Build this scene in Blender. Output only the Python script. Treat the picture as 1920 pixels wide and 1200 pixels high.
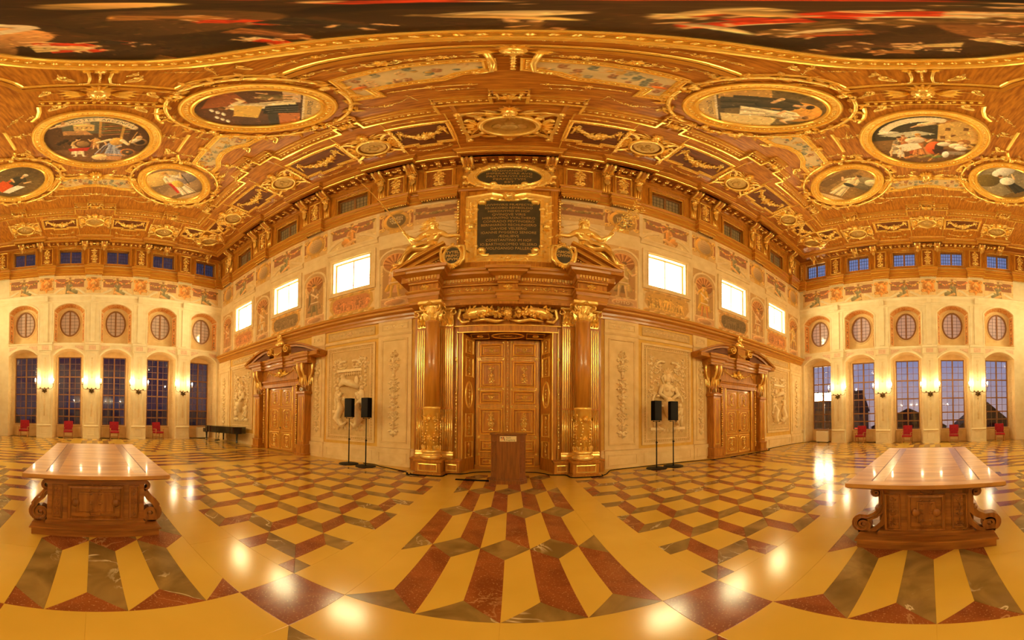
import bpy, math, random
import numpy as np
from mathutils import Matrix, Vector, Quaternion
random.seed(7); RNG = np.random.default_rng(7)
PI = math.pi
scene = bpy.context.scene
COL = scene.collection
for o in list(bpy.data.objects): bpy.data.objects.remove(o)

# ------------------------------------------------------------------ camera
# stitched panorama: equirectangular, 8.706 px per degree of the 1920x1200 frame
K = 8.706
cam = bpy.data.cameras.new('panorama_camera')
cam.type = 'PANO'
scene.render.engine = 'CYCLES'
CAM_P = (0.1197, 0.1177, 1.7573)
cam.panorama_type = 'EQUIRECTANGULAR'
cam.longitude_min = math.radians(-960 / K); cam.longitude_max = math.radians(960 / K)
cam.latitude_max = math.radians(773.95 / K); cam.latitude_min = -math.radians((1200 - 773.95) / K)
cam.clip_start = 0.05; cam.clip_end = 500
camo = bpy.data.objects.new('panorama_camera', cam); COL.objects.link(camo)
yaw, pit, rol = -0.0038, 0.0177, -0.0067
Rz = np.array([[math.cos(yaw), -math.sin(yaw), 0], [math.sin(yaw), math.cos(yaw), 0], [0, 0, 1]])
Rx = np.array([[1, 0, 0], [0, math.cos(pit), -math.sin(pit)], [0, math.sin(pit), math.cos(pit)]])
Ry = np.array([[math.cos(rol), 0, math.sin(rol)], [0, 1, 0], [-math.sin(rol), 0, math.cos(rol)]])
RC = Rz @ Rx @ Ry
camo.matrix_world = Matrix.Translation(CAM_P) @ Matrix(RC.tolist()).to_4x4() @ Matrix.Rotation(PI / 2, 4, 'X')
scene.camera = camo
scene.view_settings.view_transform = 'Standard'; scene.view_settings.look = 'None'
scene.view_settings.gamma = 1.0; scene.view_settings.use_curve_mapping = False
scene.view_settings.exposure = EXPOSURE = 0.28
scene.cycles.max_bounces = 9; scene.cycles.diffuse_bounces = 5; scene.cycles.glossy_bounces = 4
scene.cycles.transmission_bounces = 6; scene.cycles.transparent_max_bounces = 8
scene.cycles.sample_clamp_indirect = 6.0

# light levels
WIN_E = 36.0          # lit panes of the gallery windows
SCONCE_W = 52.0       # each candle bulb
WARM = (1.0, 0.855, 0.44)

# ------------------------------------------------------------------ world: dusk, the last light on the +x side
world = bpy.data.worlds.new('dusk'); scene.world = world; world.use_nodes = True
wn = world.node_tree.nodes; wl = world.node_tree.links; wn.clear()
wo = wn.new('ShaderNodeOutputWorld'); wb = wn.new('ShaderNodeBackground')
tc = wn.new('ShaderNodeTexCoord'); sx = wn.new('ShaderNodeSeparateXYZ')
wl.new(tc.outputs['Generated'], sx.inputs[0])
mr = wn.new('ShaderNodeMapRange'); mr.inputs[1].default_value = -1; mr.inputs[2].default_value = 1
wl.new(sx.outputs[0], mr.inputs[0])
rh = wn.new('ShaderNodeValToRGB'); rz = wn.new('ShaderNodeValToRGB'); rm = wn.new('ShaderNodeMix'); rm.data_type = 'RGBA'
rh.color_ramp.elements[0].color = (0.020, 0.014, 0.032, 1); rh.color_ramp.elements[1].color = (0.42, 0.30, 0.29, 1)
rz.color_ramp.elements[0].color = (0.007, 0.006, 0.022, 1); rz.color_ramp.elements[1].color = (0.17, 0.24, 0.46, 1)
wl.new(mr.outputs[0], rh.inputs[0]); wl.new(mr.outputs[0], rz.inputs[0])
me_ = wn.new('ShaderNodeMapRange'); me_.inputs[1].default_value = -0.02; me_.inputs[2].default_value = 0.28
wl.new(sx.outputs[2], me_.inputs[0]); wl.new(me_.outputs[0], rm.inputs[0])
wl.new(rh.outputs[0], rm.inputs[6]); wl.new(rz.outputs[0], rm.inputs[7]); wl.new(rm.outputs[2], wb.inputs[0])
wb.inputs[1].default_value = 1.0; wl.new(wb.outputs[0], wo.inputs[0])

# ------------------------------------------------------------------ materials
def lin(c):
    return tuple((x / 12.92 if x <= 0.04045 else ((x + 0.055) / 1.055) ** 2.4) for x in c)
def S(r, g, b): return lin((r / 255, g / 255, b / 255))
MATS = {}
def mat(name, a, b=None, rough=0.6, metal=0.0, scale=4.0, stretch=(1, 1, 1), bump=0.0, detail=4.0, space='Object',
        lo=0.35, hi=0.65, coat=0.0, bscale=None, spec=0.5, distort=0.0):
    m = bpy.data.materials.new(name); m.use_nodes = True; MATS[name] = m
    N, L = m.node_tree.nodes, m.node_tree.links
    p = N['Principled BSDF']
    p.inputs['Roughness'].default_value = rough; p.inputs['Metallic'].default_value = metal
    p.inputs['Specular IOR Level'].default_value = spec
    if coat: p.inputs['Coat Weight'].default_value = coat; p.inputs['Coat Roughness'].default_value = 0.08
    p.inputs['Base Color'].default_value = (*a, 1)
    t = N.new('ShaderNodeTexCoord'); mp = N.new('ShaderNodeMapping'); mp.inputs['Scale'].default_value = stretch
    if space == 'World':
        g = N.new('ShaderNodeNewGeometry'); L.new(g.outputs['Position'], mp.inputs[0])
    else: L.new(t.outputs[space], mp.inputs[0])
    if b is not None:
        n = N.new('ShaderNodeTexNoise'); n.inputs['Scale'].default_value = scale; n.inputs['Detail'].default_value = detail
        n.inputs['Distortion'].default_value = distort
        r = N.new('ShaderNodeValToRGB'); r.color_ramp.elements[0].position = lo; r.color_ramp.elements[1].position = hi
        r.color_ramp.elements[0].color = (*a, 1); r.color_ramp.elements[1].color = (*b, 1)
        L.new(mp.outputs[0], n.inputs['Vector']); L.new(n.outputs['Fac'], r.inputs[0]); L.new(r.outputs[0], p.inputs['Base Color'])
    if bump:
        n2 = N.new('ShaderNodeTexNoise'); n2.inputs['Scale'].default_value = bscale or scale * 3; n2.inputs['Detail'].default_value = 3
        bp = N.new('ShaderNodeBump'); bp.inputs['Strength'].default_value = bump; bp.inputs['Distance'].default_value = 0.02
        L.new(mp.outputs[0], n2.inputs['Vector']); L.new(n2.outputs['Fac'], bp.inputs['Height']); L.new(bp.outputs[0], p.inputs['Normal'])
    return m
GOLD = mat('gilding', (1.0, 0.66, 0.15), (1.0, 0.78, 0.27), rough=0.22, metal=0.68, scale=9, bump=0.35, bscale=26)
GOLDM = mat('gilt_moulding', (0.95, 0.58, 0.10), (1.0, 0.70, 0.17), rough=0.26, metal=0.60, scale=6)
WOOD = mat('ceiling_oak', (0.30, 0.094, 0.007), (0.55, 0.212, 0.020), rough=0.36, scale=2.2, stretch=(1.0, 7, 7), coat=0.15)
WOODV = mat('panelling_oak', (0.35, 0.124, 0.009), (0.54, 0.215, 0.019), rough=0.34, scale=2.2, stretch=(7, 1.0, 7), coat=0.15)
COLW = mat("column_oak", (0.42, 0.155, 0.014), (0.62, 0.265, 0.03), rough=0.30, scale=1.6, stretch=(6, .5, 6), coat=0.3)
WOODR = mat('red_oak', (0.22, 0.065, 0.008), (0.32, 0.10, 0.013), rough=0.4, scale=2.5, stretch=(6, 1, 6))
WOODD = mat('dark_walnut', (0.11, 0.030, 0.006), (0.20, 0.058, 0.011), rough=0.45, scale=2.5, stretch=(1, 6, 6))
WOODM = mat('trim_oak', (0.40, 0.150, 0.012), (0.50, 0.208, 0.019), rough=0.34, scale=2.5, stretch=(1, 6, 6), coat=0.1)
TABLE = mat('table_oak', (0.21, 0.070, 0.010), (0.40, 0.150, 0.023), rough=0.30, scale=2.0, stretch=(9, 1, 9), coat=0.25)
TABLET = mat('table_top_oak', (0.46, 0.21, 0.045), (0.64, 0.34, 0.09), rough=0.36, scale=1.6, stretch=(6, 0.8, 6), coat=0.08)
INLAY = mat('table_inlay', (0.40, 0.19, 0.06), (0.52, 0.28, 0.10), rough=0.28, scale=14, coat=0.3)
STUCCO = mat('cream_stucco', (0.72, 0.50, 0.215), (0.80, 0.585, 0.27), rough=0.7, scale=3, bump=0.08)
STUCCOP = mat('pale_stucco', (0.74, 0.61, 0.36), (0.80, 0.68, 0.43), rough=0.7, scale=2.5, bump=0.05)
OCHRE = mat('ochre_plaster', (0.66, 0.37, 0.055), (0.74, 0.44, 0.08), rough=0.7, scale=4)
RELIEF = mat('stucco_relief', (0.82, 0.62, 0.31), (0.90, 0.72, 0.40), rough=0.5, scale=8)
FIELD = mat('stucco_ground', (0.56, 0.36, 0.125), (0.64, 0.43, 0.165), rough=0.7, scale=6)
PINKST = mat('pink_stucco', (0.66, 0.42, 0.25), (0.76, 0.52, 0.33), rough=0.7, scale=9)
FRESCO_BG = mat('fresco_plaster', (0.70, 0.51, 0.25), (0.78, 0.60, 0.32), rough=0.8, scale=2.5, bump=0.04)
BLACKT = mat('black_slate', (0.040, 0.030, 0.014), (0.06, 0.045, 0.022), rough=0.5, scale=5)
IRON = mat('dark_iron', (0.035, 0.02, 0.012), rough=0.45, metal=0.6)
BRONZE = mat('sconce_bronze', (0.10, 0.06, 0.02), (0.2, 0.12, 0.04), rough=0.4, metal=0.8, scale=14)
FRAMEW = mat('window_oak', (0.20, 0.085, 0.025), (0.30, 0.135, 0.042), rough=0.5, scale=5, stretch=(6, 1, 6))
LEAD = mat('lead_came', (0.05, 0.035, 0.02), rough=0.6)
RED = mat('crimson_velvet', (0.26, 0.001, 0.008), (0.36, 0.003, 0.014), rough=0.85, scale=12)
CHAIRW = mat('chair_wood', (0.36, 0.15, 0.035), (0.5, 0.23, 0.06), rough=0.4, scale=4, stretch=(6, 6, 1))
BLACK = mat('piano_lacquer', (0.006, 0.005, 0.005), rough=0.12, coat=0.5)
MATTE = mat('black_cloth', (0.004, 0.0035, 0.003), rough=0.9, spec=0.1)
STEEL = mat('black_steel', (0.008, 0.007, 0.006), rough=0.6, spec=0.25)
CREAM = mat('cream_enamel', (0.82, 0.72, 0.52), rough=0.4)
WHITE = mat('white_plastic', (0.8, 0.8, 0.78), rough=0.4)
LECT = mat('lectern_veneer', (0.17, 0.052, 0.007), (0.27, 0.090, 0.013), rough=0.34, scale=2.4, stretch=(8, 8, 0.8), coat=0.2)
CREAMP = mat('plate_cream', (0.80, 0.62, 0.30), rough=0.5)
INK = mat('grey_ink', (0.09, 0.08, 0.07), rough=0.6)
ORANGEINK = mat('orange_ink', (0.7, 0.16, 0.03), rough=0.6)
LETTER = mat('gold_lettering', (0.52, 0.33, 0.09), rough=0.4, metal=0.3)
IVORY = mat('ivory_keys', (0.75, 0.7, 0.58), rough=0.3)
CANDLE = mat('candle_sleeve', (0.85, 0.75, 0.55), rough=0.5)
GROUT = mat('floor_joint', (0.10, 0.05, 0.015), rough=0.7)
YELLOWM = mat('yellow_marble', (0.60, 0.365, 0.045), (0.68, 0.43, 0.066), rough=0.17, scale=0.9, detail=3, space='World', lo=.3, hi=.7, bump=0.012, bscale=5)
def veins(name, a, b, vein, rough, vs, amount, speck=0.0):
    m = mat(name, a, b, rough=rough, scale=2.3, detail=6, space='World', distort=0.8, bump=0.012, bscale=5)
    N, L = m.node_tree.nodes, m.node_tree.links; p = N['Principled BSDF']
    src = p.inputs['Base Color'].links[0].from_socket
    g = N.new('ShaderNodeNewGeometry')
    n = N.new('ShaderNodeTexNoise'); n.inputs['Scale'].default_value = vs; n.inputs['Detail'].default_value = 5; n.inputs['Distortion'].default_value = 1.1
    r = N.new('ShaderNodeValToRGB'); e = r.color_ramp.elements; e[0].position = 0.485; e[0].color = (0, 0, 0, 1); e[1].position = 0.50; e[1].color = (1, 1, 1, 1)
    k = r.color_ramp.elements.new(0.515); k.color = (0, 0, 0, 1)
    n3 = N.new('ShaderNodeTexNoise'); n3.inputs['Scale'].default_value = 0.8
    r3 = N.new('ShaderNodeValToRGB'); r3.color_ramp.elements[0].position = 0.5; r3.color_ramp.elements[1].position = 0.62
    mu = N.new('ShaderNodeMath'); mu.operation = 'MULTIPLY'; mu2 = N.new('ShaderNodeMath'); mu2.operation = 'MULTIPLY'; mu2.inputs[1].default_value = amount
    mx = N.new('ShaderNodeMix'); mx.data_type = 'RGBA'; mx.inputs[7].default_value = (*vein, 1)
    for q in (n, n3): L.new(g.outputs['Position'], q.inputs['Vector'])
    L.new(n.outputs['Fac'], r.inputs[0]); L.new(n3.outputs['Fac'], r3.inputs[0]); L.new(r.outputs[0], mu.inputs[0]); L.new(r3.outputs[0], mu.inputs[1])
    L.new(mu.outputs[0], mu2.inputs[0]); L.new(mu2.outputs[0], mx.inputs[0]); L.new(src, mx.inputs[6])
    out = mx.outputs[2]
    if speck:
        n4 = N.new('ShaderNodeTexNoise'); n4.inputs['Scale'].default_value = 55; n4.inputs['Detail'].default_value = 2
        r4 = N.new('ShaderNodeValToRGB'); r4.color_ramp.elements[0].position = 0.60; r4.color_ramp.elements[1].position = 0.70
        r4.color_ramp.elements[1].color = (speck, speck, speck, 1)
        mx2 = N.new('ShaderNodeMix'); mx2.data_type = 'RGBA'; mx2.inputs[7].default_value = (*vein, 1)
        L.new(g.outputs['Position'], n4.inputs['Vector']); L.new(n4.outputs['Fac'], r4.inputs[0]); L.new(r4.outputs[0], mx2.inputs[0]); L.new(out, mx2.inputs[6])
        out = mx2.outputs[2]
    L.new(out, p.inputs['Base Color'])
    return m
REDM = veins('red_marble', (0.20, 0.050, 0.012), (0.31, 0.088, 0.022), (0.62, 0.36, 0.13), 0.17, 1.6, 0.6, speck=0.55)
GREYM = veins('grey_marble', (0.17, 0.100, 0.026), (0.32, 0.195, 0.055), (0.80, 0.66, 0.38), 0.17, 1.5, 0.95)

def emis(name, c, s):
    m = bpy.data.materials.new(name); m.use_nodes = True; N, L = m.node_tree.nodes, m.node_tree.links
    N.clear(); o = N.new('ShaderNodeOutputMaterial'); e = N.new('ShaderNodeEmission')
    e.inputs[0].default_value = (*c, 1); e.inputs[1].default_value = s; L.new(e.outputs[0], o.inputs[0]); return m
LIT = emis('lit_window_glass', WARM, WIN_E)
BULB = emis('candle_bulb', (1.0, 0.88, 0.6), 90)
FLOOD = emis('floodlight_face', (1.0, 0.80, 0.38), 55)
REDSIGN = emis('red_lit_shop', (1.0, 0.10, 0.03), 1.1)
DIMWIN = emis('dim_house_window', (1.0, 0.62, 0.28), 1.2)

def glass(name, tint, gloss, diffuse_mix=0.0, ccol=(0.5, 0.4, 0.35)):
    m = bpy.data.materials.new(name); m.use_nodes = True; N, L = m.node_tree.nodes, m.node_tree.links
    N.clear(); o = N.new('ShaderNodeOutputMaterial'); t = N.new('ShaderNodeBsdfTransparent'); t.inputs[0].default_value = (*tint, 1)
    g = N.new('ShaderNodeBsdfGlossy'); g.inputs['Roughness'].default_value = 0.04; mx = N.new('ShaderNodeMixShader'); mx.inputs[0].default_value = gloss
    last = t
    if diffuse_mix:
        d = N.new('ShaderNodeBsdfDiffuse'); d.inputs[0].default_value = (*ccol, 1); m2 = N.new('ShaderNodeMixShader'); m2.inputs[0].default_value = diffuse_mix
        L.new(t.outputs[0], m2.inputs[1]); L.new(d.outputs[0], m2.inputs[2]); last = m2
    L.new(last.outputs[0], mx.inputs[1]); L.new(g.outputs[0], mx.inputs[2]); L.new(mx.outputs[0], o.inputs[0]); return m
GLASS = glass('old_window_glass', (0.92, 0.92, 0.95), 0.06)
GLASSO = glass('oval_glass_reflection_tint', (0.9, 0.86, 0.86), 0.05, 0.55, (0.95, 0.74, 0.62))  # reflected hall brightness put into the panes as a pinkish diffuse colour
GLASSF = glass('frieze_glass', (0.85, 0.85, 0.9), 0.06, 0.8, (0.34, 0.26, 0.14))

def paintmat(name, rough):
    m = bpy.data.materials.new(name); m.use_nodes = True; N, L = m.node_tree.nodes, m.node_tree.links
    p = N['Principled BSDF']; p.inputs['Roughness'].default_value = rough
    a = N.new('ShaderNodeAttribute'); a.attribute_name = 'Col'; L.new(a.outputs['Color'], p.inputs['Base Color']); return m
FRESCO = paintmat('fresco_paint', 0.85); OIL = paintmat('oil_paint', 0.45)
# ------------------------------------------------------------------ mesh builder
class MB:
    def __init__(s): s.v = []; s.f = []; s.mi = []; s.sm = []; s.M = np.eye(4); s.n = 0; s.cur = 0
    def add(s, V, F, smooth=False, mi=None):
        V = np.asarray(V, float).reshape(-1, 3)
        V = V @ s.M[:3, :3].T + s.M[:3, 3]
        fl = np.linalg.det(s.M[:3, :3]) < 0
        s.v.append(V); b = s.n
        for f in F:
            g = tuple(i + b for i in f); s.f.append(g[::-1] if fl else g)
        s.mi += [s.cur if mi is None else mi] * len(F); s.sm += [smooth] * len(F); s.n += len(V)
    def box(s, x0, x1, y0, y1, z0, z1, mi=None, bev=0.0):
        if bev:
            b = bev; P = [(x0, x1), (y0, y1)]
            V = [(x0, y0, z0), (x1, y0, z0), (x1, y1, z0), (x0, y1, z0), (x0, y0, z1 - b), (x1, y0, z1 - b), (x1, y1, z1 - b), (x0, y1, z1 - b),
                 (x0 + b, y0 + b, z1), (x1 - b, y0 + b, z1), (x1 - b, y1 - b, z1), (x0 + b, y1 - b, z1)]
            F = [(3, 2, 1, 0)] + [(i, (i + 1) % 4, 4 + (i + 1) % 4, 4 + i) for i in range(4)] + [(4 + i, 4 + (i + 1) % 4, 8 + (i + 1) % 4, 8 + i) for i in range(4)] + [(8, 9, 10, 11)]
            s.add(V, F, False, mi); return
        V = [(x0, y0, z0), (x1, y0, z0), (x1, y1, z0), (x0, y1, z0), (x0, y0, z1), (x1, y0, z1), (x1, y1, z1), (x0, y1, z1)]
        s.add(V, [(3, 2, 1, 0), (4, 5, 6, 7), (0, 1, 5, 4), (1, 2, 6, 5), (2, 3, 7, 6), (3, 0, 4, 7)], False, mi)
    def prism(s, P, z0, z1, mi=None, bev=0.0, smooth_side=False):
        P = [tuple(p) for p in P]
        if sum(P[i][0] * P[(i + 1) % len(P)][1] - P[(i + 1) % len(P)][0] * P[i][1] for i in range(len(P))) < 0: P = P[::-1]
        n = len(P); V = [(x, y, z0) for x, y in P] + [(x, y, z1 - bev) for x, y in P]
        F = [tuple(range(n))[::-1]]
        side = [(i, (i + 1) % n, n + (i + 1) % n, n + i) for i in range(n)]
        if bev:
            Q = inset(P, bev); V += [(x, y, z1) for x, y in Q]
            F += [(n + i, n + (i + 1) % n, 2 * n + (i + 1) % n, 2 * n + i) for i in range(n)] + [tuple(range(2 * n, 3 * n))]
        else: F += [tuple(range(n, 2 * n))]
        s.add(V, F, False, mi); 
        b = s.n - len(V); s.f += [tuple(i + b for i in q) if np.linalg.det(s.M[:3, :3]) > 0 else tuple(i + b for i in q[::-1]) for q in side]
        s.mi += [s.cur if mi is None else mi] * n; s.sm += [smooth_side] * n
    def tube(s, P, R, k=6, mi=None, cap=True, flat=1.0):
        P = np.asarray(P, float)
        if P.shape[1] == 2: P = np.c_[P, np.zeros(len(P))]
        n = len(P); R = np.full(n, R) if np.isscalar(R) else np.asarray(R, float)
        T = np.gradient(P, axis=0); T /= np.linalg.norm(T, axis=1)[:, None] + 1e-9
        up = np.array([0, 0, 1.]) if abs(T[:, 2]).mean() < .8 else np.array([0, 1., 0])
        A = np.cross(T, up); A /= np.linalg.norm(A, axis=1)[:, None] + 1e-9; B = np.cross(A, T)
        th = np.arange(k) * 2 * PI / k
        V = (P[:, None, :] + R[:, None, None] * (np.cos(th)[None, :, None] * A[:, None, :] + flat * np.sin(th)[None, :, None] * B[:, None, :])).reshape(-1, 3)
        F = [(i * k + j, i * k + (j + 1) % k, (i + 1) * k + (j + 1) % k, (i + 1) * k + j) for i in range(n - 1) for j in range(k)]
        if cap: F += [tuple(range(k))[::-1], tuple(range((n - 1) * k, n * k))]
        s.add(V, F, True, mi)
    def blob(s, c, r, ang=0.0, nu=8, nv=5, mi=None):
        if np.isscalar(r): r = (r, r, r)
        V = [(0, 0, 1.)]
        for i in range(1, nv):
            p = PI * i / nv
            for j in range(nu): t = 2 * PI * j / nu; V.append((math.sin(p) * math.cos(t), math.sin(p) * math.sin(t), math.cos(p)))
        V.append((0, 0, -1.)); V = np.array(V) * r; ca, sa = math.cos(ang), math.sin(ang)
        V = V @ np.array([[ca, sa, 0], [-sa, ca, 0], [0, 0, 1]]) + np.asarray(c, float); m = len(V) - 1
        F = [(0, 1 + j, 1 + (j + 1) % nu) for j in range(nu)]
        for i in range(nv - 2):
            a = 1 + i * nu; F += [(a + j, a + nu + j, a + nu + (j + 1) % nu, a + (j + 1) % nu) for j in range(nu)]
        a = 1 + (nv - 2) * nu; F += [(a + j, m, a + (j + 1) % nu) for j in range(nu)]
        s.add(V, F, True, mi)
    def leaf(s, x, y, ang, L, W, H, z=0.0, mi=None, curl=0.0):
        ca, sa = math.cos(ang), math.sin(ang)
        pts = [(0, 0, 0), (.3 * L, W * .42, 0), (.3 * L, -W * .42, 0), (.62 * L, W * .36, 0), (.62 * L, -W * .36, 0), (L, 0, H * .25 + curl), (.28 * L, 0, H), (.66 * L, 0, H * .85 + curl * .5)]
        V = [(x + ca * a - sa * b, y + sa * a + ca * b, z + c) for a, b, c in pts]
        s.add(V, [(0, 6, 1), (0, 2, 6), (1, 6, 7, 3), (6, 2, 4, 7), (3, 7, 5), (7, 4, 5)], False, mi)
    def lathe(s, prof, c=(0, 0, 0), k=20, mi=None, smooth=True, axis='z', sx=1.0, sy=1.0):
        n = len(prof); V = []
        for r, h in prof:
            for j in range(k):
                t = 2 * PI * j / k; a, b = r * math.cos(t) * sx, r * math.sin(t) * sy
                V.append((c[0] + a, c[1] + b, c[2] + h) if axis == 'z' else (c[0] + a, c[1] + h, c[2] - b))
        F = [(i * k + j, i * k + (j + 1) % k, (i + 1) * k + (j + 1) % k, (i + 1) * k + j) for i in range(n - 1) for j in range(k)]
        F += [tuple(range(k))[::-1], tuple(range((n - 1) * k, n * k))]
        s.add(V, F, smooth, mi)
    def sweep(s, P, prof, closed=False, mi=None, smooth=False, cap=True):
        """profile (offset to the right of the path, height) swept along a 2D path with mitres"""
        P = np.asarray(P, float); n = len(P); m = len(prof); V = []
        for i in range(n):
            a = P[i] - P[i - 1] if (closed or i > 0) else P[1] - P[0]
            b = P[(i + 1) % n] - P[i] if (closed or i < n - 1) else P[-1] - P[-2]
            a = a / (np.linalg.norm(a) + 1e-9); b = b / (np.linalg.norm(b) + 1e-9)
            na, nb = np.array([a[1], -a[0]]), np.array([b[1], -b[0]]); q = na + nb; d = q @ q
            q = q * 2 / max(d, 0.4) if d > 1e-6 else na
            q = q if d > 1e-6 else na
            for o, z in prof: V.append((P[i][0] + q[0] * o, P[i][1] + q[1] * o, z))
        F = []
        for i in range(n if closed else n - 1):
            j = (i + 1) % n
            F += [(i * m + k, i * m + k + 1, j * m + k + 1, j * m + k) for k in range(m - 1)]
        if cap and not closed and m > 2: F += [tuple(range(m))[::-1], tuple(range((n - 1) * m, n * m))]
        s.add(V, F, smooth, mi)
    def ribbon(s, P, W, z0, z1, mi=None):
        """flat strap of local half width W following a 2D path, extruded z0..z1"""
        P = np.asarray(P, float); n = len(P); W = np.full(n, W) if np.isscalar(W) else np.asarray(W)
        T = np.gradient(P, axis=0); T /= np.linalg.norm(T, axis=1)[:, None] + 1e-9; N = np.c_[-T[:, 1], T[:, 0]]
        a, b = P + N * W[:, None], P - N * W[:, None]
        V = np.concatenate([np.c_[a, np.full(n, z0)], np.c_[b, np.full(n, z0)], np.c_[a, np.full(n, z1)], np.c_[b, np.full(n, z1)]])
        F = []
        for i in range(n - 1):
            F += [(2 * n + i, 3 * n + i, 3 * n + i + 1, 2 * n + i + 1), (i, i + 1, n + i + 1, n + i), (i, 2 * n + i, 2 * n + i + 1, i + 1), (n + i, n + i + 1, 3 * n + i + 1, 3 * n + i)]
        F += [(0, n, 3 * n, 2 * n), (n - 1, 3 * n - 1, 4 * n - 1, 2 * n - 1)]
        s.add(V, F, False, mi)
    def merge(s, o):
        if o.n == 0: return
        V = np.concatenate(o.v); s.add(V, [], False)
        b = s.n - len(V); fl = np.linalg.det(s.M[:3, :3]) < 0
        s.f += [tuple(i + b for i in (f[::-1] if fl else f)) for f in o.f]; s.mi += o.mi; s.sm += o.sm
    def mesh(s, name, mats):
        me = bpy.data.meshes.new(name)
        V = np.concatenate(s.v) if s.v else np.zeros((0, 3))
        lens = np.array([len(f) for f in s.f], dtype=np.int32); idx = np.fromiter((i for f in s.f for i in f), dtype=np.int32)
        me.vertices.add(len(V)); me.vertices.foreach_set('co', V.astype(np.float32).ravel())
        me.loops.add(len(idx)); me.loops.foreach_set('vertex_index', idx)
        me.polygons.add(len(lens)); me.polygons.foreach_set('loop_start', (np.cumsum(lens) - lens).astype(np.int32))
        me.polygons.foreach_set('material_index', np.array(s.mi, dtype=np.int32)); me.polygons.foreach_set('use_smooth', np.array(s.sm, dtype=bool))
        for m in (mats if isinstance(mats, (list, tuple)) else [mats]): me.materials.append(m)
        me.update(calc_edges=True); me.validate()
        return me
    def obj(s, name, mats, parent=None, M=None, kind=None):
        return inst(s.mesh(name, mats), name, parent, M, kind)
def inst(me, name, parent=None, M=None, kind=None):
    o = bpy.data.objects.new(name, me); COL.objects.link(o)
    if parent is not None: o.parent = parent
    if M is not None: o.matrix_local = M if isinstance(M, Matrix) else Matrix(np.asarray(M).tolist())
    if kind: o['kind'] = kind
    return o
def thing(name, label, cat, loc=(0, 0, 0), rz=0.0, group=None, M=None):
    o = bpy.data.objects.new(name, None); COL.objects.link(o)
    if M is None: o.location = loc; o.rotation_euler = (0, 0, rz)
    else: o.matrix_local = M if isinstance(M, Matrix) else Matrix(np.asarray(M).tolist())
    o['label'] = label; o['category'] = cat
    if group: o['group'] = group
    o.empty_display_size = 0.1
    return o
def struct(name, M=None):
    o = bpy.data.objects.new(name, None); COL.objects.link(o); o['kind'] = 'structure'
    if M is not None: o.matrix_local = Matrix(np.asarray(M).tolist())
    return o
def tag(o, label, cat, group=None):
    o['label'] = label; o['category'] = cat
    if group: o['group'] = group
    return o
KIDS = {}
def dup(root, M, label=None, group=None):
    r = root.copy(); COL.objects.link(r); r.parent = None; r.matrix_local = M if isinstance(M, Matrix) else Matrix(np.asarray(M).tolist())
    if label: r['label'] = label
    if group: r['group'] = group
    for ch in root.children:
        c = ch.copy(); COL.objects.link(c); c.parent = r
        for g in ch.children: d = g.copy(); COL.objects.link(d); d.parent = c
    return r
def inset(P, d):
    P = np.asarray(P, float); n = len(P); Q = []
    for i in range(n):
        a = P[i] - P[i - 1]; b = P[(i + 1) % n] - P[i]; a /= np.linalg.norm(a) + 1e-9; b /= np.linalg.norm(b) + 1e-9
        na, nb = np.array([-a[1], a[0]]), np.array([-b[1], b[0]]); q = na + nb; dd = q @ q
        Q.append(tuple(P[i] + q * (2 * d / max(dd, .35))))
    return Q
def T(x=0, y=0, z=0, rz=0, s=1.0, sx=None, sy=None):
    c, n = math.cos(rz), math.sin(rz); a, b = (s if sx is None else sx), (s if sy is None else sy)
    return np.array([[c * a, -n * b, 0, x], [n * a, c * b, 0, y], [0, 0, s, z], [0, 0, 0, 1.]])
def basis(o, x, y, z): return np.array([[x[i], y[i], z[i], o[i]] for i in range(3)] + [[0, 0, 0, 1.]])
def ell(cx, cy, a, b, n=40, rot=0.0, a0=0.0, a1=2 * PI, closed=True):
    t = np.linspace(a0, a1, n, endpoint=not closed); x, y = a * np.cos(t), b * np.sin(t)
    return np.c_[cx + x * math.cos(rot) - y * math.sin(rot), cy + x * math.sin(rot) + y * math.cos(rot)]
def rect(x0, x1, y0, y1): return [(x0, y0), (x1, y0), (x1, y1), (x0, y1)]
def strip_plate(mb, A, B, z, mi=None):
    """quads between two matched 2D outlines A (outer) and B (inner), closed"""
    n = len(A); V = [(x, y, z) for x, y in A] + [(x, y, z) for x, y in B]
    mb.add(V, [(i, (i + 1) % n, n + (i + 1) % n, n + i) for i in range(n)], False, mi)
def ray_outline(P, c, th):
    P = np.asarray(P, float) - c; out = []
    for t in th:
        d = np.array([math.cos(t), math.sin(t)]); best = None
        for i in range(len(P)):
            a, b = P[i], P[(i + 1) % len(P)]; e = b - a; den = d[0] * e[1] - d[1] * e[0]
            if abs(den) < 1e-9: continue
            u = (a[0] * e[1] - a[1] * e[0]) / den; w = (a[0] * d[1] - a[1] * d[0]) / den
            if u > 0 and -1e-6 <= w <= 1 + 1e-6: best = u if best is None else max(best, u)
        out.append(tuple(c + d * (best or 0)))
    return out

def spiral(cx, cy, r0, r1, a0, turns, n=26):
    t = np.linspace(0, 1, n); a = a0 + 2 * PI * turns * t; r = r0 + (r1 - r0) * t; return np.c_[cx + r * np.cos(a), cy + r * np.sin(a)]
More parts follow.
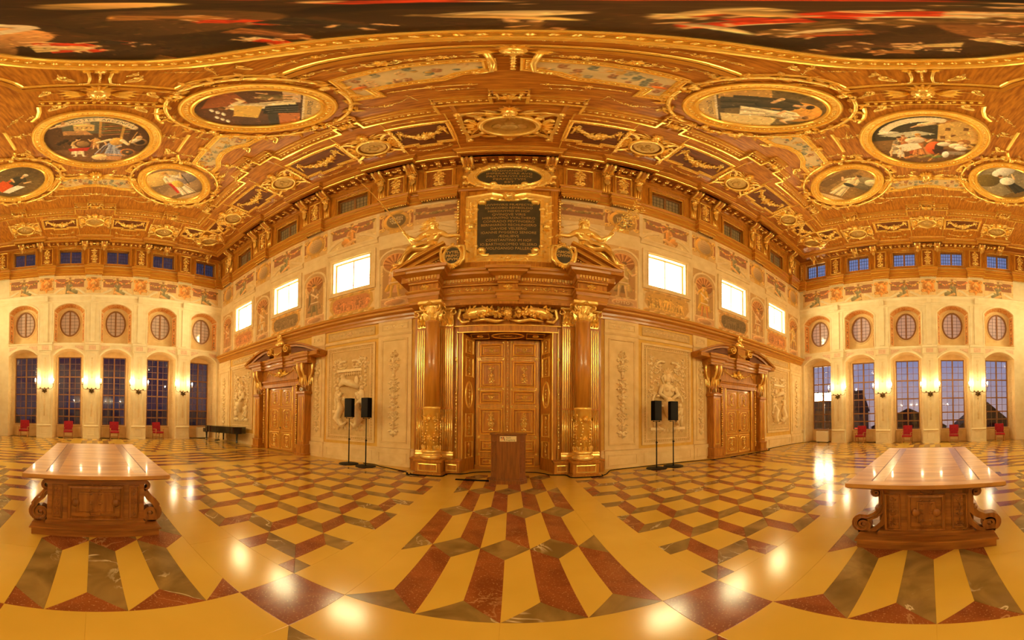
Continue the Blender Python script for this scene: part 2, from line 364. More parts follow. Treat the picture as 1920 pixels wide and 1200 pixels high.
# ------------------------------------------------------------------ ornament vocabulary (local x,y in the surface, z outwards)
def o_scroll(mb, x, y, ang, size, flip=1, r=0.05, leaves=True, turn=8.5, k=5):
    n = 22; t = np.linspace(0, 1, n); th = ang + flip * (0.5 * t + turn * t ** 2.4); ds = size * 1.55 / n * (1 - .62 * t)
    px = x + np.cumsum(np.cos(th) * ds); py = y + np.cumsum(np.sin(th) * ds)
    P = np.c_[px, py, np.full(n, r * size * .5)]; mb.tube(P, r * size * (1.15 - .6 * t), k)
    mb.blob((px[-1], py[-1], r * size * .8), r * size * 1.7, nu=6, nv=4)
    if leaves:
        for q, sgn in ((3, 1), (6, -1), (8, 1), (11, -1)):
            a = th[q] + sgn * flip * .75; mb.leaf(px[q], py[q], a, size * .24, size * .12, size * .07)
def o_rosette(mb, x, y, r, n=8, z=0.0):
    for i in range(n): mb.leaf(x, y, 2 * PI * i / n, r, r * .62, r * .34, z)
    mb.blob((x, y, z + r * .25), r * .3, nu=7, nv=4)
def o_mask(mb, x, y, s, wings=False, crown=True):
    mb.blob((x, y, s * .15), (s * .42, s * .52, s * .42), nu=10, nv=7)
    mb.blob((x, y - s * .06, s * .55), (s * .09, s * .16, s * .13), nu=6, nv=4)
    for q in (-1, 1):
        mb.blob((x + q * s * .2, y - s * .16, s * .42), s * .15, nu=6, nv=4); mb.blob((x + q * s * .18, y + s * .12, s * .46), (s * .13, s * .06, s * .1), nu=6, nv=4)
        if wings:
            for i in range(4): mb.leaf(x + q * s * .35, y - s * .1, (PI if q < 0 else 0) + q * (.5 - i * .3), s * (1.15 - .1 * i), s * .34, s * .2)
    mb.blob((x, y - s * .32, s * .42), (s * .13, s * .05, s * .1), nu=6, nv=4)
    if crown:
        for i in range(7): mb.leaf(x, y + s * .25, PI * (i + .5) / 7, s * .62, s * .26, s * .3, s * .1)
    for i in range(5): mb.leaf(x, y - s * .3, -PI * (i + .5) / 5, s * .5, s * .2, s * .2, s * .05)
def o_garland(mb, w, sag, r, n=34, ribbons=True, seed=1):
    g = random.Random(seed)
    for i in range(n):
        t = (i + .5) / n; x = (t - .5) * w * .84; y = -sag * (1 - (2 * t - 1) ** 2); e = r * (.45 + .75 * (1 - abs(2 * t - 1)))
        for q in range(3):
            a = g.random() * 6.28; d = e * .75 * g.random()
            mb.blob((x + d * math.cos(a), y + d * math.sin(a), e * .5 * g.random() + e * .3), e * (.3 + .3 * g.random()), nu=6, nv=4)
        if i % 2 == 0: mb.leaf(x, y, g.random() * 6.28, e * 1.6, e * .7, e * .6, e * .2)
    if ribbons:
        for q in (-1, 1):
            x = q * w * .44; o_rosette(mb, x, 0, r * .9, 6, .01)
            mb.tube([(x, 0, .02), (x + q * w * .03, -sag * .5, .03), (x + q * w * .05, -sag * .95, .02)], [r * .3, r * .22, r * .32], 5)
            mb.tube([(x, 0, .02), (x - q * w * .08, sag * .35, .03), (x - q * w * .03, sag * .5, .03), (x - q * w * .0, sag * .2, .02)], r * .16, 4)
def o_hscroll(mb, w, h, n=2, seed=0):
    """running scroll left and right of a centre flower"""
    o_rosette(mb, 0, 0, h * .42); mb.tube([(-w * .48, 0, .006), (w * .48, 0, .006)], h * .03, 4)
    st = (w / 2 - h * .3) / n
    for q in (-1, 1):
        for i in range(n):
            x = q * (h * .3 + st * i); fl = 1 if i % 2 == 0 else -1
            o_scroll(mb, x, -fl * h * .22, (0 if q > 0 else PI) + q * fl * .35, st * .92, q * fl, .06)
def o_vscroll(mb, w, h, mask=True, seed=0, n=4):
    """candelabra arabesque filling a w x h upright panel centred on the origin"""
    mb.tube([(0, -h * .48, .01), (0, 0, .02), (0, h * .46, .01)], [w * .035, w * .03, w * .02], 5)
    st = h * .92 / n
    for i in range(n):
        y = -h * .46 + st * (i + .12); sz = min(w * .50, st * .95) * (1 - .06 * ((i + seed) % 2))
        for q in (-1, 1):
            if (i + seed) % 2 == 0: o_scroll(mb, 0, y, PI / 2 - q * .55, sz, -q, .075)
            else: o_scroll(mb, 0, y + st * .75, -PI / 2 + q * .6, sz, q, .075)
            mb.leaf(0, y + st * .35, PI / 2 - q * 1.15, w * .3, w * .13, w * .08)
        mb.blob((0, y, .02), (w * .09, w * .12, w * .07), nu=7, nv=5)
    o_rosette(mb, 0, h * .44, w * .16, 7)
    if mask: o_mask(mb, 0, h * (.05 if seed % 2 else -.1), w * .26)
    for q in (-1, 1):
        mb.blob((q * w * .12, -h * .45, .01), (w * .12, w * .08, w * .06), nu=7, nv=4)
def o_cartouche(mb, w, h, head=True, mi_medal=None):
    """strapwork cartouche around an oval medallion"""
    a, b = w * .27, h * .27
    mb.sweep(ell(0, 0, a, b, 28)[::-1], [(-.06 * w, .03), (-.045 * w, .09 * w), (-.01 * w, .115 * w), (.01 * w, .06 * w), (.0, .03)], True, smooth=True)
    for q in (-1, 1):
        o_scroll(mb, q * w * .12, h * .34, (0 if q > 0 else PI) + q * .25, w * .34, -q, .085); o_scroll(mb, q * w * .33, h * .10, PI / 2 - q * .35, h * .30, -q, .10)
        o_scroll(mb, q * w * .12, -h * .32, (0 if q > 0 else PI) - q * .2, w * .34, q, .085); o_scroll(mb, q * w * .34, -h * .08, -PI / 2 + q * .3, h * .30, q, .10)
        mb.ribbon([(q * a, h * .30), (q * w * .40, h * .42), (q * w * .50, h * .36)], w * .026, .02, .06 * w); mb.ribbon([(q * a * 1.1, -h * .24), (q * w * .46, -h * .36), (q * w * .46, -h * .48)], w * .026, .02, .06 * w)
        mb.ribbon([(q * w * .46, h * .44), (q * w * .47, 0), (q * w * .44, -h * .46)], w * .02, .01, .04 * w)
        for i in range(5): mb.leaf(q * w * .30, -h * .02, (0 if q > 0 else PI) + q * (i - 2) * .5, w * .22, w * .09, w * .06)
        for i in range(6): mb.blob((q * w * .49, h * (.30 - .10 * i), .03), (w * .028, h * .035, w * .03), nu=6, nv=4)
        mb.blob((q * w * .47, h * .40, .04), w * .05, nu=7, nv=5); mb.blob((q * w * .44, -h * .44, .04), w * .05, nu=7, nv=5)
        mb.tube([(q * w * .08, h * .38, .04 * w), (q * w * .3, h * .45, .06 * w), (q * w * .46, h * .42, .04 * w)], w * .02, 5)
    if head: o_mask(mb, 0, h * .40, w * .20, wings=True)
    for i in range(5): mb.leaf(0, -h * .3, -PI / 2 + (i - 2) * .5, h * .2, w * .1, w * .08)
    mb.blob((0, -h * .43, .05), w * .05, nu=7, nv=5)
def medal_mesh(w, h):
    mb = MB(); a, b = w * .235, h * .235
    mb.prism(ell(0, 0, a, b, 28), 0, .035)
    mb.blob((0, b * .25, .03), (a * .22, b * .3, .05)); mb.blob((0, -b * .25, .03), (a * .4, b * .42, .05))
    for q in (-1, 1): mb.blob((q * a * .5, -b * .1, .03), (a * .2, b * .35, .03), q * .5)
    return mb
def o_console(mb, h, d, w):
    """S-shaped console: profile in (depth z, height y), width along x; hangs from y=0 down to -h, projects d at the top"""
    t = np.linspace(0, 1, 14); zz = d * (.95 - .9 * t + .18 * np.sin(t * 2 * PI)); yy = -h * t
    for q in (-1, 0, 1):
        mbw = w * (.16 if q else .26); P = np.c_[np.full(14, q * w * .36), yy, np.maximum(zz, .015)]
        mb.tube(P, mbw * (.75 + .35 * np.cos(t * 4)) * (.6 if q == 0 else 1), 6, 1 if q else 0)
    V = []
    for i in range(14): V += [(-w * .42, yy[i], 0), (-w * .42, yy[i], max(zz[i], .02)), (w * .42, yy[i], max(zz[i], .02)), (w * .42, yy[i], 0)]
    mb.add(V, [(4 * i + j, 4 * i + j + 4, 4 * i + j + 5, 4 * i + j + 1) for i in range(13) for j in range(3)] + [(0, 1, 2, 3), (52, 55, 54, 53)])
    for q in (-1, 1):
        mb.lathe([(.001, 0), (w * .17, 0), (w * .17, w * .1), (.001, w * .12)], (0, 0, 0), 8) if False else None
        mb.blob((q * w * .46, -h * .12, d * .72), (w * .08, h * .12, d * .22), nu=8, nv=5); mb.blob((q * w * .46, -h * .88, d * .2), (w * .07, h * .09, d * .16), nu=8, nv=5)
    for i in range(5): mb.leaf((i - 2) * w * .14, -h * .34, -PI / 2 + (i - 2) * .16, h * .5, w * .26, d * .18, d * .45 - abs(i - 2) * d * .06, 1)
def o_capital(mb, w, h, dz, proj):
    """Corinthian capital on a flat pilaster: centred in x, from y=0 to h"""
    mb.box(-w * .46, w * .46, 0, h * .86, 0, dz)
    mb.box(-w * .64, w * .64, h * .88, h, 0, dz + proj, bev=.012)
    for row, (y, n, L) in enumerate(((0.02, 5, .46), (.3, 4, .42))):
        for i in range(n): mb.leaf(w * .9 * ((i + .5) / n - .5), h * y, PI / 2 + (.5 - (i + .5) / n) * .4, h * L, w * .27, dz * .3 + .03, dz, curl=proj * .5)
    for q in (-1, 1):
        mb.tube(np.c_[ell(q * w * .5, h * .74, w * .17, h * .13, 12, 0, PI / 2, PI / 2 + q * 5.6, False), np.full(12, dz + proj * .6)], w * .055, 5)
    o_rosette(mb, 0, h * .9, h * .11, 6, dz + proj)
def eggs(mb, P, sp, r, z, closed=True, seg=(6, 4), ratio=.72):
    """row of eggs along a path"""
    P = np.asarray(P, float); Q = np.r_[P, P[:1]] if closed else P
    d = np.r_[0, np.cumsum(np.linalg.norm(np.diff(Q, axis=0), axis=1))]; n = max(2, int(d[-1] / sp))
    for i in range(n):
        u = d[-1] * (i + .5) / n; x, y = np.interp(u, d, Q[:, 0]), np.interp(u, d, Q[:, 1])
        j = min(np.searchsorted(d, u), len(Q) - 1); t = Q[j] - Q[j - 1]; mb.blob((x, y, z), (r * ratio, r, r * .7), math.atan2(t[1], t[0]), *seg)
def text_mesh(body, size, name='lettering', ext=0.004, spacing=1.0, bold=0.0, align='CENTER', line=1.0):
    c = bpy.data.curves.new(name, 'FONT'); c.body = body; c.size = size; c.align_x = align; c.align_y = 'CENTER'; c.extrude = ext
    c.space_character = spacing; c.offset = bold; c.space_line = line; c.resolution_u = 2
    o = bpy.data.objects.new(name, c); COL.objects.link(o); bpy.context.view_layer.update()
    me = bpy.data.meshes.new_from_object(o.evaluated_get(bpy.context.evaluated_depsgraph_get())); me.name = name
    bpy.data.objects.remove(o); bpy.data.curves.remove(c); return me
def put_text(body, size, M, material, parent, name='lettering', **k):
    me = text_mesh(body, size, name, **k); me.materials.clear(); me.materials.append(material); return inst(me, name, parent, M)

# ------------------------------------------------------------------ painted canvases (flat paintings as coloured grids)
class Canvas:
    def __init__(s, w, h, res, bg):
        s.w, s.h = w, h; s.nx, s.ny = max(8, int(w * res)), max(8, int(h * res)); s.px = 1.0 / res
        s.X, s.Y = np.meshgrid(np.linspace(-w / 2, w / 2, s.nx), np.linspace(-h / 2, h / 2, s.ny)); s.c = np.ones((s.ny, s.nx, 3)) * np.array(bg)
    def _put(s, d, col, shade=0.0, sh=None):
        m = np.clip(.5 - d / s.px, 0, 1)[..., None]; c = np.array(col)[None, None, :]
        if sh is not None: c = c * (1 + shade * sh[..., None])
        s.c = s.c * (1 - m) + np.clip(c, 0, 1) * m
    def ell(s, x, y, a, b, col, rot=0.0, shade=.35):
        c, n = math.cos(rot), math.sin(rot); dx, dy = s.X - x, s.Y - y; u, v = (dx * c + dy * n) / a, (-dx * n + dy * c) / b
        s._put((np.sqrt(u * u + v * v) - 1) * min(a, b), col, shade, np.clip(-.5 * dx / a + .6 * dy / b, -1, 1))
    def cap(s, p, q, r0, r1, col, shade=.35):
        p, q = np.array(p, float), np.array(q, float); e = q - p; L = e @ e + 1e-9
        t = np.clip(((s.X - p[0]) * e[0] + (s.Y - p[1]) * e[1]) / L, 0, 1); dx, dy = s.X - p[0] - t * e[0], s.Y - p[1] - t * e[1]
        r = r0 + (r1 - r0) * t; s._put(np.hypot(dx, dy) - r, col, shade, np.clip((-.6 * dx + .5 * dy) / (r + 1e-6), -1, 1))
    def line(s, pts, r, col, shade=0.0):
        for a, b in zip(pts[:-1], pts[1:]): s.cap(a, b, r, r, col, shade)
    def rect(s, x0, x1, y0, y1, col): s._put(np.maximum(np.maximum(x0 - s.X, s.X - x1), np.maximum(y0 - s.Y, s.Y - y1)), col)
    def poly(s, P, col):
        P = np.asarray(P, float); ins = np.zeros_like(s.X, bool); d = np.full_like(s.X, 1e9)
        for i in range(len(P)):
            a, b = P[i], P[(i + 1) % len(P)]; e = b - a; t = np.clip(((s.X - a[0]) * e[0] + (s.Y - a[1]) * e[1]) / (e @ e + 1e-9), 0, 1)
            d = np.minimum(d, np.hypot(s.X - a[0] - t * e[0], s.Y - a[1] - t * e[1]))
            if a[1] != b[1]: ins ^= ((a[1] > s.Y) != (b[1] > s.Y)) & (s.X < (b[0] - a[0]) * (s.Y - a[1]) / (b[1] - a[1]) + a[0])
        s._put(np.where(ins, -d, d), col)
    def noise(s, amt, sc, seed=0, mono=True):
        g = np.random.default_rng(seed); n = np.zeros(s.X.shape)
        for k in range(4):
            f = sc * 2 ** k; a, b, c, d = g.uniform(-1, 1, 4); e = g.uniform(0, 6.3, 3)
            n += np.sin(f * (a * s.X + b * s.Y) + e[0] + 1.7 * np.sin(f * .7 * (c * s.X - d * s.Y) + e[1])) / 1.5 ** k
        s.c = np.clip(s.c * (1 + amt * n[..., None] / 2), 0, 1)
    def arab(s, x, y, w, h, col, r, n=3):
        """painted arabesque"""
        for i in range(n):
            yy = y - h / 2 + h * (i + .2) / n
            for q in (-1, 1):
                t = np.linspace(0, 1, 16); th = PI / 2 - q * (.5 + 7 * t ** 2); ds = w * .8 / 16 * (1 - .55 * t)
                s.line(np.c_[x + np.cumsum(np.cos(th) * ds), yy + np.cumsum(np.sin(th) * ds)], r, col)
            s.ell(x, yy + h * .2 / n, w * .1, h * .1 / n, col)
        s.line([(x, y - h / 2), (x, y + h / 2)], r, col)
    def figure(s, x, y, h, skin, robe, cloak, hair, lean=0.0, sit=False, arm=1, skirt=False, seed=0, boots=None):
        """person with feet at (x,y) and height h"""
        g = random.Random(seed); u = h / 7.5; hx = x + lean * h; hip = (x + lean * h * .5, y + h * (.47 if not sit else .36)); sh = (hx, y + h * (.80 if not sit else .72))
        s.poly([(sh[0] - u * 1.1, sh[1]), (hip[0] - u * 1.7, y + u * (1 if not sit else .2)), (hip[0] + u * .6, y + u * .9), (sh[0] + u * .9, sh[1])], cloak)
        if skirt or sit:
            s.poly([(hip[0] - u * .8, hip[1]), (x - u * (1.4 if not sit else 1.0), y), (x + u * (1.3 if not sit else 2.0), y), (hip[0] + u * (.8 if not sit else 1.6), hip[1])], robe)
            for i in range(4): s.cap((hip[0] + (i - 1.5) * u * .3, hip[1]), (x + (i - 1.5) * u * .7, y + u * .1), u * .08, u * .12, tuple(np.array(robe) * (.7 if i % 2 else 1.2)))
        else:
            b = boots or skin
            for q in (-1, 1):
                s.cap((hip[0] + q * u * .4, hip[1]), (x + q * u * .6, y + h * .25), u * .42, u * .32, b); s.cap((x + q * u * .6, y + h * .25), (x + q * u * .75, y + u * .15), u * .3, u * .18, b)
                s.ell(x + q * u * .95, y + u * .12, u * .4, u * .16, b)
            s.poly([(hip[0] - u * .8, hip[1] + u * .6), (hip[0] - u * 1.0, hip[1] - u * 1.0), (hip[0] + u * 1.0, hip[1] - u * 1.0), (hip[0] + u * .8, hip[1] + u * .6)], robe)
        s.cap(sh, hip, u * .85, u * .75, robe)
        a1 = (sh[0] + u * 1.5 * arm, sh[1] - u * 1.0); a2 = (sh[0] + u * 2.1 * arm, sh[1] + u * g.uniform(-1.0, .9))
        s.cap((sh[0] + u * .8 * arm, sh[1]), a1, u * .34, u * .28, robe); s.cap(a1, a2, u * .26, u * .18, skin)
        a1 = (sh[0] - u * 1.2 * arm, sh[1] - u * 1.2); s.cap((sh[0] - u * .8 * arm, sh[1]), a1, u * .34, u * .28, robe); s.cap(a1, (sh[0] - u * .3 * arm, sh[1] - u * 1.8), u * .26, u * .18, skin)
        s.cap((sh[0], sh[1] + u * .2), (sh[0], sh[1] + u * .7), u * .26, u * .24, skin)
        s.ell(sh[0], sh[1] + u * 1.2, u * .42, u * .55, skin); s.ell(sh[0], sh[1] + u * 1.5, u * .46, u * .38, hair)
    def dabs(s, n, size, seed=0, amt=.35):
        """small brush strokes that pick up the colour underneath"""
        g = np.random.default_rng(seed); r = max(2, int(size / s.px * 2.5))
        for _ in range(n):
            i, j = int(g.integers(0, s.ny)), int(g.integers(0, s.nx)); i0, i1, j0, j1 = max(0, i - r), min(s.ny, i + r + 1), max(0, j - r), min(s.nx, j + r + 1)
            a = g.uniform(0, PI); dx, dy = s.X[i0:i1, j0:j1] - s.X[i, j], s.Y[i0:i1, j0:j1] - s.Y[i, j]; u, v = dx * math.cos(a) + dy * math.sin(a), -dx * math.sin(a) + dy * math.cos(a)
            L = size * g.uniform(.5, 1.5); m = np.clip(1.2 - np.sqrt((u / L) ** 2 + (v / (L * .35)) ** 2), 0, 1)[..., None]; m = np.minimum(m * 2, 1) * .6
            col = np.clip(s.c[i, j] * (1 + g.uniform(-amt, amt * 1.2)) + g.uniform(-.03, .03, 3), 0, 1); s.c[i0:i1, j0:j1] = s.c[i0:i1, j0:j1] * (1 - m) + col * m
        return s
    def mesh(s, name, material, z=0.0, mask=None):
        if name != 'painted_ground': s.dabs(int(s.w * s.h * (150 if material is OIL else 60)), .042, int(s.w * 100))
        me = bpy.data.meshes.new(name); nx, ny = s.nx, s.ny
        I = np.arange(nx * ny).reshape(ny, nx); F = np.stack([I[:-1, :-1], I[:-1, 1:], I[1:, 1:], I[1:, :-1]], -1).reshape(-1, 4)
        if mask is not None:
            k = mask(s.X, s.Y); k = (k[:-1, :-1] & k[:-1, 1:] & k[1:, 1:] & k[1:, :-1]).ravel(); F = F[k]
        V = np.stack([s.X, s.Y, np.full_like(s.X, z)], -1).reshape(-1, 3); C = s.c.reshape(-1, 3)
        u, inv = np.unique(F, return_inverse=True); F = inv.reshape(-1, 4); V, C = V[u], C[u]
        if material is FRESCO: C = C * .74 + .26 * np.array([.87, .73, .50])
        C = np.where(C <= .04045, C / 12.92, ((np.clip(C, 0, 1) + .055) / 1.055) ** 2.4)
        me.vertices.add(len(V)); me.vertices.foreach_set('co', V.astype(np.float32).ravel())
        me.loops.add(F.size); me.loops.foreach_set('vertex_index', F.astype(np.int32).ravel())
        me.polygons.add(len(F)); me.polygons.foreach_set('loop_start', np.arange(0, F.size, 4, dtype=np.int32))
        at = me.attributes.new('Col', 'FLOAT_COLOR', 'POINT'); at.data.foreach_set('color', np.c_[C, np.ones(len(C))].astype(np.float32).ravel())
        me.update(calc_edges=True); me.materials.append(material); return me
def c255(r, g, b): return (r / 255, g / 255, b / 255)
SKIN = c255(226, 176, 120)

# ------------------------------------------------------------------ frames of reference
XW, YB = 16.6, 8.665
BACK = basis((0, YB, 0), (1, 0, 0), (0, 0, 1), (0, -1, 0))          # portal wall: x, height, out of the wall
LEFT = basis((-XW, 0, 0), (0, 1, 0), (0, 0, 1), (1, 0, 0))
RIGHT = basis((XW, 0, 0), (0, -1, 0), (0, 0, 1), (-1, 0, 0))
RIGHTM = basis((XW, 0, 0), (0, 1, 0), (0, 0, 1), (-1, 0, 0))      # mirror twin of LEFT
FRONT = basis((0, -YB, 0), (-1, 0, 0), (0, 0, 1), (0, 1, 0))
ZC = 14.60                                                            # flat of the ceiling
CEIL = basis((0, 0, ZC), (1, 0, 0), (0, -1, 0), (0, 0, -1))           # local (x, -y), out = down
SP = 2.967; BX = 3.842; BA = 5.857
# ================================================================== FLOOR
floor = struct('floor')
fb = MB(); fb.box(-XW - .95, XW + .95, -YB - .3, YB + .6, -.3, -.004); fb.obj('floor_bed', GROUT, floor)
FX, FY = .06, .40                      # centre of the pattern
M3 = {'y': YELLOWM, 'r': REDM, 'g': GREYM}
tiles = []                             # (colour, polygon)
def clip(P, x0, x1, y0, y1):
    for ax, lim, sg in ((0, x0, 1), (0, x1, -1), (1, y0, 1), (1, y1, -1)):
        Q = []
        for i in range(len(P)):
            a, b = P[i - 1], P[i]; da, db = sg * (a[ax] - lim), sg * (b[ax] - lim)
            if (da >= 0) != (db >= 0): t = da / (da - db); Q.append((a[0] + t * (b[0] - a[0]), a[1] + t * (b[1] - a[1])))
            if db >= 0: Q.append(b)
        P = Q
        if len(P) < 3: return []
    ar = abs(sum(P[i - 1][0] * P[i][1] - P[i][0] * P[i - 1][1] for i in range(len(P)))) / 2
    return P if ar > .004 else []
def tile(c, P, box=None):
    if box: P = clip(P, *box)
    if P: tiles.append((c, [(float(a), float(b)) for a, b in P]))
def strips(put, n, length, lowpar, c2, tri):
    """zigzag strip field in local (u across n half columns, v along)"""
    p = .3017; k = 0; v = 0.0
    L = lambda j, kk: (j + lowpar + kk) % 2 == 0
    for j in range(-1, n + 1):
        if L(j, 1): put(tri, [((j - 1) * p, 0), ((j + 1) * p, 0), (j * p, .30)])
    while v < length:
        for j in range(n):
            a, b = (0, .30) if L(j, k) else (.30, 0)
            put('y' if a < b else c2, [(j * p, v + a), ((j + 1) * p, v + b), ((j + 1) * p, v + b + 1.15), (j * p, v + a + 1.15)])
        for j in range(n + 1):
            if L(j, k): put(tri, [(j * p, v + 1.15), ((j + 1) * p, v + 1.4535), (j * p, v + 1.755), ((j - 1) * p, v + 1.4535)])
        k += 1; v += 1.4535
HB = (1.2067, 1.81)                    # inner and outer edge of the yellow bands beside a strip field (from its axis)
YH = (.905, 1.52)
AX = (FX - 9.49, FX, FX + 9.49)
ytop, ybot, xl, xr = 8.05, -6.3, -XW - .9, XW + .9
for xc in AX:                                                      # fields running towards the portal wall
    for sg in (1, -1):
        y0 = FY + sg * YH[1]; ln = (ytop - y0) if sg > 0 else (y0 - ybot)
        bx = (xc - HB[0], xc + HB[0], min(y0, y0 + sg * ln), max(y0, y0 + sg * ln))
        if sg < 0 and xc == FX: continue
        strips(lambda c, P: tile(c, [(xc - HB[0] + u, y0 + sg * v) for u, v in P], bx), 8, ln, 0, 'r', 'g')
        for q in (-1, 1):                                          # yellow slabs beside them
            x0, x1 = sorted((xc + q * HB[0], xc + q * HB[1])); k = 0; v = 0
            while v < ln:
                w = min(1.19, ln - v); a, b = sorted((y0 + sg * v, y0 + sg * (v + w))); tile('y', rect(x0, x1, a, b)); v += 1.19
for i, (xa, xb, dr, par) in enumerate(((AX[1] - HB[1], AX[0] + HB[1], -1, 1), (AX[1] + HB[1], AX[2] - HB[1], 1, 0), (AX[0] - HB[1], xl, -1, 1), (AX[2] + HB[1], xr, 1, 0))):
    ln = abs(xb - xa); bx = (min(xa, xb), max(xa, xb), FY - YH[0], FY + YH[0])
    strips(lambda c, P: tile(c, [(xa + dr * v, (FY - YH[0] + u) if dr < 0 else (FY + YH[0] - u)) for u, v in P], bx), 6, ln, par, 'g', 'r')
    for q in (-1, 1):
        y0, y1 = sorted((FY + q * YH[0], FY + q * YH[1])); v = 0
        while v < ln:
            w = min(1.16, ln - v); a, b = sorted((xa + dr * v, xa + dr * (v + w))); tile('y', rect(a, b, y0, y1)); v += 1.16
for xc in AX:                                                      # crossings
    for q in (-1, 1):
        x0, x1 = sorted((xc + q * HB[0], xc + q * HB[1]))
        tile('y', rect(x0, x1, FY - YH[0], FY - .30)); tile('y', rect(x0, x1, FY - .30, FY + YH[0]))
        for p in (-1, 1):
            y0, y1 = sorted((FY + p * YH[0], FY + p * YH[1])); tile('r', rect(x0, x1, y0, y1))
            if q < 0: tile('y', rect(xc - HB[0], xc, y0, y1)); tile('y', rect(xc, xc + HB[0], y0, y1))
    bx = (xc - HB[0], xc + HB[0], FY - YH[0], FY + YH[0])
    strips(lambda c, P: tile(c, [(xc - HB[0] + u, FY + YH[0] - v) for u, v in P], bx), 8, 1.8, 0, 'r', 'g')
def cubes(xc, yc, sx, sy, U, V):
    q, d = .53, .27; bx = (min(xc, xc + sx * U), max(xc, xc + sx * U), min(yc, yc + sy * V), max(yc, yc + sy * V))
    Pm = lambda P: [(xc + sx * u, yc + sy * v) for u, v in P]
    for i in range(-14, 16):
        for j in range(-14, 16):
            u, v = .51 + .8 * i + .27 * j, .51 + .27 * i + .8 * j
            if u < -1 or v < -1 or u > U + 1 or v > V + 1: continue
            tile('y', Pm([(u, v), (u + q, v), (u + q, v + q), (u, v + q)]), bx)
            tile('r', Pm([(u, v), (u, v + q), (u - d, v + q - d), (u - d, v - d)]), bx)
            tile('g', Pm([(u, v), (u + q, v), (u + q - d, v - d), (u - d, v - d)]), bx)
for sx in (-1, 1):
    xa = AX[1] + sx * HB[1]; U = 9.49 - 2 * HB[1]
    cubes(xa, FY + YH[1], sx, 1, U, ytop - FY - YH[1]); cubes(xa, FY - YH[1], sx, -1, U, -ybot + FY - YH[1])
    xa = FX + sx * (9.49 + HB[1]); U = abs((xr if sx > 0 else xl) - xa)
    cubes(xa, FY + YH[1], sx, 1, U, ytop - FY - YH[1]); cubes(xa, FY - YH[1], sx, -1, U, -ybot + FY - YH[1])
x = xl
while x < xr: tile('y', rect(x, min(x + 1.45, xr), ytop, YB + .5)); x += 1.45
def seen(P):
    c = np.mean(P, axis=0) - np.array(CAM_P[:2]); d = np.hypot(*c) + 1e-6; az = math.degrees(math.atan2(c[0], c[1])); A = abs(sum(P[i - 1][0] * P[i][1] - P[i][0] * P[i - 1][1] for i in range(len(P)))) / 2
    if d < 1.2 or abs(az) > 113: return 0
    return A * 1.757 / d ** 3
tiles.sort(key=lambda t: -seen(t[1]))
rest = MB(); MI = {'y': 0, 'r': 1, 'g': 2}
for k, (c, P) in enumerate(tiles):
    if k < 300:
        m = MB(); Q = np.array(P); ctr = Q.mean(0); m.prism(Q - ctr, -.02, 0.0, bev=.0022)
        m.obj('marble_tile', M3[c], floor, T(*ctr))
    else: rest.prism(P, -.02, 0.0, MI[c], bev=.003)
rest.obj('marble_paving', [YELLOWM, REDM, GREYM], floor, kind='stuff')

# ================================================================== WALL SHELLS
def plates(mb, X0, X1, Y0, Y1, holes, z=0.0, mi=None):
    """wall face X0..X1 x Y0..Y1 with rectangular holes (x0,x1,y0,y1)"""
    xs = sorted({X0, X1, *[h[0] for h in holes], *[h[1] for h in holes]}); ys = sorted({Y0, Y1, *[h[2] for h in holes], *[h[3] for h in holes]})
    for a, b in zip(xs[:-1], xs[1:]):
        for c, d in zip(ys[:-1], ys[1:]):
            mx, my = (a + b) / 2, (c + d) / 2
            if mx < X0 or mx > X1 or my < Y0 or my > Y1 or any(h[0] < mx < h[1] and h[2] < my < h[3] for h in holes): continue
            mb.add([(a, c, z), (b, c, z), (b, d, z), (a, d, z)], [(0, 1, 2, 3)], False, mi)
def reveal(mb, x0, x1, y0, y1, z0, z1, mi=None, x0b=None, x1b=None):
    a, b = x0 if x0b is None else x0b, x1 if x1b is None else x1b
    V = [(x0, y0, z0), (x1, y0, z0), (x1, y1, z0), (x0, y1, z0), (a, y0, z1), (b, y0, z1), (b, y1, z1), (a, y1, z1)]
    mb.add(V, [(0, 4, 5, 1), (1, 5, 6, 2), (2, 6, 7, 3), (3, 7, 4, 0)], False, mi)
WINX = [s * (BA + i * BX) for i in range(3) for s in (-1, 1)]
FZ0, FZ1 = 11.88, 13.62
wall_back = struct('wall_back', BACK)
mb = MB()
bh = [(x - .88, x + .88, 7.02, 8.72) for x in WINX] + [(-1.45, 1.45, 0, 4.62)] + [(x - .75, x + .75, 11.82, 13.02) for x in WINX]
plates(mb, -XW, XW, 0, 14.2, bh)
for x in WINX: reveal(mb, x - .88, x + .88, 7.02, 8.72, 0, -.35); reveal(mb, x - .75, x + .75, 11.82, 13.02, 0, -.25, 1)
mb.obj('plaster_face', [FRESCO_BG, WOODV], wall_back)
wall_front = struct('wall_front', FRONT)
mb = MB(); plates(mb, -XW, XW, 0, 14.2, [(x - .88, x + .88, 7.02, 8.72) for x in WINX])
for x in WINX: reveal(mb, x - .88, x + .88, 7.02, 8.72, 0, -.35)
mb.obj('plaster_face', STUCCO, wall_front)
mb = MB(); mb.sweep([(-XW, 0), (XW, 0)], [(0, 0)], mi=0) if False else None
for y0, y1, d in ((5.3, 5.78, .25), (11.1, 11.9, .3)): mb.box(-XW, XW, y0, y1, 0, d)
mb.obj('cornice', WOODM, wall_front)
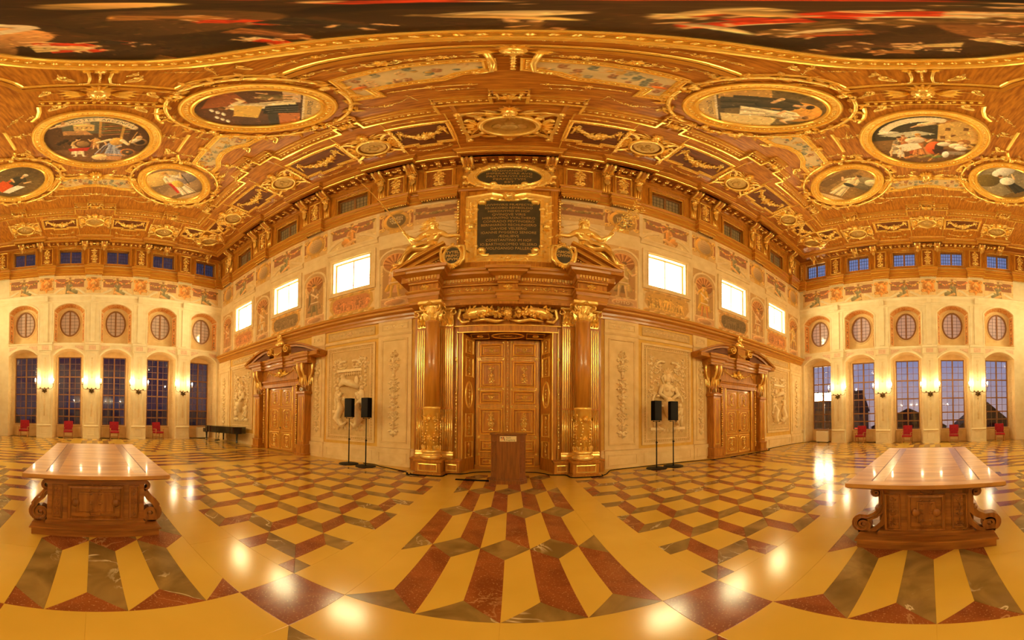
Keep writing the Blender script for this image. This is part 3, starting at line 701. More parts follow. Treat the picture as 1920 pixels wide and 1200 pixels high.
# gallery windows full of lamplight: 12, six each side
WN = 0
def lit_window(parent_M, x):
    global WN; WN += 1
    w = struct('window_%d' % WN, parent_M @ T(x, 7.87, -.22))
    m = MB(); 
    for a in (-1, 1): m.box(a * .88 - .06 * (a > 0), a * .88 + .06 * (a < 0), -.85, .85, -.05, .05); m.box(-.82, .82, a * .85 - .06 * (a > 0), a * .85 + .06 * (a < 0), -.05, .05)
    m.obj('window_frame', FRAMEW, w)
    m = MB(); m.box(-.025, .025, -.79, .79, -.045, .045); m.obj('mullion', FRAMEW, w)
    m = MB(); m.box(-.4, .4, -.79, .79, -.012, .0); me = m.mesh('lit_pane', LIT)
    for a in (-1, 1): inst(me, 'lit_pane', w, T(a * .42, 0, 0))
for x in WINX: lit_window(BACK, x)
for x in WINX: lit_window(FRONT, x)

# ---- end walls: piers, arched niches, tall windows and ovals
NH, NW, ND, OD = .97, .80, .95, .55     # niche half width, half width at the back, depths
KW = [-1.5, -.5, .5, 1.5, 2.5]
def arch_pts(hw, ys, ya, n=13):
    r = (hw * hw + (ya - ys) ** 2) / (2 * (ya - ys)); cy = ya - r; a = math.asin(min(1, hw / r))
    return [(r * math.sin(t), cy + r * math.cos(t)) for t in np.linspace(-a, a, n)]
def niche(mb, xc, y0, ys, ya, depth, ytop, hb, mi_rev, mi_back, backhole, yb=None):
    """front strip above the arch, splayed reveal, back plane; hb = half width at the back"""
    A = arch_pts(NH, ys, ya); B = arch_pts(hb, *(yb or (ys - .06, ya - .12)))
    n = len(A); V = [(xc + x, y, 0) for x, y in A] + [(xc + x, ytop, 0) for x, y in A]
    mb.add(V, [(i, i + 1, n + i + 1, n + i) for i in range(n - 1)], False, 0)
    A2 = [(-NH, y0)] + A + [(NH, y0)]; B2 = [(-hb, y0)] + B + [(hb, y0)]; n = len(A2)
    V = [(xc + x, y, 0) for x, y in A2] + [(xc + x, y, -depth) for x, y in B2]
    mb.add(V, [(i, n + i, n + i + 1, i + 1) for i in range(n - 1)], False, mi_rev)
    mb.add([V[0], V[n - 1], V[2 * n - 1], V[n]], [(0, 1, 2, 3)], False, mi_rev)
    P = [(xc + x, y) for x, y in B2]; c = np.array([xc, backhole[1]])
    th = np.linspace(0, 2 * PI, 48, endpoint=False)
    if backhole[0] == 'rect': P += []
    cor = [(x, y) for x, y in P] + ([(xc + a * backhole[2], backhole[1] + b * backhole[3]) for a in (-1, 1) for b in (-1, 1)] if backhole[0] == 'rect' else [])
    th = np.array(sorted({round(float(t), 6) for t in th} | {round(math.atan2(y - c[1], x - c[0]) % (2 * PI), 6) for x, y in cor}))
    if backhole[0] == 'oval': H = [(xc + backhole[2] * math.cos(t), backhole[1] + backhole[3] * math.sin(t)) for t in th]
    else: H = ray_outline(rect(xc - backhole[2], xc + backhole[2], backhole[1] - backhole[3], backhole[1] + backhole[3]), c, th)
    strip_plate(mb, ray_outline(P, c, th), H, -depth, mi_back)
    V = [(x, y, -depth) for x, y in H] + [(x, y, -depth - .18) for x, y in H]; n = len(H)
    mb.add(V, [(i, (i + 1) % n, n + (i + 1) % n, n + i) for i in range(n)], False, mi_back)
def end_wall(name, M):
    w = struct(name, M); mb = MB(); xs = []
    for k in KW:
        xc = k * SP
        niche(mb, xc, 0, 5.28, 5.74, ND, 6.10, NW + .03, 1, 1, ('rect', 3.09, .77, 2.28), (5.44, 5.73))
        niche(mb, xc, 6.10, 8.42, 8.92, OD, 9.0, NW, 1, 1, ('oval', 7.65, .67, .95)); xs.append((xc - NH, xc + NH))
    e = -8.665
    for a, b in xs: plates(mb, e, a, 0, 9.0, []); e = b
    plates(mb, e, 8.665, 0, 9.0, [])
    plates(mb, -8.665, 8.665, 9.0, 14.2, [(k * SP - .72, k * SP + .72, 12.06, 13.36) for k in KW], 0, 0)
    for k in KW: reveal(mb, k * SP - .72, k * SP + .72, 12.06, 13.36, 0, -.3, 2)
    mb.obj('plaster_face', [STUCCOP, STUCCO, WOODV], w); return w
wall_left = end_wall('wall_left', LEFT); wall_right = end_wall('wall_right', RIGHTM)

# ---- windows of the end walls
def bar(m, x0, x1, y0, y1, d=.03): m.box(x0, x1, y0, y1, -d, d)
ROWS = [(.81, 1.33, 1), (1.41, 1.85, 1), (1.93, 2.78, 2), (2.86, 3.98, 3), (4.06, 5.37, 3)]
fr = MB()
for a in (-1, 1): bar(fr, a * .77 - .06 * (a > 0), a * .77 + .06 * (a < 0), .81, 5.37, .06)
bar(fr, -.71, .71, .81, .87, .06); bar(fr, -.71, .71, 5.31, 5.37, .06); ME_TF = fr.mesh('window_frame', FRAMEW)
mu = MB(); bar(mu, -.045, .045, .87, 5.31, .055); ME_MU = mu.mesh('mullion', FRAMEW)
tr = MB(); bar(tr, -.71, .71, -.04, .04, .05); ME_TR = tr.mesh('transom', FRAMEW)
ME_MT, PANES = {}, []
for i, (a, b, n) in enumerate(ROWS):
    m = MB(); y0, y1 = max(a, .87), min(b, 5.31)
    for q in (-1, 1):
        m.box(q * .38 - .012, q * .38 + .012, y0, y1, -.018, .018)
        for k in range(1, n): yy = y0 + (y1 - y0) * k / n; m.box(min(q * .045, q * .71), max(q * .045, q * .71), yy - .012, yy + .012, -.018, .018)
    ME_MT[i] = m.mesh('glazing_bar', FRAMEW)
    hh = (y1 - y0) / n; g = MB(); g.box(-.155, .155, -hh / 2 + .014, hh / 2 - .014, -.003, .003); me = g.mesh('glass_pane', GLASS)
    for q in (-1, 1):
        for c in (.2125, .547):
            for k in range(n): PANES.append((me, q * c, y0 + hh * (k + .5)))
ov = MB(); E1, E2 = ell(0, 0, .67, .95, 40), ell(0, 0, .57, .85, 40)
strip_plate(ov, E1, E2, .06); strip_plate(ov, E2, E1, -.04); n = 40
for E, z in ((E2, 1),): ov.add([(x, y, .06) for x, y in E] + [(x, y, -.04) for x, y in E], [(i, (i + 1) % n, n + (i + 1) % n, n + i) for i in range(n)])
ME_OF = ov.mesh('oval_frame', FRAMEW); m = MB(); bar(m, -.045, .045, -.86, .86, .05); ME_OM = m.mesh('mullion', FRAMEW)
m = MB()
for x in (-.3, .3): h = .85 * math.sqrt(1 - (x / .57) ** 2); m.box(x - .009, x + .009, -h, h, -.012, .012)
for y in (-.6, -.36, -.12, .12, .36, .6): h = .57 * math.sqrt(1 - (y / .85) ** 2); m.box(-h, h, y - .009, y + .009, -.012, .012)
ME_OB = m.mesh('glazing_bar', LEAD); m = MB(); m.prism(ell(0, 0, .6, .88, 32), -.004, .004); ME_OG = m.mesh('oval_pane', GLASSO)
m = MB(); 
for a in (-1, 1): bar(m, a * .72 - .07 * (a > 0), a * .72 + .07 * (a < 0), -.65, .65, .05)
bar(m, -.65, .65, -.65, -.59, .05); bar(m, -.65, .65, .56, .65, .05); ME_FF = m.mesh('window_frame', FRAMEW)
m = MB(); bar(m, -.05, .05, -.6, .58, .05); ME_FM = m.mesh('mullion', FRAMEW)
m = MB()
for x in (-.36, -.2, .2, .36, -.51, .51): m.box(x - .009, x + .009, -.6, .58, -.012, .012)
for y in (-.3, 0, .28): m.box(-.66, .66, y - .009, y + .009, -.012, .012)
ME_FB = m.mesh('glazing_bar', LEAD); m = MB(); m.box(-.66, .66, -.6, .58, -.004, .004); ME_FG = m.mesh('glass_pane', GLASS); ME_FG2 = m.mesh('glass_pane', GLASSF)
for M in (LEFT, RIGHTM):
    for k in KW:
        WN += 1; w = struct('window_%d' % WN, M @ T(k * SP, 0, -ND - .06))
        inst(ME_TF, 'window_frame', w); inst(ME_MU, 'mullion', w)
        for y in (1.37, 1.89, 2.82, 4.02): inst(ME_TR, 'transom', w, T(0, y, 0))
        for i in ME_MT: inst(ME_MT[i], 'glazing_bar', w)
        for me, x, y in PANES: inst(me, 'glass_pane', w, T(x, y, 0))
        WN += 1; w = struct('window_%d' % WN, M @ T(k * SP, 7.65, -OD - .05))
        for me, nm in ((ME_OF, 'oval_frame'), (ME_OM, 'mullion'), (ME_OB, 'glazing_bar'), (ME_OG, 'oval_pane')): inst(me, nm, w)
        WN += 1; w = struct('window_%d' % WN, M @ T(k * SP, 12.71, -.24))
        for me, nm in ((ME_FF, 'window_frame'), (ME_FM, 'mullion'), (ME_FB, 'glazing_bar'), (ME_FG, 'glass_pane')): inst(me, nm, w)
for x in WINX:
    WN += 1; w = struct('window_%d' % WN, BACK @ T(x, 12.42, -.20, sx=1.04, sy=.92))
    for me, nm in ((ME_FF, 'window_frame'), (ME_FM, 'mullion'), (ME_FB, 'glazing_bar'), (ME_FG2, 'glass_pane')): inst(me, nm, w)
    m = MB(); m.box(x - .75, x + .75, 11.82, 13.02, -.42, -.36); m.obj('attic_boarding', FIELD, wall_back)
# ================================================================== CEILING
ceiling = struct('ceiling')
mb = MB(); mb.box(-XW, XW, -YB, YB, ZC, ZC + .3); mb.obj('plank_field', WOOD, ceiling)
TO, ZO, TI, ZI = .80, 13.97, 2.98, 14.30
SIDES = {'back': (BACK, 16.6), 'left': (LEFT, 8.665), 'right': (RIGHT, 8.665), 'front': (FRONT, 16.6)}
TB = math.atan2(ZI - ZO, TI - TO)
def cove(side, x, t, rot=0.0, s=1.0, lift=0.0):
    """matrix of a spot on the sloping band: x along the wall, t metres in from it"""
    Mw = SIDES[side][0]; ex, eo, og = Mw[:3, 0], Mw[:3, 2], Mw[:3, 3]; Zv = np.array([0, 0, 1.])
    z = ZO + (t - TO) * math.tan(TB); p = og + ex * x + eo * t + Zv * z
    y = eo * math.cos(TB) + Zv * math.sin(TB); n = np.cross(ex, y); p = p + n * lift
    return basis(p, ex, y, n) @ T(0, 0, 0, rot, s)
# plan of the inner edge, with ressaults (side -> list of (centre, half width, extra depth))
BUMP = {'back': [(0, 1.56, .42), (0, .36, .30), *[(s * 7.84, 1.10, .34) for s in (-1, 1)], *[(s * c, .37, .32) for s in (-1, 1) for c in (3.90, 7.84, 11.8)]],
        'left': [(0, 1.0, .50), (0, .36, .28), (3.9, .36, .30), (-3.9, .36, .30)]}
BUMP['front'] = BUMP['back']; BUMP['right'] = BUMP['left']
def bumped(L, base, bumps):
    """polyline (x, t) from -L+base to L-base with steps"""
    xs = sorted({b[0] + q * b[1] for b in bumps for q in (-1, 1)})
    f = lambda x: base + sum(b[2] for b in bumps if abs(x - b[0]) < b[1] - 1e-6)
    P = [(-L + base, base)]
    for x in xs: P += [(x, f(x - 1e-3)), (x, f(x + 1e-3))]
    return P + [(L - base, base)]
def loop(base, bumpd):
    W = []
    for sd in ('back', 'left', 'front', 'right'):
        Mw, L = SIDES[sd]; P = bumped(L, base, bumpd[sd])
        # run each side so the whole ring is counter-clockwise seen from above
        pts = [(Mw[:3, 3] + Mw[:3, 0] * x + Mw[:3, 2] * t)[:2] for x, t in P][::-1]
        W += [tuple(p) for p in pts[:-1]]
    return W
ring = loop(3.36, BUMP)
mb = MB(); mb.sweep(ring, [(-.02, ZC + .01), (0, ZC - .05), (.05, ZC - .07), (.07, ZC - .14), (.16, ZC - .15), (.17, ZC - .20), (.30, ZC - .22), (.33, ZC - .30), (.42, ZC - .31), (.42, ZC)], True)
mb.obj('edge_moulding', WOODM, ceiling)
for off, z in ((.055, ZC - .075), (.165, ZC - .155)):
    mb = MB(); R2 = loop(3.36 - off, BUMP); mb.sweep(R2, [(-.022, z), (-.015, z - .022), (.015, z - .022), (.022, z)], True); mb.obj('gilt_fillet', GOLDM, ceiling)
mb = MB(); R2 = loop(3.36 - .37, BUMP); mb.sweep(R2, [(-.045, ZI + .02), (-.03, ZI - .03), (.03, ZI - .03), (.045, ZI + .02)], True); mb.obj('gilt_fillet', GOLDM, ceiling)
mb = MB(); eggs(mb, loop(3.36 - .24, BUMP), .16, .05, ZC - .225, True, (5, 4), 1.4); mb.obj('bead_moulding', GOLD, ceiling, kind='stuff')
# cornice ressaults over the bracket pairs
BC = {'back': [(0, 1.55, .22)] + [(s * c, .93, .22) for s in (-1, 1) for c in (3.94, 7.80, 11.66)], 'left': [(c, .93, .22) for c in (-3.95, 0, 3.95)]}
BC['front'] = BC['back']; BC['right'] = BC['left']
# sloping band and its end faces
for sd in ('back', 'left', 'right', 'front'):
    Mw, L = SIDES[sd]; mb = MB(); mb.M = Mw; zs = lambda t: ZO + (t - TO) * math.tan(TB)
    xs = sorted({-L + TI, L - TI, *[b[0] + q * b[1] for b in BUMP[sd] if b[1] > .9 for q in (-1, 1)]})
    ti = lambda x: TI + sum(b[2] for b in BUMP[sd] if abs(x - b[0]) < b[1] and b[1] > .9)
    V = []; 
    mb.add([(-L + .5, zs(.5), .5), (-L + TI, zs(TI), TI), (-L + TI, zs(.5), .5)], [(0, 1, 2)]); mb.add([(L - .5, zs(.5), .5), (L - TI, zs(TI), TI), (L - TI, zs(.5), .5)], [(0, 2, 1)])
    for a, b in zip(xs[:-1], xs[1:]):
        t = ti((a + b) / 2) + .06; mb.add([(a, zs(.5), .5), (b, zs(.5), .5), (b, zs(t), t), (a, zs(t), t)], [(0, 1, 2, 3)])
    mb.obj('sloping_band', WOOD, ceiling)
    mb = MB(); mb.M = Mw; mb.add([(-L, 13.70, 0), (L, 13.70, 0), (L - .7, 13.70, .7), (-L + .7, 13.70, .7)], [(0, 1, 2, 3)]); 
    for c, hw, d in BC[sd]: mb.add([(c - hw, 13.70, .6), (c + hw, 13.70, .6), (c + hw, 13.70, .92), (c - hw, 13.70, .92)], [(0, 1, 2, 3)])
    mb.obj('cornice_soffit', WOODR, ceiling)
corona = loop(.68, BC)
mb = MB(); mb.sweep(corona, [(.06, 13.70), (.05, 13.66), (0, 13.66), (-.02, 13.74), (-.05, 13.76), (-.05, 13.86), (-.12, 13.90), (-.16, 13.98), (-.1, 14.02), (.3, 14.02)], True); mb.obj('corona', WOODM, ceiling)
mb = MB(); mb.sweep(loop(.70, BC), [(-.02, 13.75), (-.035, 13.72), (-.02, 13.70), (.0, 13.71)], True); mb.obj('gilt_fillet', GOLDM, ceiling)
mb = MB(); mb.sweep(loop(.83, BC), [(-.02, 13.99), (-.03, 13.965), (-.01, 13.955), (.02, 13.96)], True); mb.obj('gilt_fillet', GOLDM, ceiling)

# shared ornament of the band and cornice
m = MB(); o_cartouche(m, 2.2, 1.5); CAR_BIG = m.mesh('strapwork', GOLD)
m = medal_mesh(2.5, 1.75); MED_BIG = m.mesh('medallion', BRONZE)
m = MB(); o_cartouche(m, 1.75, 1.35); CAR = m.mesh('strapwork', GOLD); m = medal_mesh(1.75, 1.35)
MEDM = mat('gilt_bronze', (0.50, 0.33, 0.10), (0.62, 0.42, 0.14), rough=0.45, metal=0.6, scale=9)
MED = m.mesh('medallion', MEDM); MED_BIG.materials.clear(); MED_BIG.materials.append(MEDM)
def panel_frame(w, h, notch=True):
    a, b = w / 2, h / 2
    P = [(-a, -b), (-a * .36, -b), (-a * .36, -b - .12), (a * .36, -b - .12), (a * .36, -b), (a, -b), (a, b), (-a, b)] if notch else rect(-a, a, -b, b)
    m = MB(); m.sweep(P, [(-.01, .0), (0, .05), (.045, .075), (.07, .05), (.10, .085), (.13, .06), (.14, .0)], True); fr = m
    e = MB(); eggs(e, inset(P, -.055), .09, .03, .07, True, (5, 4), 1.2)
    g = MB(); g.prism(inset(P, -.01), .004, .012); return fr, e, g
PF = {}
for w, h in ((1.48, .92), (1.98, .92), (1.75, .70), (1.05, .70)):
    fr, e, g = panel_frame(w, h); gl = MB(); o_garland(gl, w * .92, h * .36, .165, 34, seed=int(w * 10)); gl2 = MB(); gl2.M = T(0, h * .2); gl2.merge(gl)
    PF[w] = (fr.mesh('panel_frame', GOLDM), e.mesh('bead_moulding', GOLD), g.mesh('panel_ground', WOODD), gl2.mesh('garland', GOLD))
m = MB(); o_garland(m, 1.3, .10, .055, 20, False, 3)
for q in (-1, 1): o_rosette(m, q * .62, .02, .09, 6); m.tube([(q * .62, .02, .02), (q * .72, .1, .03), (q * .62, .16, .02)], .022, 5)
FEST = m.mesh('festoon', GOLD)
m = MB(); m.tube([(-.65, 0, .025), (.65, 0, .025)], .018, 6); o_rosette(m, 0, 0, .09, 7, .02)
for q in (-1, 1):
    o_rosette(m, q * .55, 0, .06, 6, .02)
    for i in range(4): m.leaf(q * (.12 + .1 * i), 0, (0 if q > 0 else PI), .12, .07, .035, .02)
ROD = m.mesh('gilt_rod', GOLD)
m = MB(); o_rosette(m, 0, 0, .11, 8); ROS = m.mesh('rosette', GOLD); m = MB(); o_rosette(m, 0, 0, .07, 7); ROSS = m.mesh('rosette', GOLD)
m = MB()
for i in range(7): m.leaf(0, -.12, PI * (i + .5) / 7, .27, .11, .06)
for q in (-1, 1): m.tube([(q * .22, -.16, .02), (q * .20, .02, .05), (q * .24, .14, .03)], .03, 5); m.blob((q * .24, .15, .03), .045, nu=6, nv=4)
PALM = m.mesh('palmette', GOLD)
m = MB(); o_console(m, .58, .56, .40); CONS = m.mesh('console', [WOODM, GOLD])
m = MB(); m.box(-.17, .17, 0, 1.35, 0, .10, bev=.015); BPIL = m.mesh('bracket_pilaster', WOODM); m = MB()
for i in (-1, 0, 1): m.tube([(i * .09, .06, .10), (i * .09, .95, .10)], .024, 6)
BREED = m.mesh('gilt_reed', GOLDM)
m = MB(); o_mask(m, 0, .05, .22); m.leaf(0, -.05, -PI / 2, .42, .2, .08, .04)
for q in (-1, 1): m.leaf(q * .04, -.02, -PI / 2 - q * .3, .32, .12, .05, .03)
PEND = m.mesh('pendant_mask', GOLD)
m = MB(); m.box(-.09, .09, 0, .46, 0, .10, bev=.015); o_rosette(m, 0, .36, .085, 6, .10); MODIL = m.mesh('modillion', WOODM)
MODIL.materials.append(GOLD)
m = MB(); m.box(-.085, .085, 0, .46, 0, .10, 0, bev=.015); m.cur = 1; o_rosette(m, 0, .34, .09, 6, .10); m.blob((0, .14, .10), (.05, .08, .03), nu=6, nv=4); MODIL = m.mesh('modillion', [WOODM, GOLD])
CARX = {'back': [(0, 1), *[(s * c, 0) for s in (-1, 1) for c in (3.88, 7.86, 11.8)]], 'left': [(0, 1), (3.92, 0), (-3.92, 0)]}
GARX = {'back': [*[(s * c, w) for s in (-1, 1) for c, w in ((2.28, 1.48), (5.82, 1.98), (9.8, 1.98), (13.2, 1.05))]], 'left': [(1.9, 1.75), (-1.9, 1.75), (5.55, 1.05), (-5.55, 1.05)]}
BRK = {'back': [-1.33, 1.33, *[s * (c + q * .62) for s in (-1, 1) for c in (3.9, 7.72, 11.6) for q in (-1, 1)], -15.0, 15.0], 'left': [c + q * .6 for c in (-3.95, 0, 3.95) for q in (-1, 1)] + [7.4]}
for d in (CARX, GARX, BRK): d['right'] = [(-v if not isinstance(v, tuple) else (-v[0], v[1])) for v in d['left']]
hid = lambda sd, x, lim: sd != 'back' and (x if sd == 'left' else -x) < -lim
for sd in ('back', 'left', 'right'):
    Mw, L = SIDES[sd]
    for x, big in CARX[sd]:
        if hid(sd, x, 5): continue
        t = (2.2 if sd == 'back' else 2.35) if big else 1.88
        s = (1.12 if sd == 'back' else .78) if big else 1.0
        g = struct('cartouche'); g.parent = ceiling; g.matrix_local = Matrix(cove(sd, x, t, 0, s, .02).tolist()); del g['kind']
        inst(CAR_BIG if big else CAR, 'strapwork', g); inst(MED_BIG if big else MED, 'medallion', g)
        hw = (1.45 if sd == 'back' else .9) if big else .80
        for q in (-1, 1):
            m = MB(); m.box(-.02, .02, -1.0, 1.08, 0, .035, bev=.008); inst(m.mesh('gilt_rib', GOLDM), 'gilt_rib', ceiling, cove(sd, x + q * hw, 1.92))
            inst(ROSS, 'rosette', ceiling, cove(sd, x + q * hw * .72, 1.0, 0, 1, .01))
        inst(PALM, 'palmette', ceiling, cove(sd, x, 3.30 + (.42 if big else (.34 if abs(abs(x) - 7.86) < .1 else 0)), 0, 1, .12))
    for x, w in GARX[sd]:
        if hid(sd, x, 4): continue
        t = 2.05 if sd == 'back' else 2.22
        for me in PF[w]: inst(me, me.name.split('.')[0], ceiling, cove(sd, x, t, 0, 1, .005))
        inst(FEST, 'festoon', ceiling, cove(sd, x, 1.22, 0, min(1, w / 1.6), .01)); inst(ROD, 'gilt_rod', ceiling, cove(sd, x, 2.78, 0, min(1, w / 1.5), .01))
    bs = sorted(BRK[sd])
    for x in bs:
        if hid(sd, x, 5): continue
        inst(CONS, 'console', ceiling, Mw @ T(x, 13.72, .06) @ np.diag([1, 1 if sd == 'back' else .6, 1, 1])); inst(PEND, 'pendant_mask', ceiling, Mw @ (T(x, 13.05, .16, 0, 1.45) if sd == 'back' else T(x, 13.52, .30, 0, 1.1)))
        if sd == 'back': inst(BPIL, 'bracket_pilaster', ceiling, Mw @ T(x, 11.86, .03)); inst(BREED, 'gilt_reed', ceiling, Mw @ T(x, 11.88, .03))
    for a, b in zip(bs[:-1], bs[1:]):
        n = max(1, round((b - a) / .52)); n = 3 if n == 2 and b - a > 1.0 else n
        for i in range(1, n):
            x = a + (b - a) * i / n
            if hid(sd, x, 6): continue
            inst(MODIL, 'modillion', ceiling, Mw @ np.array([[1, 0, 0, x], [0, 0, -1, 13.70], [0, 1, 0, .1], [0, 0, 0, 1.]]))
        for i in range(n):
            x = a + (b - a) * (i + .5) / n
            if hid(sd, x, 6): continue
            inst(ROS if b - a < 1.4 else ROSS, 'rosette', ceiling, Mw @ np.array([[1, 0, 0, x], [0, 0, -1, 13.69], [0, 1, 0, .34], [0, 0, 0, 1.]]))
for sx in (-1, 1):      # corner cartouches on the mitre
    ex = np.array([1, -sx * 1.0 * -1, 0.]) / math.sqrt(2); 
    y = np.array([-sx, -1, 0.]) / math.sqrt(2); n = np.array([0, 0, -1.]); ex = np.cross(y, n)
    g = struct('cartouche'); g.parent = ceiling; del g['kind']; g.matrix_local = Matrix(basis((sx * 14.72, 6.80, 14.08), ex, y, n).tolist())
    inst(CAR, 'strapwork', g); inst(MED, 'medallion', g)

# ---- mouldings of the flat
def C2(P): return [(x, -y) for x, y in P]
def ceil_mould(P, prof, material, name, closed=True):
    m = MB(); m.M = CEIL; Q = C2(P)
    if closed and sum(Q[i - 1][0] * Q[i][1] - Q[i][0] * Q[i - 1][1] for i in range(len(Q))) < 0: Q = Q[::-1]
    m.sweep(Q, prof, closed); return m.obj(name, material, ceiling)
Q4 = [(-4.47, 0), (-4.47, 1.33), (-4.2, 1.40), (-3.93, 1.53), (-3.62, 1.75), (-3.40, 1.98), (-3.22, 2.25), (-3.08, 2.46), (-2.2, 2.38), (0, 2.34)]
fullq = Q4[:-1] + [(0, 2.34)] + [(-x, y) for x, y in Q4[:-1]][::-1]; fullq = fullq + [(x, -y) for x, y in fullq[1:-1]][::-1]
fullq = [(x * .999, y) for x, y in fullq]
ceil_mould(fullq, [(-.05, 0), (-.04, .05), (-.01, .07), (.02, .045), (.06, .06), (.08, 0)], GOLDM, 'gilt_moulding')
ceil_mould([(x * 1.045, y * 1.075) for x, y in fullq], [(-.09, 0), (-.08, .08), (.06, .08), (.09, 0)], WOODM, 'oak_moulding')
for sx in (-1, 1):
    # egg-and-dart arc and bars round each round painting
    arc = [(sx * (5.42 + .06 * math.cos(t)), 1.25 * math.sin(t)) for t in np.linspace(-PI / 2, PI / 2, 11)]
    m = MB(); m.M = CEIL; eggs(m, C2(arc), .17, .075, .03, False, (6, 4)); m.sweep(C2(arc), [(-.14, 0), (-.13, .07), (-.09, .07), (-.08, .02)], False); m.sweep(C2(arc), [(.08, .02), (.09, .07), (.13, .07), (.14, 0)], False)
    m.obj('egg_moulding', GOLDM, ceiling, kind='stuff')
    for sy in (-1, 1):
        for P in ([(5.62, 1.28), (5.9, 1.32), (6.2, 1.42), (6.46, 1.62)], [(6.9, 2.52), (8.1, 2.56)], [(9.25, 1.55), (9.5, 1.3), (9.95, 1.15)], [(6.55, 2.75), (6.7, 2.62)], [(8.6, 2.75), (8.3, 2.62)]):
            Qp = [(sx * x, sy * y) for x, y in P]
            if sy < 0 and P[0][0] < 8: 
                if P[0][0] < 6.6: pass
            m = MB(); m.M = CEIL; m.sweep(C2(Qp), [(-.06, 0), (-.05, .07), (0, .09), (.05, .07), (.06, 0)], False); m.obj('gilt_bar', GOLDM, ceiling)
def CM(X, Y, up, s=1.0, drop=.02):
    a, b = np.array(up, float) / np.hypot(*up); return basis((X, Y, ZC - drop), (-b, a, 0), (a, b, 0), (0, 0, -1)) @ T(0, 0, 0, 0, s)
# loose gilt ornament of the flat: (mesh, name)
m = MB(); o_hscroll(m, 1.5, .34, 2); o_hscroll(m, 1.3, .26, 3); HS = m.mesh('gilt_scroll', GOLD)
m = MB(); o_scroll(m, -.45, -.1, .2, .8, 1, .07); o_scroll(m, -.4, -.1, 1.1, .45, -1, .07); HC = m.mesh('gilt_scroll', GOLD)
m = MB(); o_scroll(m, .45, -.1, PI - .2, .8, -1, .07); o_scroll(m, .4, -.1, PI - 1.1, .45, 1, .07); HC2 = m.mesh('gilt_scroll', GOLD)
m = MB(); o_mask(m, 0, 0, .36, True); CH = m.mesh('winged_mask', GOLD)
m = MB(); o_garland(m, 1.6, .28, .06, 26, True, 5); GG = m.mesh('festoon', GOLD)
m = MB(); o_vscroll(m, .42, .95, True, 1, 3); VS = m.mesh('arabesque', GOLD)
m = MB()
for q in (-1, 1): m.tube([(q * .25, .45, .03), (q * .22, 0, .05), (q * .26, -.35, .04), (q * .42, -.42, .03)], [.05, .045, .04, .05], 6); m.blob((q * .46, -.40, .03), .07, nu=7, nv=5)
m.tube([(0, .45, .03), (0, -.3, .03)], .03, 5)
for i in range(6): m.blob((0, .35 - i * .12, .04), .045, nu=6, nv=4)
o_mask(m, 0, .55, .34, True); LYRE = m.mesh('scroll_pendant', GOLD)
for sx in (-1, 1):
    L = lambda x, y, up, me, s=1.0: inst(me, me.name.split('.')[0], ceiling, CM(sx * x, y, (up[0] * sx, up[1]), s * 1.28))
    IN = (-1, 0)
    L(4.15, 0, IN, LYRE, .55); L(4.96, 0, IN, CH, 1.3)
    for sy in (-1, 1):
        a, b = (HC, HC2) if sx * sy < 0 else (HC2, HC)
        L(4.22, sy * .72, IN, a, .62); L(4.95, sy * .85, IN, b, .62); L(5.80, sy * .75, IN, b, .72); L(7.25, sy * 2.1, (0, sy), VS, .8)
        L(3.98, sy * 1.98, (1, sy * .8), HS, .5); L(8.35, sy * 2.25, (0, sy), HC, .7); L(9.6, sy * .85, IN, a, .6); L(6.35, sy * 2.05, (-.6, sy * .6), HS, .5)
        L(10.3, sy * 1.0, IN, HS, .6); L(12.05, sy * 1.1, IN, ROD, 1.0); L(12.2, sy * 2.2, IN, GG, .62); L(11.45, sy * 4.85, (-.5, -sy), HC, .8)
    L(10.42, 0, IN, CH, 1.15); L(11.95, 0, IN, HS, .75)
    L(7.0, 3.05, (0, -1), VS, .55); L(8.25, 3.05, (0, -1), VS, .55); L(7.62, 3.3, (0, -1), CH, .6)
    for x, y, s in ((5.75, 4.83, .8), (6.8, 4.55, .7), (8.5, 4.7, .8), (9.4, 4.72, .7)): L(x, y, (0, -1), HC if x < 7 else HC2, s)
    L(1.55, 2.88, (0, -1), HS, .95); L(2.75, 2.75, (0, -1), HS, .6); L(.75, 2.85, (0, -1), HS, .6)
    L(1.35, 4.30, (0, -1), ROD, 1.0); L(2.5, 4.68, (0, -1), GG, .7); L(3.3, 4.85, (0, -1), HC, .5)
    L(2.0, 2.15, (0, -1), HS, .55); L(3.3, 1.45, (-1, 1), HS, .5); L(3.95, .6, (-1, 0), HC, .4)
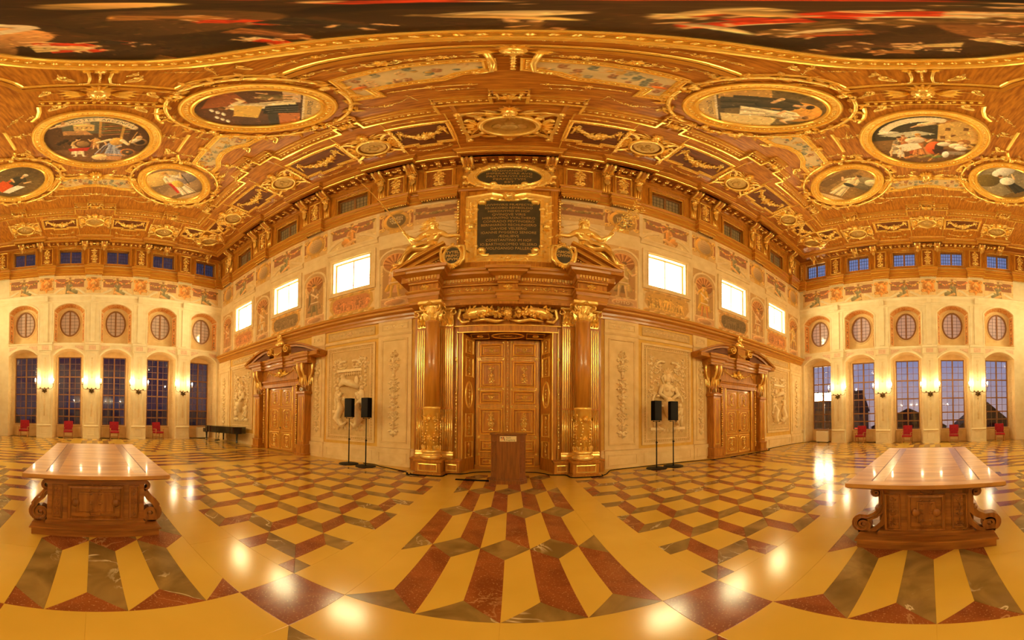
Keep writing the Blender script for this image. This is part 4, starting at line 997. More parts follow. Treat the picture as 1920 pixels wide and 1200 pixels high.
for sx in (-1, 1):      # foliage filling the spaces of the flat
    P = lambda x, y, a, me, s: inst(me, me.name.split('.')[0], ceiling, CM(sx * x, y, (sx * math.cos(a), math.sin(a)), s))
    for k in range(12):
        a = PI * (k + .5) / 6; x, y = 7.8 + 2.25 * math.cos(a), 2.25 * math.sin(a)
        if y > -2.4 or x > 8: P(x, y, a, HS if k % 2 else HC, .52)
    for cx, cy in ((4.72, 3.25), (10.5, 3.25)):
        for k in range(10):
            a = 2 * PI * (k + .25) / 10; x, y = cx + 2.25 * math.cos(a), cy + 2.1 * math.sin(a)
            if abs(y) < 4.9 and y > 1.5 and 2.9 < x < 12.2 and math.hypot(x - 7.8, y) > 2.5 and abs(x - 7.65) > 1.5: P(x, y, a, HC if k % 2 else HC2, .6)
    for x, y, a, s in ((3.55, .55, 0, .5), (3.6, 1.15, .4, .45), (2.6, 2.12, PI / 2, .5), (1.2, 2.05, PI / 2, .5), (.4, 2.08, PI / 2, .45), (11.9, 3.9, .6, .6), (12.3, 4.6, .6, .5), (11.6, 1.75, 0, .5), (9.05, 4.75, PI / 2, .6), (5.2, 4.85, PI / 2, .6), (1.0, 4.5, PI / 2, .55), (3.3, 3.6, .3, .5), (3.2, 2.9, .3, .5)): P(x, y, a, HS, s)
inst(LYRE, 'scroll_pendant', ceiling, CM(.06, 3.25, (0, -1), 1.15))
# ---- white arabesque panels of the flat
def arab_panel(name, P, w, h, seed, ctr, up, cols):
    c = Canvas(w, h, 60, c255(206, 178, 126)); c.noise(.06, 4, seed)
    g = random.Random(seed)
    for k in range(int(w / .2)):
        x = -w / 2 + w * (k + .5) / int(w / .2)
        for q in (-1, 1):
            col = g.choice(cols); t = np.linspace(0, 1, 18); th = (0 if q > 0 else PI) + q * g.choice((-1, 1)) * 7.5 * t ** 1.5 + g.uniform(-.5, .5); ds = .6 / 18 * (1 - .5 * t)
            px, py = x + np.cumsum(np.cos(th) * ds), g.uniform(-.3, .3) * h + np.cumsum(np.sin(th) * ds)
            c.line(np.c_[px, py], .022, col)
            for i in (4, 8, 12): c.ell(px[i], py[i] + .06, .05, .025, col, g.uniform(0, 3))
        c.ell(x + g.uniform(-.2, .2), g.uniform(-.35, .35) * h, .06, .05, g.choice(cols))
    if w > 2: c.ell(-w * .40, -h * .12, .16, .06, c255(225, 120, 40)) if ctr[0] < 0 else c.ell(w * .40, -h * .12, .16, .06, c255(225, 120, 40))
    Pn = np.asarray(P, float)
    def mask(X, Y):
        ins = np.zeros_like(X, bool)
        for i in range(len(Pn)):
            a, b = Pn[i], Pn[(i + 1) % len(Pn)]
            if a[1] != b[1]: ins ^= ((a[1] > Y) != (b[1] > Y)) & (X < (b[0] - a[0]) * (Y - a[1]) / (b[1] - a[1]) + a[0])
        return ins
    g = struct('arabesque_panel'); g.parent = ceiling; del g['kind']; g.matrix_local = Matrix(CM(ctr[0], ctr[1], up).tolist())
    inst(c.mesh('painted_ground', OIL, .004, mask), 'painted_ground', g)
    m = MB(); Q = list(map(tuple, Pn))
    if sum(Q[i - 1][0] * Q[i][1] - Q[i][0] * Q[i - 1][1] for i in range(len(Q))) < 0: Q = Q[::-1]
    m.sweep(Q, [(-.04, 0), (-.03, .05), (.0, .06), (.02, .03), (.10, .03), (.12, .07), (.15, .06), (.16, 0)], True); m.obj('gilt_frame', GOLDM, g)
    m = MB(); eggs(m, inset(Q, -.06), .1, .034, .04, True, (5, 4), 1.2); m.obj('bead_moulding', GOLD, g, kind='stuff')
AC = [c255(150, 140, 110), c255(196, 148, 70), c255(160, 110, 70), c255(120, 120, 100), c255(205, 165, 110)]
for sx in (-1, 1):
    tolx = lambda P, c: [((x - c[0]), -(y - c[1])) for x, y in P]      # local for up = (0,-1): x = X, y = -Y
    c = (sx * 1.45, 3.68); P = [(.30, 3.12), (1.2, 3.16), (2.56, 3.32), (2.66, 3.7), (2.78, 4.25), (2.42, 4.30), (2.41, 3.97), (1.05, 3.88), (.75, 3.66), (.31, 3.50)]
    P = [(sx * x, y) for x, y in P]; arab_panel('strip', tolx(P, c), 2.6, 1.24, 11 + sx, c, (0, -1), AC)
    c = (sx * 7.62, 3.78); P = [(6.70, 3.36), (8.60, 3.42), (8.88, 3.75), (9.04, 4.2), (8.55, 4.2), (8.15, 3.98), (7.65, 3.88), (7.1, 3.98), (6.7, 4.25), (6.22, 4.30), (6.42, 3.7)]
    P = [(sx * x, y) for x, y in P]; arab_panel('corner', tolx(P, c), 3.0, 1.04, 21 + sx, c, (0, -1), AC)
    c = (sx * 10.97, 0); P = [(10.6, -1.46), (10.6, 1.46), (11.36, 1.86), (11.34, 1.0), (11.16, .5), (11.10, 0), (11.16, -.5), (11.34, -1.0), (11.36, -1.86)]
    # up towards the middle of the room: local x = -/+Y
    P = [((y * (1 if sx < 0 else -1)), -(x - 10.97)) for x, y in P]; arab_panel('end', P, 3.8, .84, 31 + sx, c, (-sx, 0), AC)

# ---- ceiling paintings, each with its own carved frame
def oval_frame(a, b, w=.34, wide=True):
    f = MB(); f.sweep(ell(0, 0, a, b, 56), [(-.03, .0), (-.02, .10), (.03, .15), (.07, .12), (.09, .07), (.24, .10), (.27, .17), (.31, .18), (.34, .12), (.35, .0)], True, smooth=False)
    e = MB(); eggs(e, ell(0, 0, a + .165, b + .165, 72), .125, .05, .10, True, (6, 4), .8); return f.mesh('carved_frame', GOLDM), e.mesh('egg_moulding', GOLD)
def wreath(a, b, seed=0):
    """broken scrollwork around an oval"""
    m = MB(); g = random.Random(seed)
    for k in range(4):
        t0 = k * PI / 2 + PI / 4
        m.tube(np.c_[ell(0, 0, a + .62, b + .62, 14, 0, t0 + .14, t0 + PI / 2 - .14, False), np.full(14, .06)], .06, 6)
        for q in (-1, 1):
            tt = t0 + (.16 if q < 0 else PI / 2 - .16); x, y = (a + .62) * math.cos(tt), (b + .62) * math.sin(tt); o_scroll(m, x, y, tt + q * PI / 2 + q * -.5, .38, q, .10, True)
        for i in range(24):
            t = t0 + .12 + (PI / 2 - .24) * i / 23; rr = .50 + .10 * (i % 3); m.leaf((a + rr) * math.cos(t), (b + rr) * math.sin(t), t + (.9 if i % 2 else -.9) + (PI / 2 if i % 4 < 2 else -PI / 2) * .3, .30, .15, .11, .03)
            if i % 2: m.blob(((a + .62) * math.cos(t), (b + .62) * math.sin(t), .08), .05, nu=6, nv=4)
        tt = t0; c, s = math.cos(tt), math.sin(tt); mm = MB(); mm.M = T((a + .50) * c, (b + .50) * s, 0, tt - PI / 2); o_mask(mm, 0, 0, .26, k % 2 == 0); m.merge(mm)
    return m.mesh('gilt_wreath', GOLD)
def painting(label, ctr, up, a, b, canvas, group=None, circ=False, wr=True, text=None):
    t = thing('ceiling_painting', label, 'painting', M=CM(ctr[0], ctr[1], up, 1.0, .03), group=group)
    inst(canvas.mesh('canvas', OIL, 0, lambda X, Y: (X / (a + .02)) ** 2 + (Y / (b + .02)) ** 2 < 1), 'canvas', t)
    f, e = oval_frame(a, b); inst(f, 'carved_frame', t); inst(e, 'egg_moulding', t)['kind'] = 'stuff'
    if wr: inst(wreath(a, b), 'gilt_wreath', t)
    if text:
        for tx, sz, x, y, rz in text: put_text(tx, sz, T(x, y, .006, rz), INK, t, ext=.001)
    return t
B_ = c255; 
def tower(c, x, y, w, h, col):
    c.rect(x - w / 2, x + w / 2, y, y + h, col); c.ell(x, y + h, w / 2, w * .12, tuple(np.array(col) * 1.15))
    for i in range(4): c.rect(x - w * .36 + i * w * .22, x - w * .28 + i * w * .22, y + h * .45, y + h * .62, tuple(np.array(col) * .5))
def round_left():
    c = Canvas(3.2, 3.2, 60, B_(92, 62, 34)); c.rect(-1.6, .2, .45, 1.6, B_(96, 92, 74)); c.poly([(-1.2, .35), (-.1, .35), (-.3, .62), (-.9, .62)], B_(180, 130, 80)); tower(c, -.35, .62, .55, .35, B_(205, 165, 100))
    for i in range(9): c.line([(.15, .35 + i * .13), (1.0, .55 + i * .13)], .035, B_(158 - (i % 2) * 40, 105, 60))
    c.rect(.05, .12, .2, 1.2, B_(190, 140, 70)); c.rect(.66, .74, .1, 1.0, B_(200, 150, 70)); c.rect(.9, 1.6, -.6, 1.5, B_(80, 52, 28)); c.rect(-1.6, -.95, -.6, 1.0, B_(86, 58, 34))
    c.rect(-1.6, 1.6, -1.6, -.62, B_(120, 82, 48)); c.noise(.10, 3, 4)
    for i in range(6): c.ell(-1.15 + i * .12, -.2 + .1 * (i % 3), .08, .1, B_(54, 38, 26))
    c.figure(-.55, -1.12, 1.25, SKIN, B_(196, 160, 100), B_(225, 205, 165), B_(60, 40, 24), arm=1, boots=B_(232, 206, 170), seed=1); c.ell(-.42, -.25, .26, .27, B_(90, 60, 34)); c.ell(-.42, -.25, .2, .2, B_(150, 112, 66)); c.poly([(-.9, -.55), (-.2, -.48), (-.3, -.72), (-.85, -.74)], B_(190, 50, 30))
    c.figure(-.02, -.6, .8, SKIN, B_(200, 150, 80), B_(150, 90, 50), B_(80, 54, 30), seed=5, arm=-1)
    c.figure(.55, -1.02, 1.2, SKIN, B_(150, 150, 168), B_(140, 140, 160), B_(150, 90, 40), sit=True, arm=-1, seed=2); c.ell(.58, -.05, .2, .26, B_(216, 160, 76)); c.cap((.4, .06), (.02, -.16), .07, .05, B_(230, 200, 150)); c.cap((.75, .05), (.95, -.2), .08, .06, B_(230, 205, 160))
    for i in range(5): c.line([(.25 + i * .07, -.3), (-.05 + i * .16, -.95)], .02, B_(110, 110, 134) if i % 2 else B_(186, 186, 200))
    c.ell(1.0, -.72, .24, .24, B_(180, 110, 50)); c.ell(1.0, -.72, .19, .19, B_(90, 70, 50)); c.ell(1.0, -.72, .05, .05, B_(210, 150, 70)); c.ell(1.28, .02, .22, .24, B_(150, 110, 60)); c.ell(1.28, .02, .15, .17, B_(50, 34, 22)); c.cap((1.05, .0), (1.2, .2), .1, .1, B_(226, 200, 160)); c.ell(1.2, .32, .09, .11, SKIN)
    c.cap((.98, -.2), (1.1, .65), .02, .015, B_(200, 150, 80)); c.ell(.12, -1.16, .28, .2, B_(240, 190, 130)); c.rect(.35, .85, -1.35, -1.05, B_(196, 140, 90)); c.rect(.0, 1.0, -.96, -.9, B_(220, 160, 100))
    c.cap((-1.0, .95), (-.6, 1.12), .09, .1, B_(240, 196, 150)); c.ell(-.5, 1.2, .1, .09, B_(240, 200, 150)); c.cap((-1.0, .95), (-1.25, .82), .05, .03, B_(236, 190, 140)); c.cap((-.6, 1.1), (-.2, 1.1), .04, .03, B_(236, 190, 140)); c.poly([(-.95, 1.0), (-.9, 1.22), (-.6, 1.15)], B_(190, 140, 90))
    t = np.linspace(2.15, .75, 12); c.line(np.c_[1.32 * np.cos(t), 1.32 * np.sin(t)], .11, B_(232, 206, 160)); return c
def round_right():
    c = Canvas(3.2, 3.2, 60, B_(128, 92, 48)); c.rect(-1.6, .4, .1, 1.6, B_(62, 56, 40)); c.poly([(-1.3, .4), (-.2, .62), (.3, .4), (-.6, .2)], B_(190, 180, 150)); c.poly([(.35, .0), (.35, 1.0), (.8, 1.3), (1.6, 1.1), (1.6, -.1)], B_(212, 168, 92)); c.poly([(.2, .95), (.8, 1.42), (1.6, 1.2), (1.6, 1.05), (.8, 1.22)], B_(170, 112, 52))
    for x, y in ((.62, .72), (.8, .3), (1.1, .75), (.5, .2)): c.rect(x - .07, x + .07, y - .09, y + .09, B_(120, 78, 38))
    for i in range(9): t = i * .7; c.line([(1.15, -.1), (1.15 + .48 * math.cos(t), -.1 + .48 * math.sin(t))], .045, B_(215, 172, 96))
    c.ell(1.15, -.1, .2, .2, B_(160, 104, 50)); c.line(ell(1.15, -.1, .46, .46, 24), .05, B_(205, 160, 84)); c.rect(-1.6, 1.6, -1.6, -.55, B_(110, 74, 40)); c.noise(.1, 3, 9)
    c.figure(-1.0, -1.0, 1.25, SKIN, B_(150, 130, 100), B_(200, 185, 150), B_(70, 46, 26), lean=.2, boots=SKIN, seed=3); c.figure(-.62, -.6, .95, SKIN, B_(180, 110, 60), B_(120, 80, 50), B_(140, 90, 44), seed=8)
    c.figure(-.2, -.95, 1.45, SKIN, B_(206, 130, 70), B_(170, 80, 40), B_(200, 140, 60), sit=True, seed=9); c.ell(.28, -.5, .28, .42, B_(225, 96, 44)); c.ell(.42, -.5, .14, .36, B_(60, 44, 26)); c.poly([(-.95, -.3), (-.25, -.1), (-.1, -.5), (-.6, -.72)], B_(238, 222, 190)); c.ell(-.3, .02, .3, .2, B_(225, 196, 160))
    c.figure(-.78, -1.15, .7, SKIN, B_(226, 206, 176), B_(226, 206, 176), B_(200, 150, 90), seed=12)
    for x, y, s in ((.55, -.25, .2), (.95, -.35, .24), (1.1, -.5, .2)): c.ell(x, y, s, s * .7, B_(230, 210, 176)); c.ell(x + .12, y + .2, .09, .1, SKIN)
    c.rect(.55, 1.3, -.95, -.72, B_(150, 130, 110)); c.poly([(.2, -.6), (.7, -.62), (.6, -.9), (.3, -.9)], B_(70, 36, 24)); c.ell(.65, -.95, .12, .22, B_(235, 225, 205)); c.line([(.1, -1.4), (.42, -.9)], .03, B_(200, 140, 60))
    for i in range(8): c.ell(-.6 + .15 * i, -1.15 + .06 * (i % 3), .12, .08, B_(190 - 12 * i, 120, 60))
    c.cap((-.1, .98), (.2, 1.08), .1, .1, B_(240, 200, 150)); c.ell(.28, 1.18, .09, .09, SKIN); c.cap((-.1, .98), (-.35, .84), .05, .03, SKIN)
    t = np.linspace(2.6, 1.25, 12); c.line(np.c_[1.3 * np.cos(t), 1.30 * np.sin(t)], .13, B_(238, 220, 180)); c.ell(-1.0, .55, .3, .1, B_(226, 212, 184)); return c
def oval_scene(seed, bg, floor_c, figs, w=2.25, h=3.0, plinth=True, extra=None):
    c = Canvas(w, h, 62, bg); c.noise(.2, 2.2, seed); c.rect(-w, w, -h / 2, -h * .28, floor_c)
    if extra: extra(c)
    for f in figs: c.figure(*f[0], **f[1])
    if plinth: c.rect(-w, w, -h / 2, -h * .335, B_(206, 172, 106)); c.rect(-w, w, -h * .345, -h * .33, B_(232, 212, 170))
    return c
def ex_bona(c):
    c.poly([(-.9, .5), (.2, .8), (.25, 1.3), (-.8, 1.2)], B_(100, 62, 38)); 
    for i in range(6): c.ell(-.6 + .14 * i, .8 + .1 * (i % 3), .09, .05, B_(230, 214, 190))
    c.poly([(.2, .1), (1.0, .3), (1.0, .7), (.25, 1.2)], B_(150, 84, 42)); c.rect(-1.2, -.2, -.9, -.2, B_(60, 52, 40)); c.rect(-1.1, -.3, -.95, -.45, B_(190, 112, 52)); c.rect(.3, 1.1, -.95, -.6, B_(206, 176, 140))
def ex_bona2(c): c.poly([(-.55, .05), (.1, -.15), (.25, .45), (-.35, .6)], B_(222, 176, 84)); c.poly([(-.3, -.9), (-.32, -.1), (.1, -.2), (.2, -.9)], B_(40, 36, 28)); [c.line([(-.2 + i * .12, -.9), (-.25 + i * .12, -.2)], .015, B_(120, 112, 92)) for i in range(3)]
cv = oval_scene(3, B_(96, 62, 38), B_(80, 52, 30), [((.15, -.85, 1.6, SKIN, B_(230, 206, 160), B_(60, 50, 38), B_(120, 80, 40)), dict(skirt=True, seed=4)), ((.62, -.9, .9, SKIN, B_(120, 100, 60), B_(150, 120, 70), B_(90, 60, 36)), dict(seed=6))], extra=ex_bona); ex_bona2(cv)
RC_ = 7.8
def rad(x, y, sx): return (sx * RC_ - x, -y)
painting('oval ceiling painting of a figure holding a large yellow book', (-4.72, 3.25), rad(-4.72, 3.25, -1), 1.05, 1.42, cv, text=[('BONA FIDE', .15, 0, -1.16, 0)])
def ex_light(c): c.ell(.1, .75, .55, .6, B_(214, 150, 64)); c.poly([(.3, -.95), (1.1, -.9), (1.0, .3), (.55, .4)], B_(226, 196, 130)); c.poly([(-1.1, -.95), (-.5, -.95), (-.55, .1), (-1.1, 0)], B_(196, 150, 80))
cv = oval_scene(13, B_(120, 98, 58), B_(90, 72, 42), [((-.25, -.92, 1.9, SKIN, B_(70, 62, 44), B_(66, 58, 42), B_(60, 46, 30)), dict(skirt=True, seed=14)), ((.2, -.5, 1.55, SKIN, B_(232, 208, 160), B_(90, 84, 62), B_(130, 90, 50)), dict(skirt=True, lean=.1, seed=16))], extra=ex_light)
painting('oval ceiling painting of a white robed woman before a dark robed figure in golden light', (4.72, 3.25), rad(4.72, 3.25, 1), 1.05, 1.42, cv, text=[('QVI LVGENT', .14, 0, -1.15, 0)])
painting('round ceiling painting of armourers and a seated woman in a blue skirt', (-RC_, 0), (1, 0), 1.57, 1.57, round_left(), wr=False,
         text=[(ch, .17, 1.32 * math.cos(t), 1.32 * math.sin(t), t - PI / 2) for ch, t in zip('HOSTES ARCENTVR', np.linspace(2.1, .80, 15)) if ch != ' '])
painting('round ceiling painting of builders with plans, a mill wheel and a yellow house', (RC_, 0), (-1, 0), 1.57, 1.57, round_right(), wr=False)
def ex_sky(c): c.ell(-.3, .7, .9, .5, B_(222, 180, 104)); c.ell(.5, .2, .6, .4, B_(150, 130, 120))
cv = oval_scene(23, B_(158, 124, 86), B_(120, 92, 60), [((.1, -.98, 1.95, SKIN, B_(226, 206, 170), B_(196, 50, 34), B_(196, 140, 66)), dict(skirt=True, seed=24))], extra=ex_sky, plinth=False); cv.ell(.1, -.05, .22, .3, B_(222, 176, 80)); cv.line([(.5, -.3), (.62, .5)], .025, B_(80, 70, 50)); cv.rect(-1.2, 1.2, -1.5, -1.08, B_(196, 160, 110))
painting('small oval ceiling painting of a woman in white with a red cloak', (-10.5, 3.25), rad(-10.5, 3.25, -1), 1.07, 1.40, cv)
cv = oval_scene(33, B_(110, 86, 50), B_(96, 74, 42), [((0, -1.0, 1.7, SKIN, B_(60, 54, 40), B_(214, 92, 34), B_(220, 200, 170)), dict(seed=35, boots=B_(60, 50, 36)))], plinth=False); cv.poly([(-.1, -1.1), (.3, -1.0), (.55, -.1), (.2, -.2)], B_(236, 226, 206)); cv.poly([(-.6, -.9), (.0, -1.1), (.1, -.3), (-.5, -.2)], B_(216, 84, 30))
painting('small oval ceiling painting of a kneeling man with a white slab and orange cloth', (-10.5, -3.25), rad(-10.5, -3.25, -1), 1.07, 1.40, cv)
def ex_ruin(c): c.poly([(-1.1, -.6), (-.5, 1.2), (-.2, 1.2), (-.6, -.6)], B_(120, 88, 46)); c.ell(.75, .75, .28, .3, B_(226, 206, 160)); c.ell(.6, .5, .7, .5, B_(128, 112, 80)); c.ell(.75, .7, .27, .25, B_(230, 212, 166))
cv = oval_scene(43, B_(150, 112, 58), B_(140, 100, 50), [((.05, -.95, 1.8, SKIN, B_(226, 202, 150), B_(200, 160, 90), B_(90, 66, 40)), dict(skirt=True, seed=44, arm=-1))], extra=ex_ruin, plinth=False); cv.ell(.1, .05, .26, .12, B_(60, 54, 40)); cv.rect(-1.2, 1.2, -1.5, -1.1, B_(216, 186, 130))
painting('small oval ceiling painting of a woman in pale yellow raising one arm', (10.5, 3.25), rad(10.5, 3.25, 1), 1.07, 1.40, cv)
def ex_tree(c): c.ell(-.5, .6, .5, .5, B_(110, 90, 44)); c.ell(.4, .8, .5, .3, B_(216, 206, 190))
cv = oval_scene(53, B_(140, 124, 92), B_(110, 84, 46), [((.1, -1.0, 1.6, SKIN, B_(40, 38, 34), B_(90, 70, 40), B_(120, 80, 40)), dict(skirt=True, seed=54))], extra=ex_tree, plinth=False); cv.ell(.1, .1, .3, .32, B_(236, 222, 196))
painting('small oval ceiling painting of a woman in white bodice and black skirt', (10.5, -3.25), rad(10.5, -3.25, 1), 1.07, 1.40, cv)
# the great canvas overhead
def sup(a, b, n=80, e=2.7):
    t = np.linspace(0, 2 * PI, n, endpoint=False); return np.c_[a * np.sign(np.cos(t)) * np.abs(np.cos(t)) ** (2 / e), b * np.sign(np.sin(t)) * np.abs(np.sin(t)) ** (2 / e)]
c = Canvas(6.6, 3.5, 44, B_(64, 42, 20)); c.noise(.35, 1.4, 61); g = random.Random(62)
for x, y, rx, ry, col in ((-1.6, -.7, .7, .5, (120, 76, 38)), (-.9, -1.0, .5, .3, (160, 104, 54)), (1.9, -.9, .5, .5, (196, 136, 76)), (1.3, .2, .7, .5, (86, 58, 30)), (2.4, -1.1, .5, .25, (140, 100, 58))): c.ell(x, y, rx, ry, B_(*col), g.uniform(-.6, .6))
for k in range(34):
    x, y = g.uniform(-2.9, 2.9), g.uniform(-1.45, 1.35); sz = g.uniform(.5, 1.0); r = g.choice([(150, 90, 44), (206, 60, 24), (120, 84, 40), (216, 176, 110), (96, 60, 30), (170, 110, 52), (60, 46, 30)])
    c.figure(x, y - .3, sz, B_(228, 172, 112), B_(*r), B_(*g.choice([(214, 72, 26), (110, 70, 34), (226, 200, 150), (84, 54, 28)])), B_(90, 60, 30), lean=g.uniform(-.25, .25), sit=g.random() < .5, arm=g.choice((-1, 1)), skirt=g.random() < .5, seed=k)
for k in range(12): x, y = g.uniform(-2.7, 2.7), g.uniform(-1.4, 1.2); c.ell(x, y, g.uniform(.15, .4), g.uniform(.06, .14), B_(*g.choice([(226, 190, 130), (200, 60, 24), (210, 160, 90), (40, 28, 16)])), g.uniform(-.8, .8))
t = np.linspace(0, 1, 14); c.line(np.c_[.9 + .9 * t, -.75 - .25 * np.sin(t * 7)], .07, B_(226, 200, 160))
tp = thing('ceiling_painting', 'great dark brown ceiling canvas crowded with figures, directly overhead', 'painting', M=CM(0, 0, (0, 1), 1.0, .03))
inst(c.mesh('canvas', OIL, 0, lambda X, Y: (np.abs(X) / 3.2) ** 2.7 + (np.abs(Y) / 1.6) ** 2.7 < 1), 'canvas', tp)
m = MB(); m.sweep(sup(3.17, 1.57), [(-.02, 0), (-.01, .18), (.05, .24), (.1, .2), (.12, .1), (.3, .14), (.33, .22), (.38, .24), (.42, .16), (.5, .12), (.52, 0)], True); m.obj('carved_frame', GOLDM, tp)
m = MB(); eggs(m, sup(3.17 + .21, 1.57 + .21), .17, .075, .13, True, (6, 4), .75); m.obj('egg_moulding', GOLD, tp, kind='stuff')
m = MB(); m.sweep(sup(3.17 + .14, 1.57 + .14), [(-.02, .11), (0, .14), (.02, .11)], True); m.obj('gilt_fillet', GOLD, tp)
# ================================================================== END WALLS: piers, mouldings, reliefs, frescoes
SWAP = np.array([[1, 0, 0, 0], [0, 0, 1, 0], [0, 1, 0, 0], [0, 0, 0, 1.]])
def hmould(mb, path, prof, mi=None):
    """horizontal moulding on a wall: path [(x, out)], profile [(out, height)]"""
    M0 = mb.M; mb.M = M0 @ SWAP; mb.sweep(path[::-1], [(o, h) for o, h in prof], False, mi); mb.M = M0
def steps(x0, x1, bumps, base=0.0):
    P = [(x0, base)]
    for c, hw, d in sorted(bumps): P += [(c - hw, base), (c - hw, base + d), (c + hw, base + d), (c + hw, base)]
    return P + [(x1, base)]
def frame(mb, x0, x1, y0, y1, w, h, z=0.0, mi=None):
    mb.sweep(rect(x0, x1, y0, y1), [(-w, z), (-w * .8, z + h), (-w * .3, z + h * .7), (0, z + h), (0, z)], True, mi)
def fr_shape(P, w, h, z=0.0): 
    m = MB(); m.sweep(P, [(-w, z), (-w * .8, z + h), (-w * .3, z + h * .7), (0, z + h), (0, z)], True); return m
m = MB(); o_vscroll(m, .30, 3.6, True, 0, 8); PIL_R = m.mesh('arabesque_relief', RELIEF)
m = MB(); o_vscroll(m, .16, 3.6, False, 1, 10); PIL_N = m.mesh('arabesque_relief', RELIEF)
m = MB(); m.M = np.diag([1, 1, 1.3, 1.]); o_vscroll(m, .66, 1.28, True, 0, 3); o_vscroll(m, .60, 1.2, False, 1, 4); FRZ = m.mesh('arabesque', GOLD); m = MB(); m.M = np.diag([1, 1, 1.3, 1.]); o_vscroll(m, .66, 1.28, True, 1, 3); o_vscroll(m, .55, 1.25, False, 0, 5); FRZ2 = m.mesh('arabesque', GOLD)
m = MB(); o_vscroll(m, .13, 1.2, False, 0, 5); FRZN = m.mesh('arabesque', GOLD); m = MB(); o_hscroll(m, 1.3, .16, 3); FRZH = m.mesh('gilt_scroll', GOLD)
LC = [(0, 11.08), (.015, 11.09), (.02, 11.22), (.035, 11.24), (.04, 11.34), (.055, 11.42), (.06, 11.54), (.075, 11.57), (.08, 11.68), (.10, 11.71), (.10, 11.80), (.03, 11.85), (0, 11.86)]
def upper_zone(wall, x0, x1, piers, pierw, wins, winhw, wy0, wy1, vis):
    """lower cornice, panelled frieze with gilt reliefs, window frames, as parts of the wall"""
    m = MB(); hmould(m, steps(x0, x1, [(p, w, .22) for p, w in piers]), LC); m.obj('cornice', WOODM, wall)
    m = MB(); 
    for h, o in ((11.23, .03), (11.55, .07), (11.79, .10)): hmould(m, steps(x0, x1, [(p, w, .22) for p, w in piers]), [(o - .02, h + .02), (o + .012, h + .02), (o + .018, h - .01), (o - .01, h - .02)])
    m.obj('gilt_fillet', GOLDM, wall)
    m = MB(); plates(m, x0, x1, 11.9, 13.7, [(w - winhw, w + winhw, wy0, wy1) for w in wins], .035)
    m.obj('frieze_panelling', WOODV, wall)
    m = MB(); hmould(m, [(x0, .03), (x1, .03)], [(0, 13.5), (.05, 13.52), (.07, 13.62), (.13, 13.66), (.13, 13.72), (0, 13.72)]); m.obj('frieze_moulding', WOODM, wall)
    for p, w in piers:
        if not vis(p): continue
        m = MB(); m.box(p - w + .05, p + w - .05, 11.92, 13.52, .03, .10, bev=.02); m.obj('frieze_pier', WOODV, wall)
        m = MB(); frame(m, p - w + .14, p + w - .14, 12.02, 13.44, .045, .035, .10); m.obj('gilt_frame', GOLDM, wall)
        m = MB(); m.box(p - w + .15, p + w - .15, 12.03, 13.43, .10, .106); m.obj('panel_ground', WOODR, wall)
        s = min(1.0, (2 * w - .34) / .56); inst(FRZ if int(abs(p) * 10) % 2 else FRZ2, 'arabesque', wall, T(p, 12.73, .11) @ np.diag([s, .98, 1, 1]))
        m = MB()
        for k in range(13): m.blob((p - w * .9 + k * w * .15, 11.05, .20), (.032, .04, .035), nu=6, nv=4)
        m.obj('gilt_dentil', GOLD, wall, kind='stuff')
    for x in wins:
        if not vis(x): continue
        m = MB(); frame(m, x - winhw - .12, x + winhw + .12, wy0 - .08, wy1 + .24, .10, .06, .035); m.obj('window_architrave', WOODM, wall)
        m = MB(); frame(m, x - winhw - .0, x + winhw + .0, wy0, wy1 + .0, .03, .03, .035); m.obj('gilt_frame', GOLDM, wall)
        inst(FRZH, 'gilt_scroll', wall, T(x, wy1 + .12, .05))
        for q in (-1, 1): inst(FRZN, 'arabesque', wall, T(x + q * (winhw - .04) , (wy0 + wy1) / 2, -.12) @ basis((0, 0, 0), (0, 0, -q), (0, 1, 0), (q * -1, 0, 0)))
def fresco_bay(seed, w=2.0, h=1.62, figs=True):
    c = Canvas(w, h, 46, B_(226, 194, 136)); c.rect(-w / 2, w / 2, h / 2 - .16, h / 2 - .13, B_(186, 144, 90)); g = random.Random(seed)
    c.rect(-w * .44, w * .44, -.12, h / 2 - .26, B_(142, 84, 58)); c.rect(-.28, .28, h / 2 - .34, h / 2 - .2, B_(226, 194, 136)); c.ell(0, h / 2 - .22, .08, .08, B_(150, 100, 60))
    t = np.linspace(-1, 1, 40)
    for u in t:
        y = .46 - .28 * (1 - abs(2 * abs(u) - 1) ** 2); c.ell(u * w * .46, y + g.uniform(-.04, .04), .075, .06, B_(*g.choice([(120, 96, 44), (196, 140, 60), (216, 160, 80), (110, 90, 50), (206, 110, 60)])), shade=.5)
    col = g.choice([(206, 112, 48), (120, 116, 84), (216, 140, 60), (196, 96, 44)])
    c.figure(g.uniform(-.05, .05), -.76, 1.16, B_(228, 168, 100), B_(*col), B_(*g.choice([(150, 96, 50), (110, 104, 76), (206, 130, 60)])), B_(140, 90, 40), sit=True, arm=g.choice((-1, 1)), seed=seed)
    c.ell(.3, -.5, .2, .25, B_(*col)); c.cap((-.1, -.5), (.35, -.72), .1, .06, B_(226, 166, 98)); c.noise(.08, 5, seed); return c
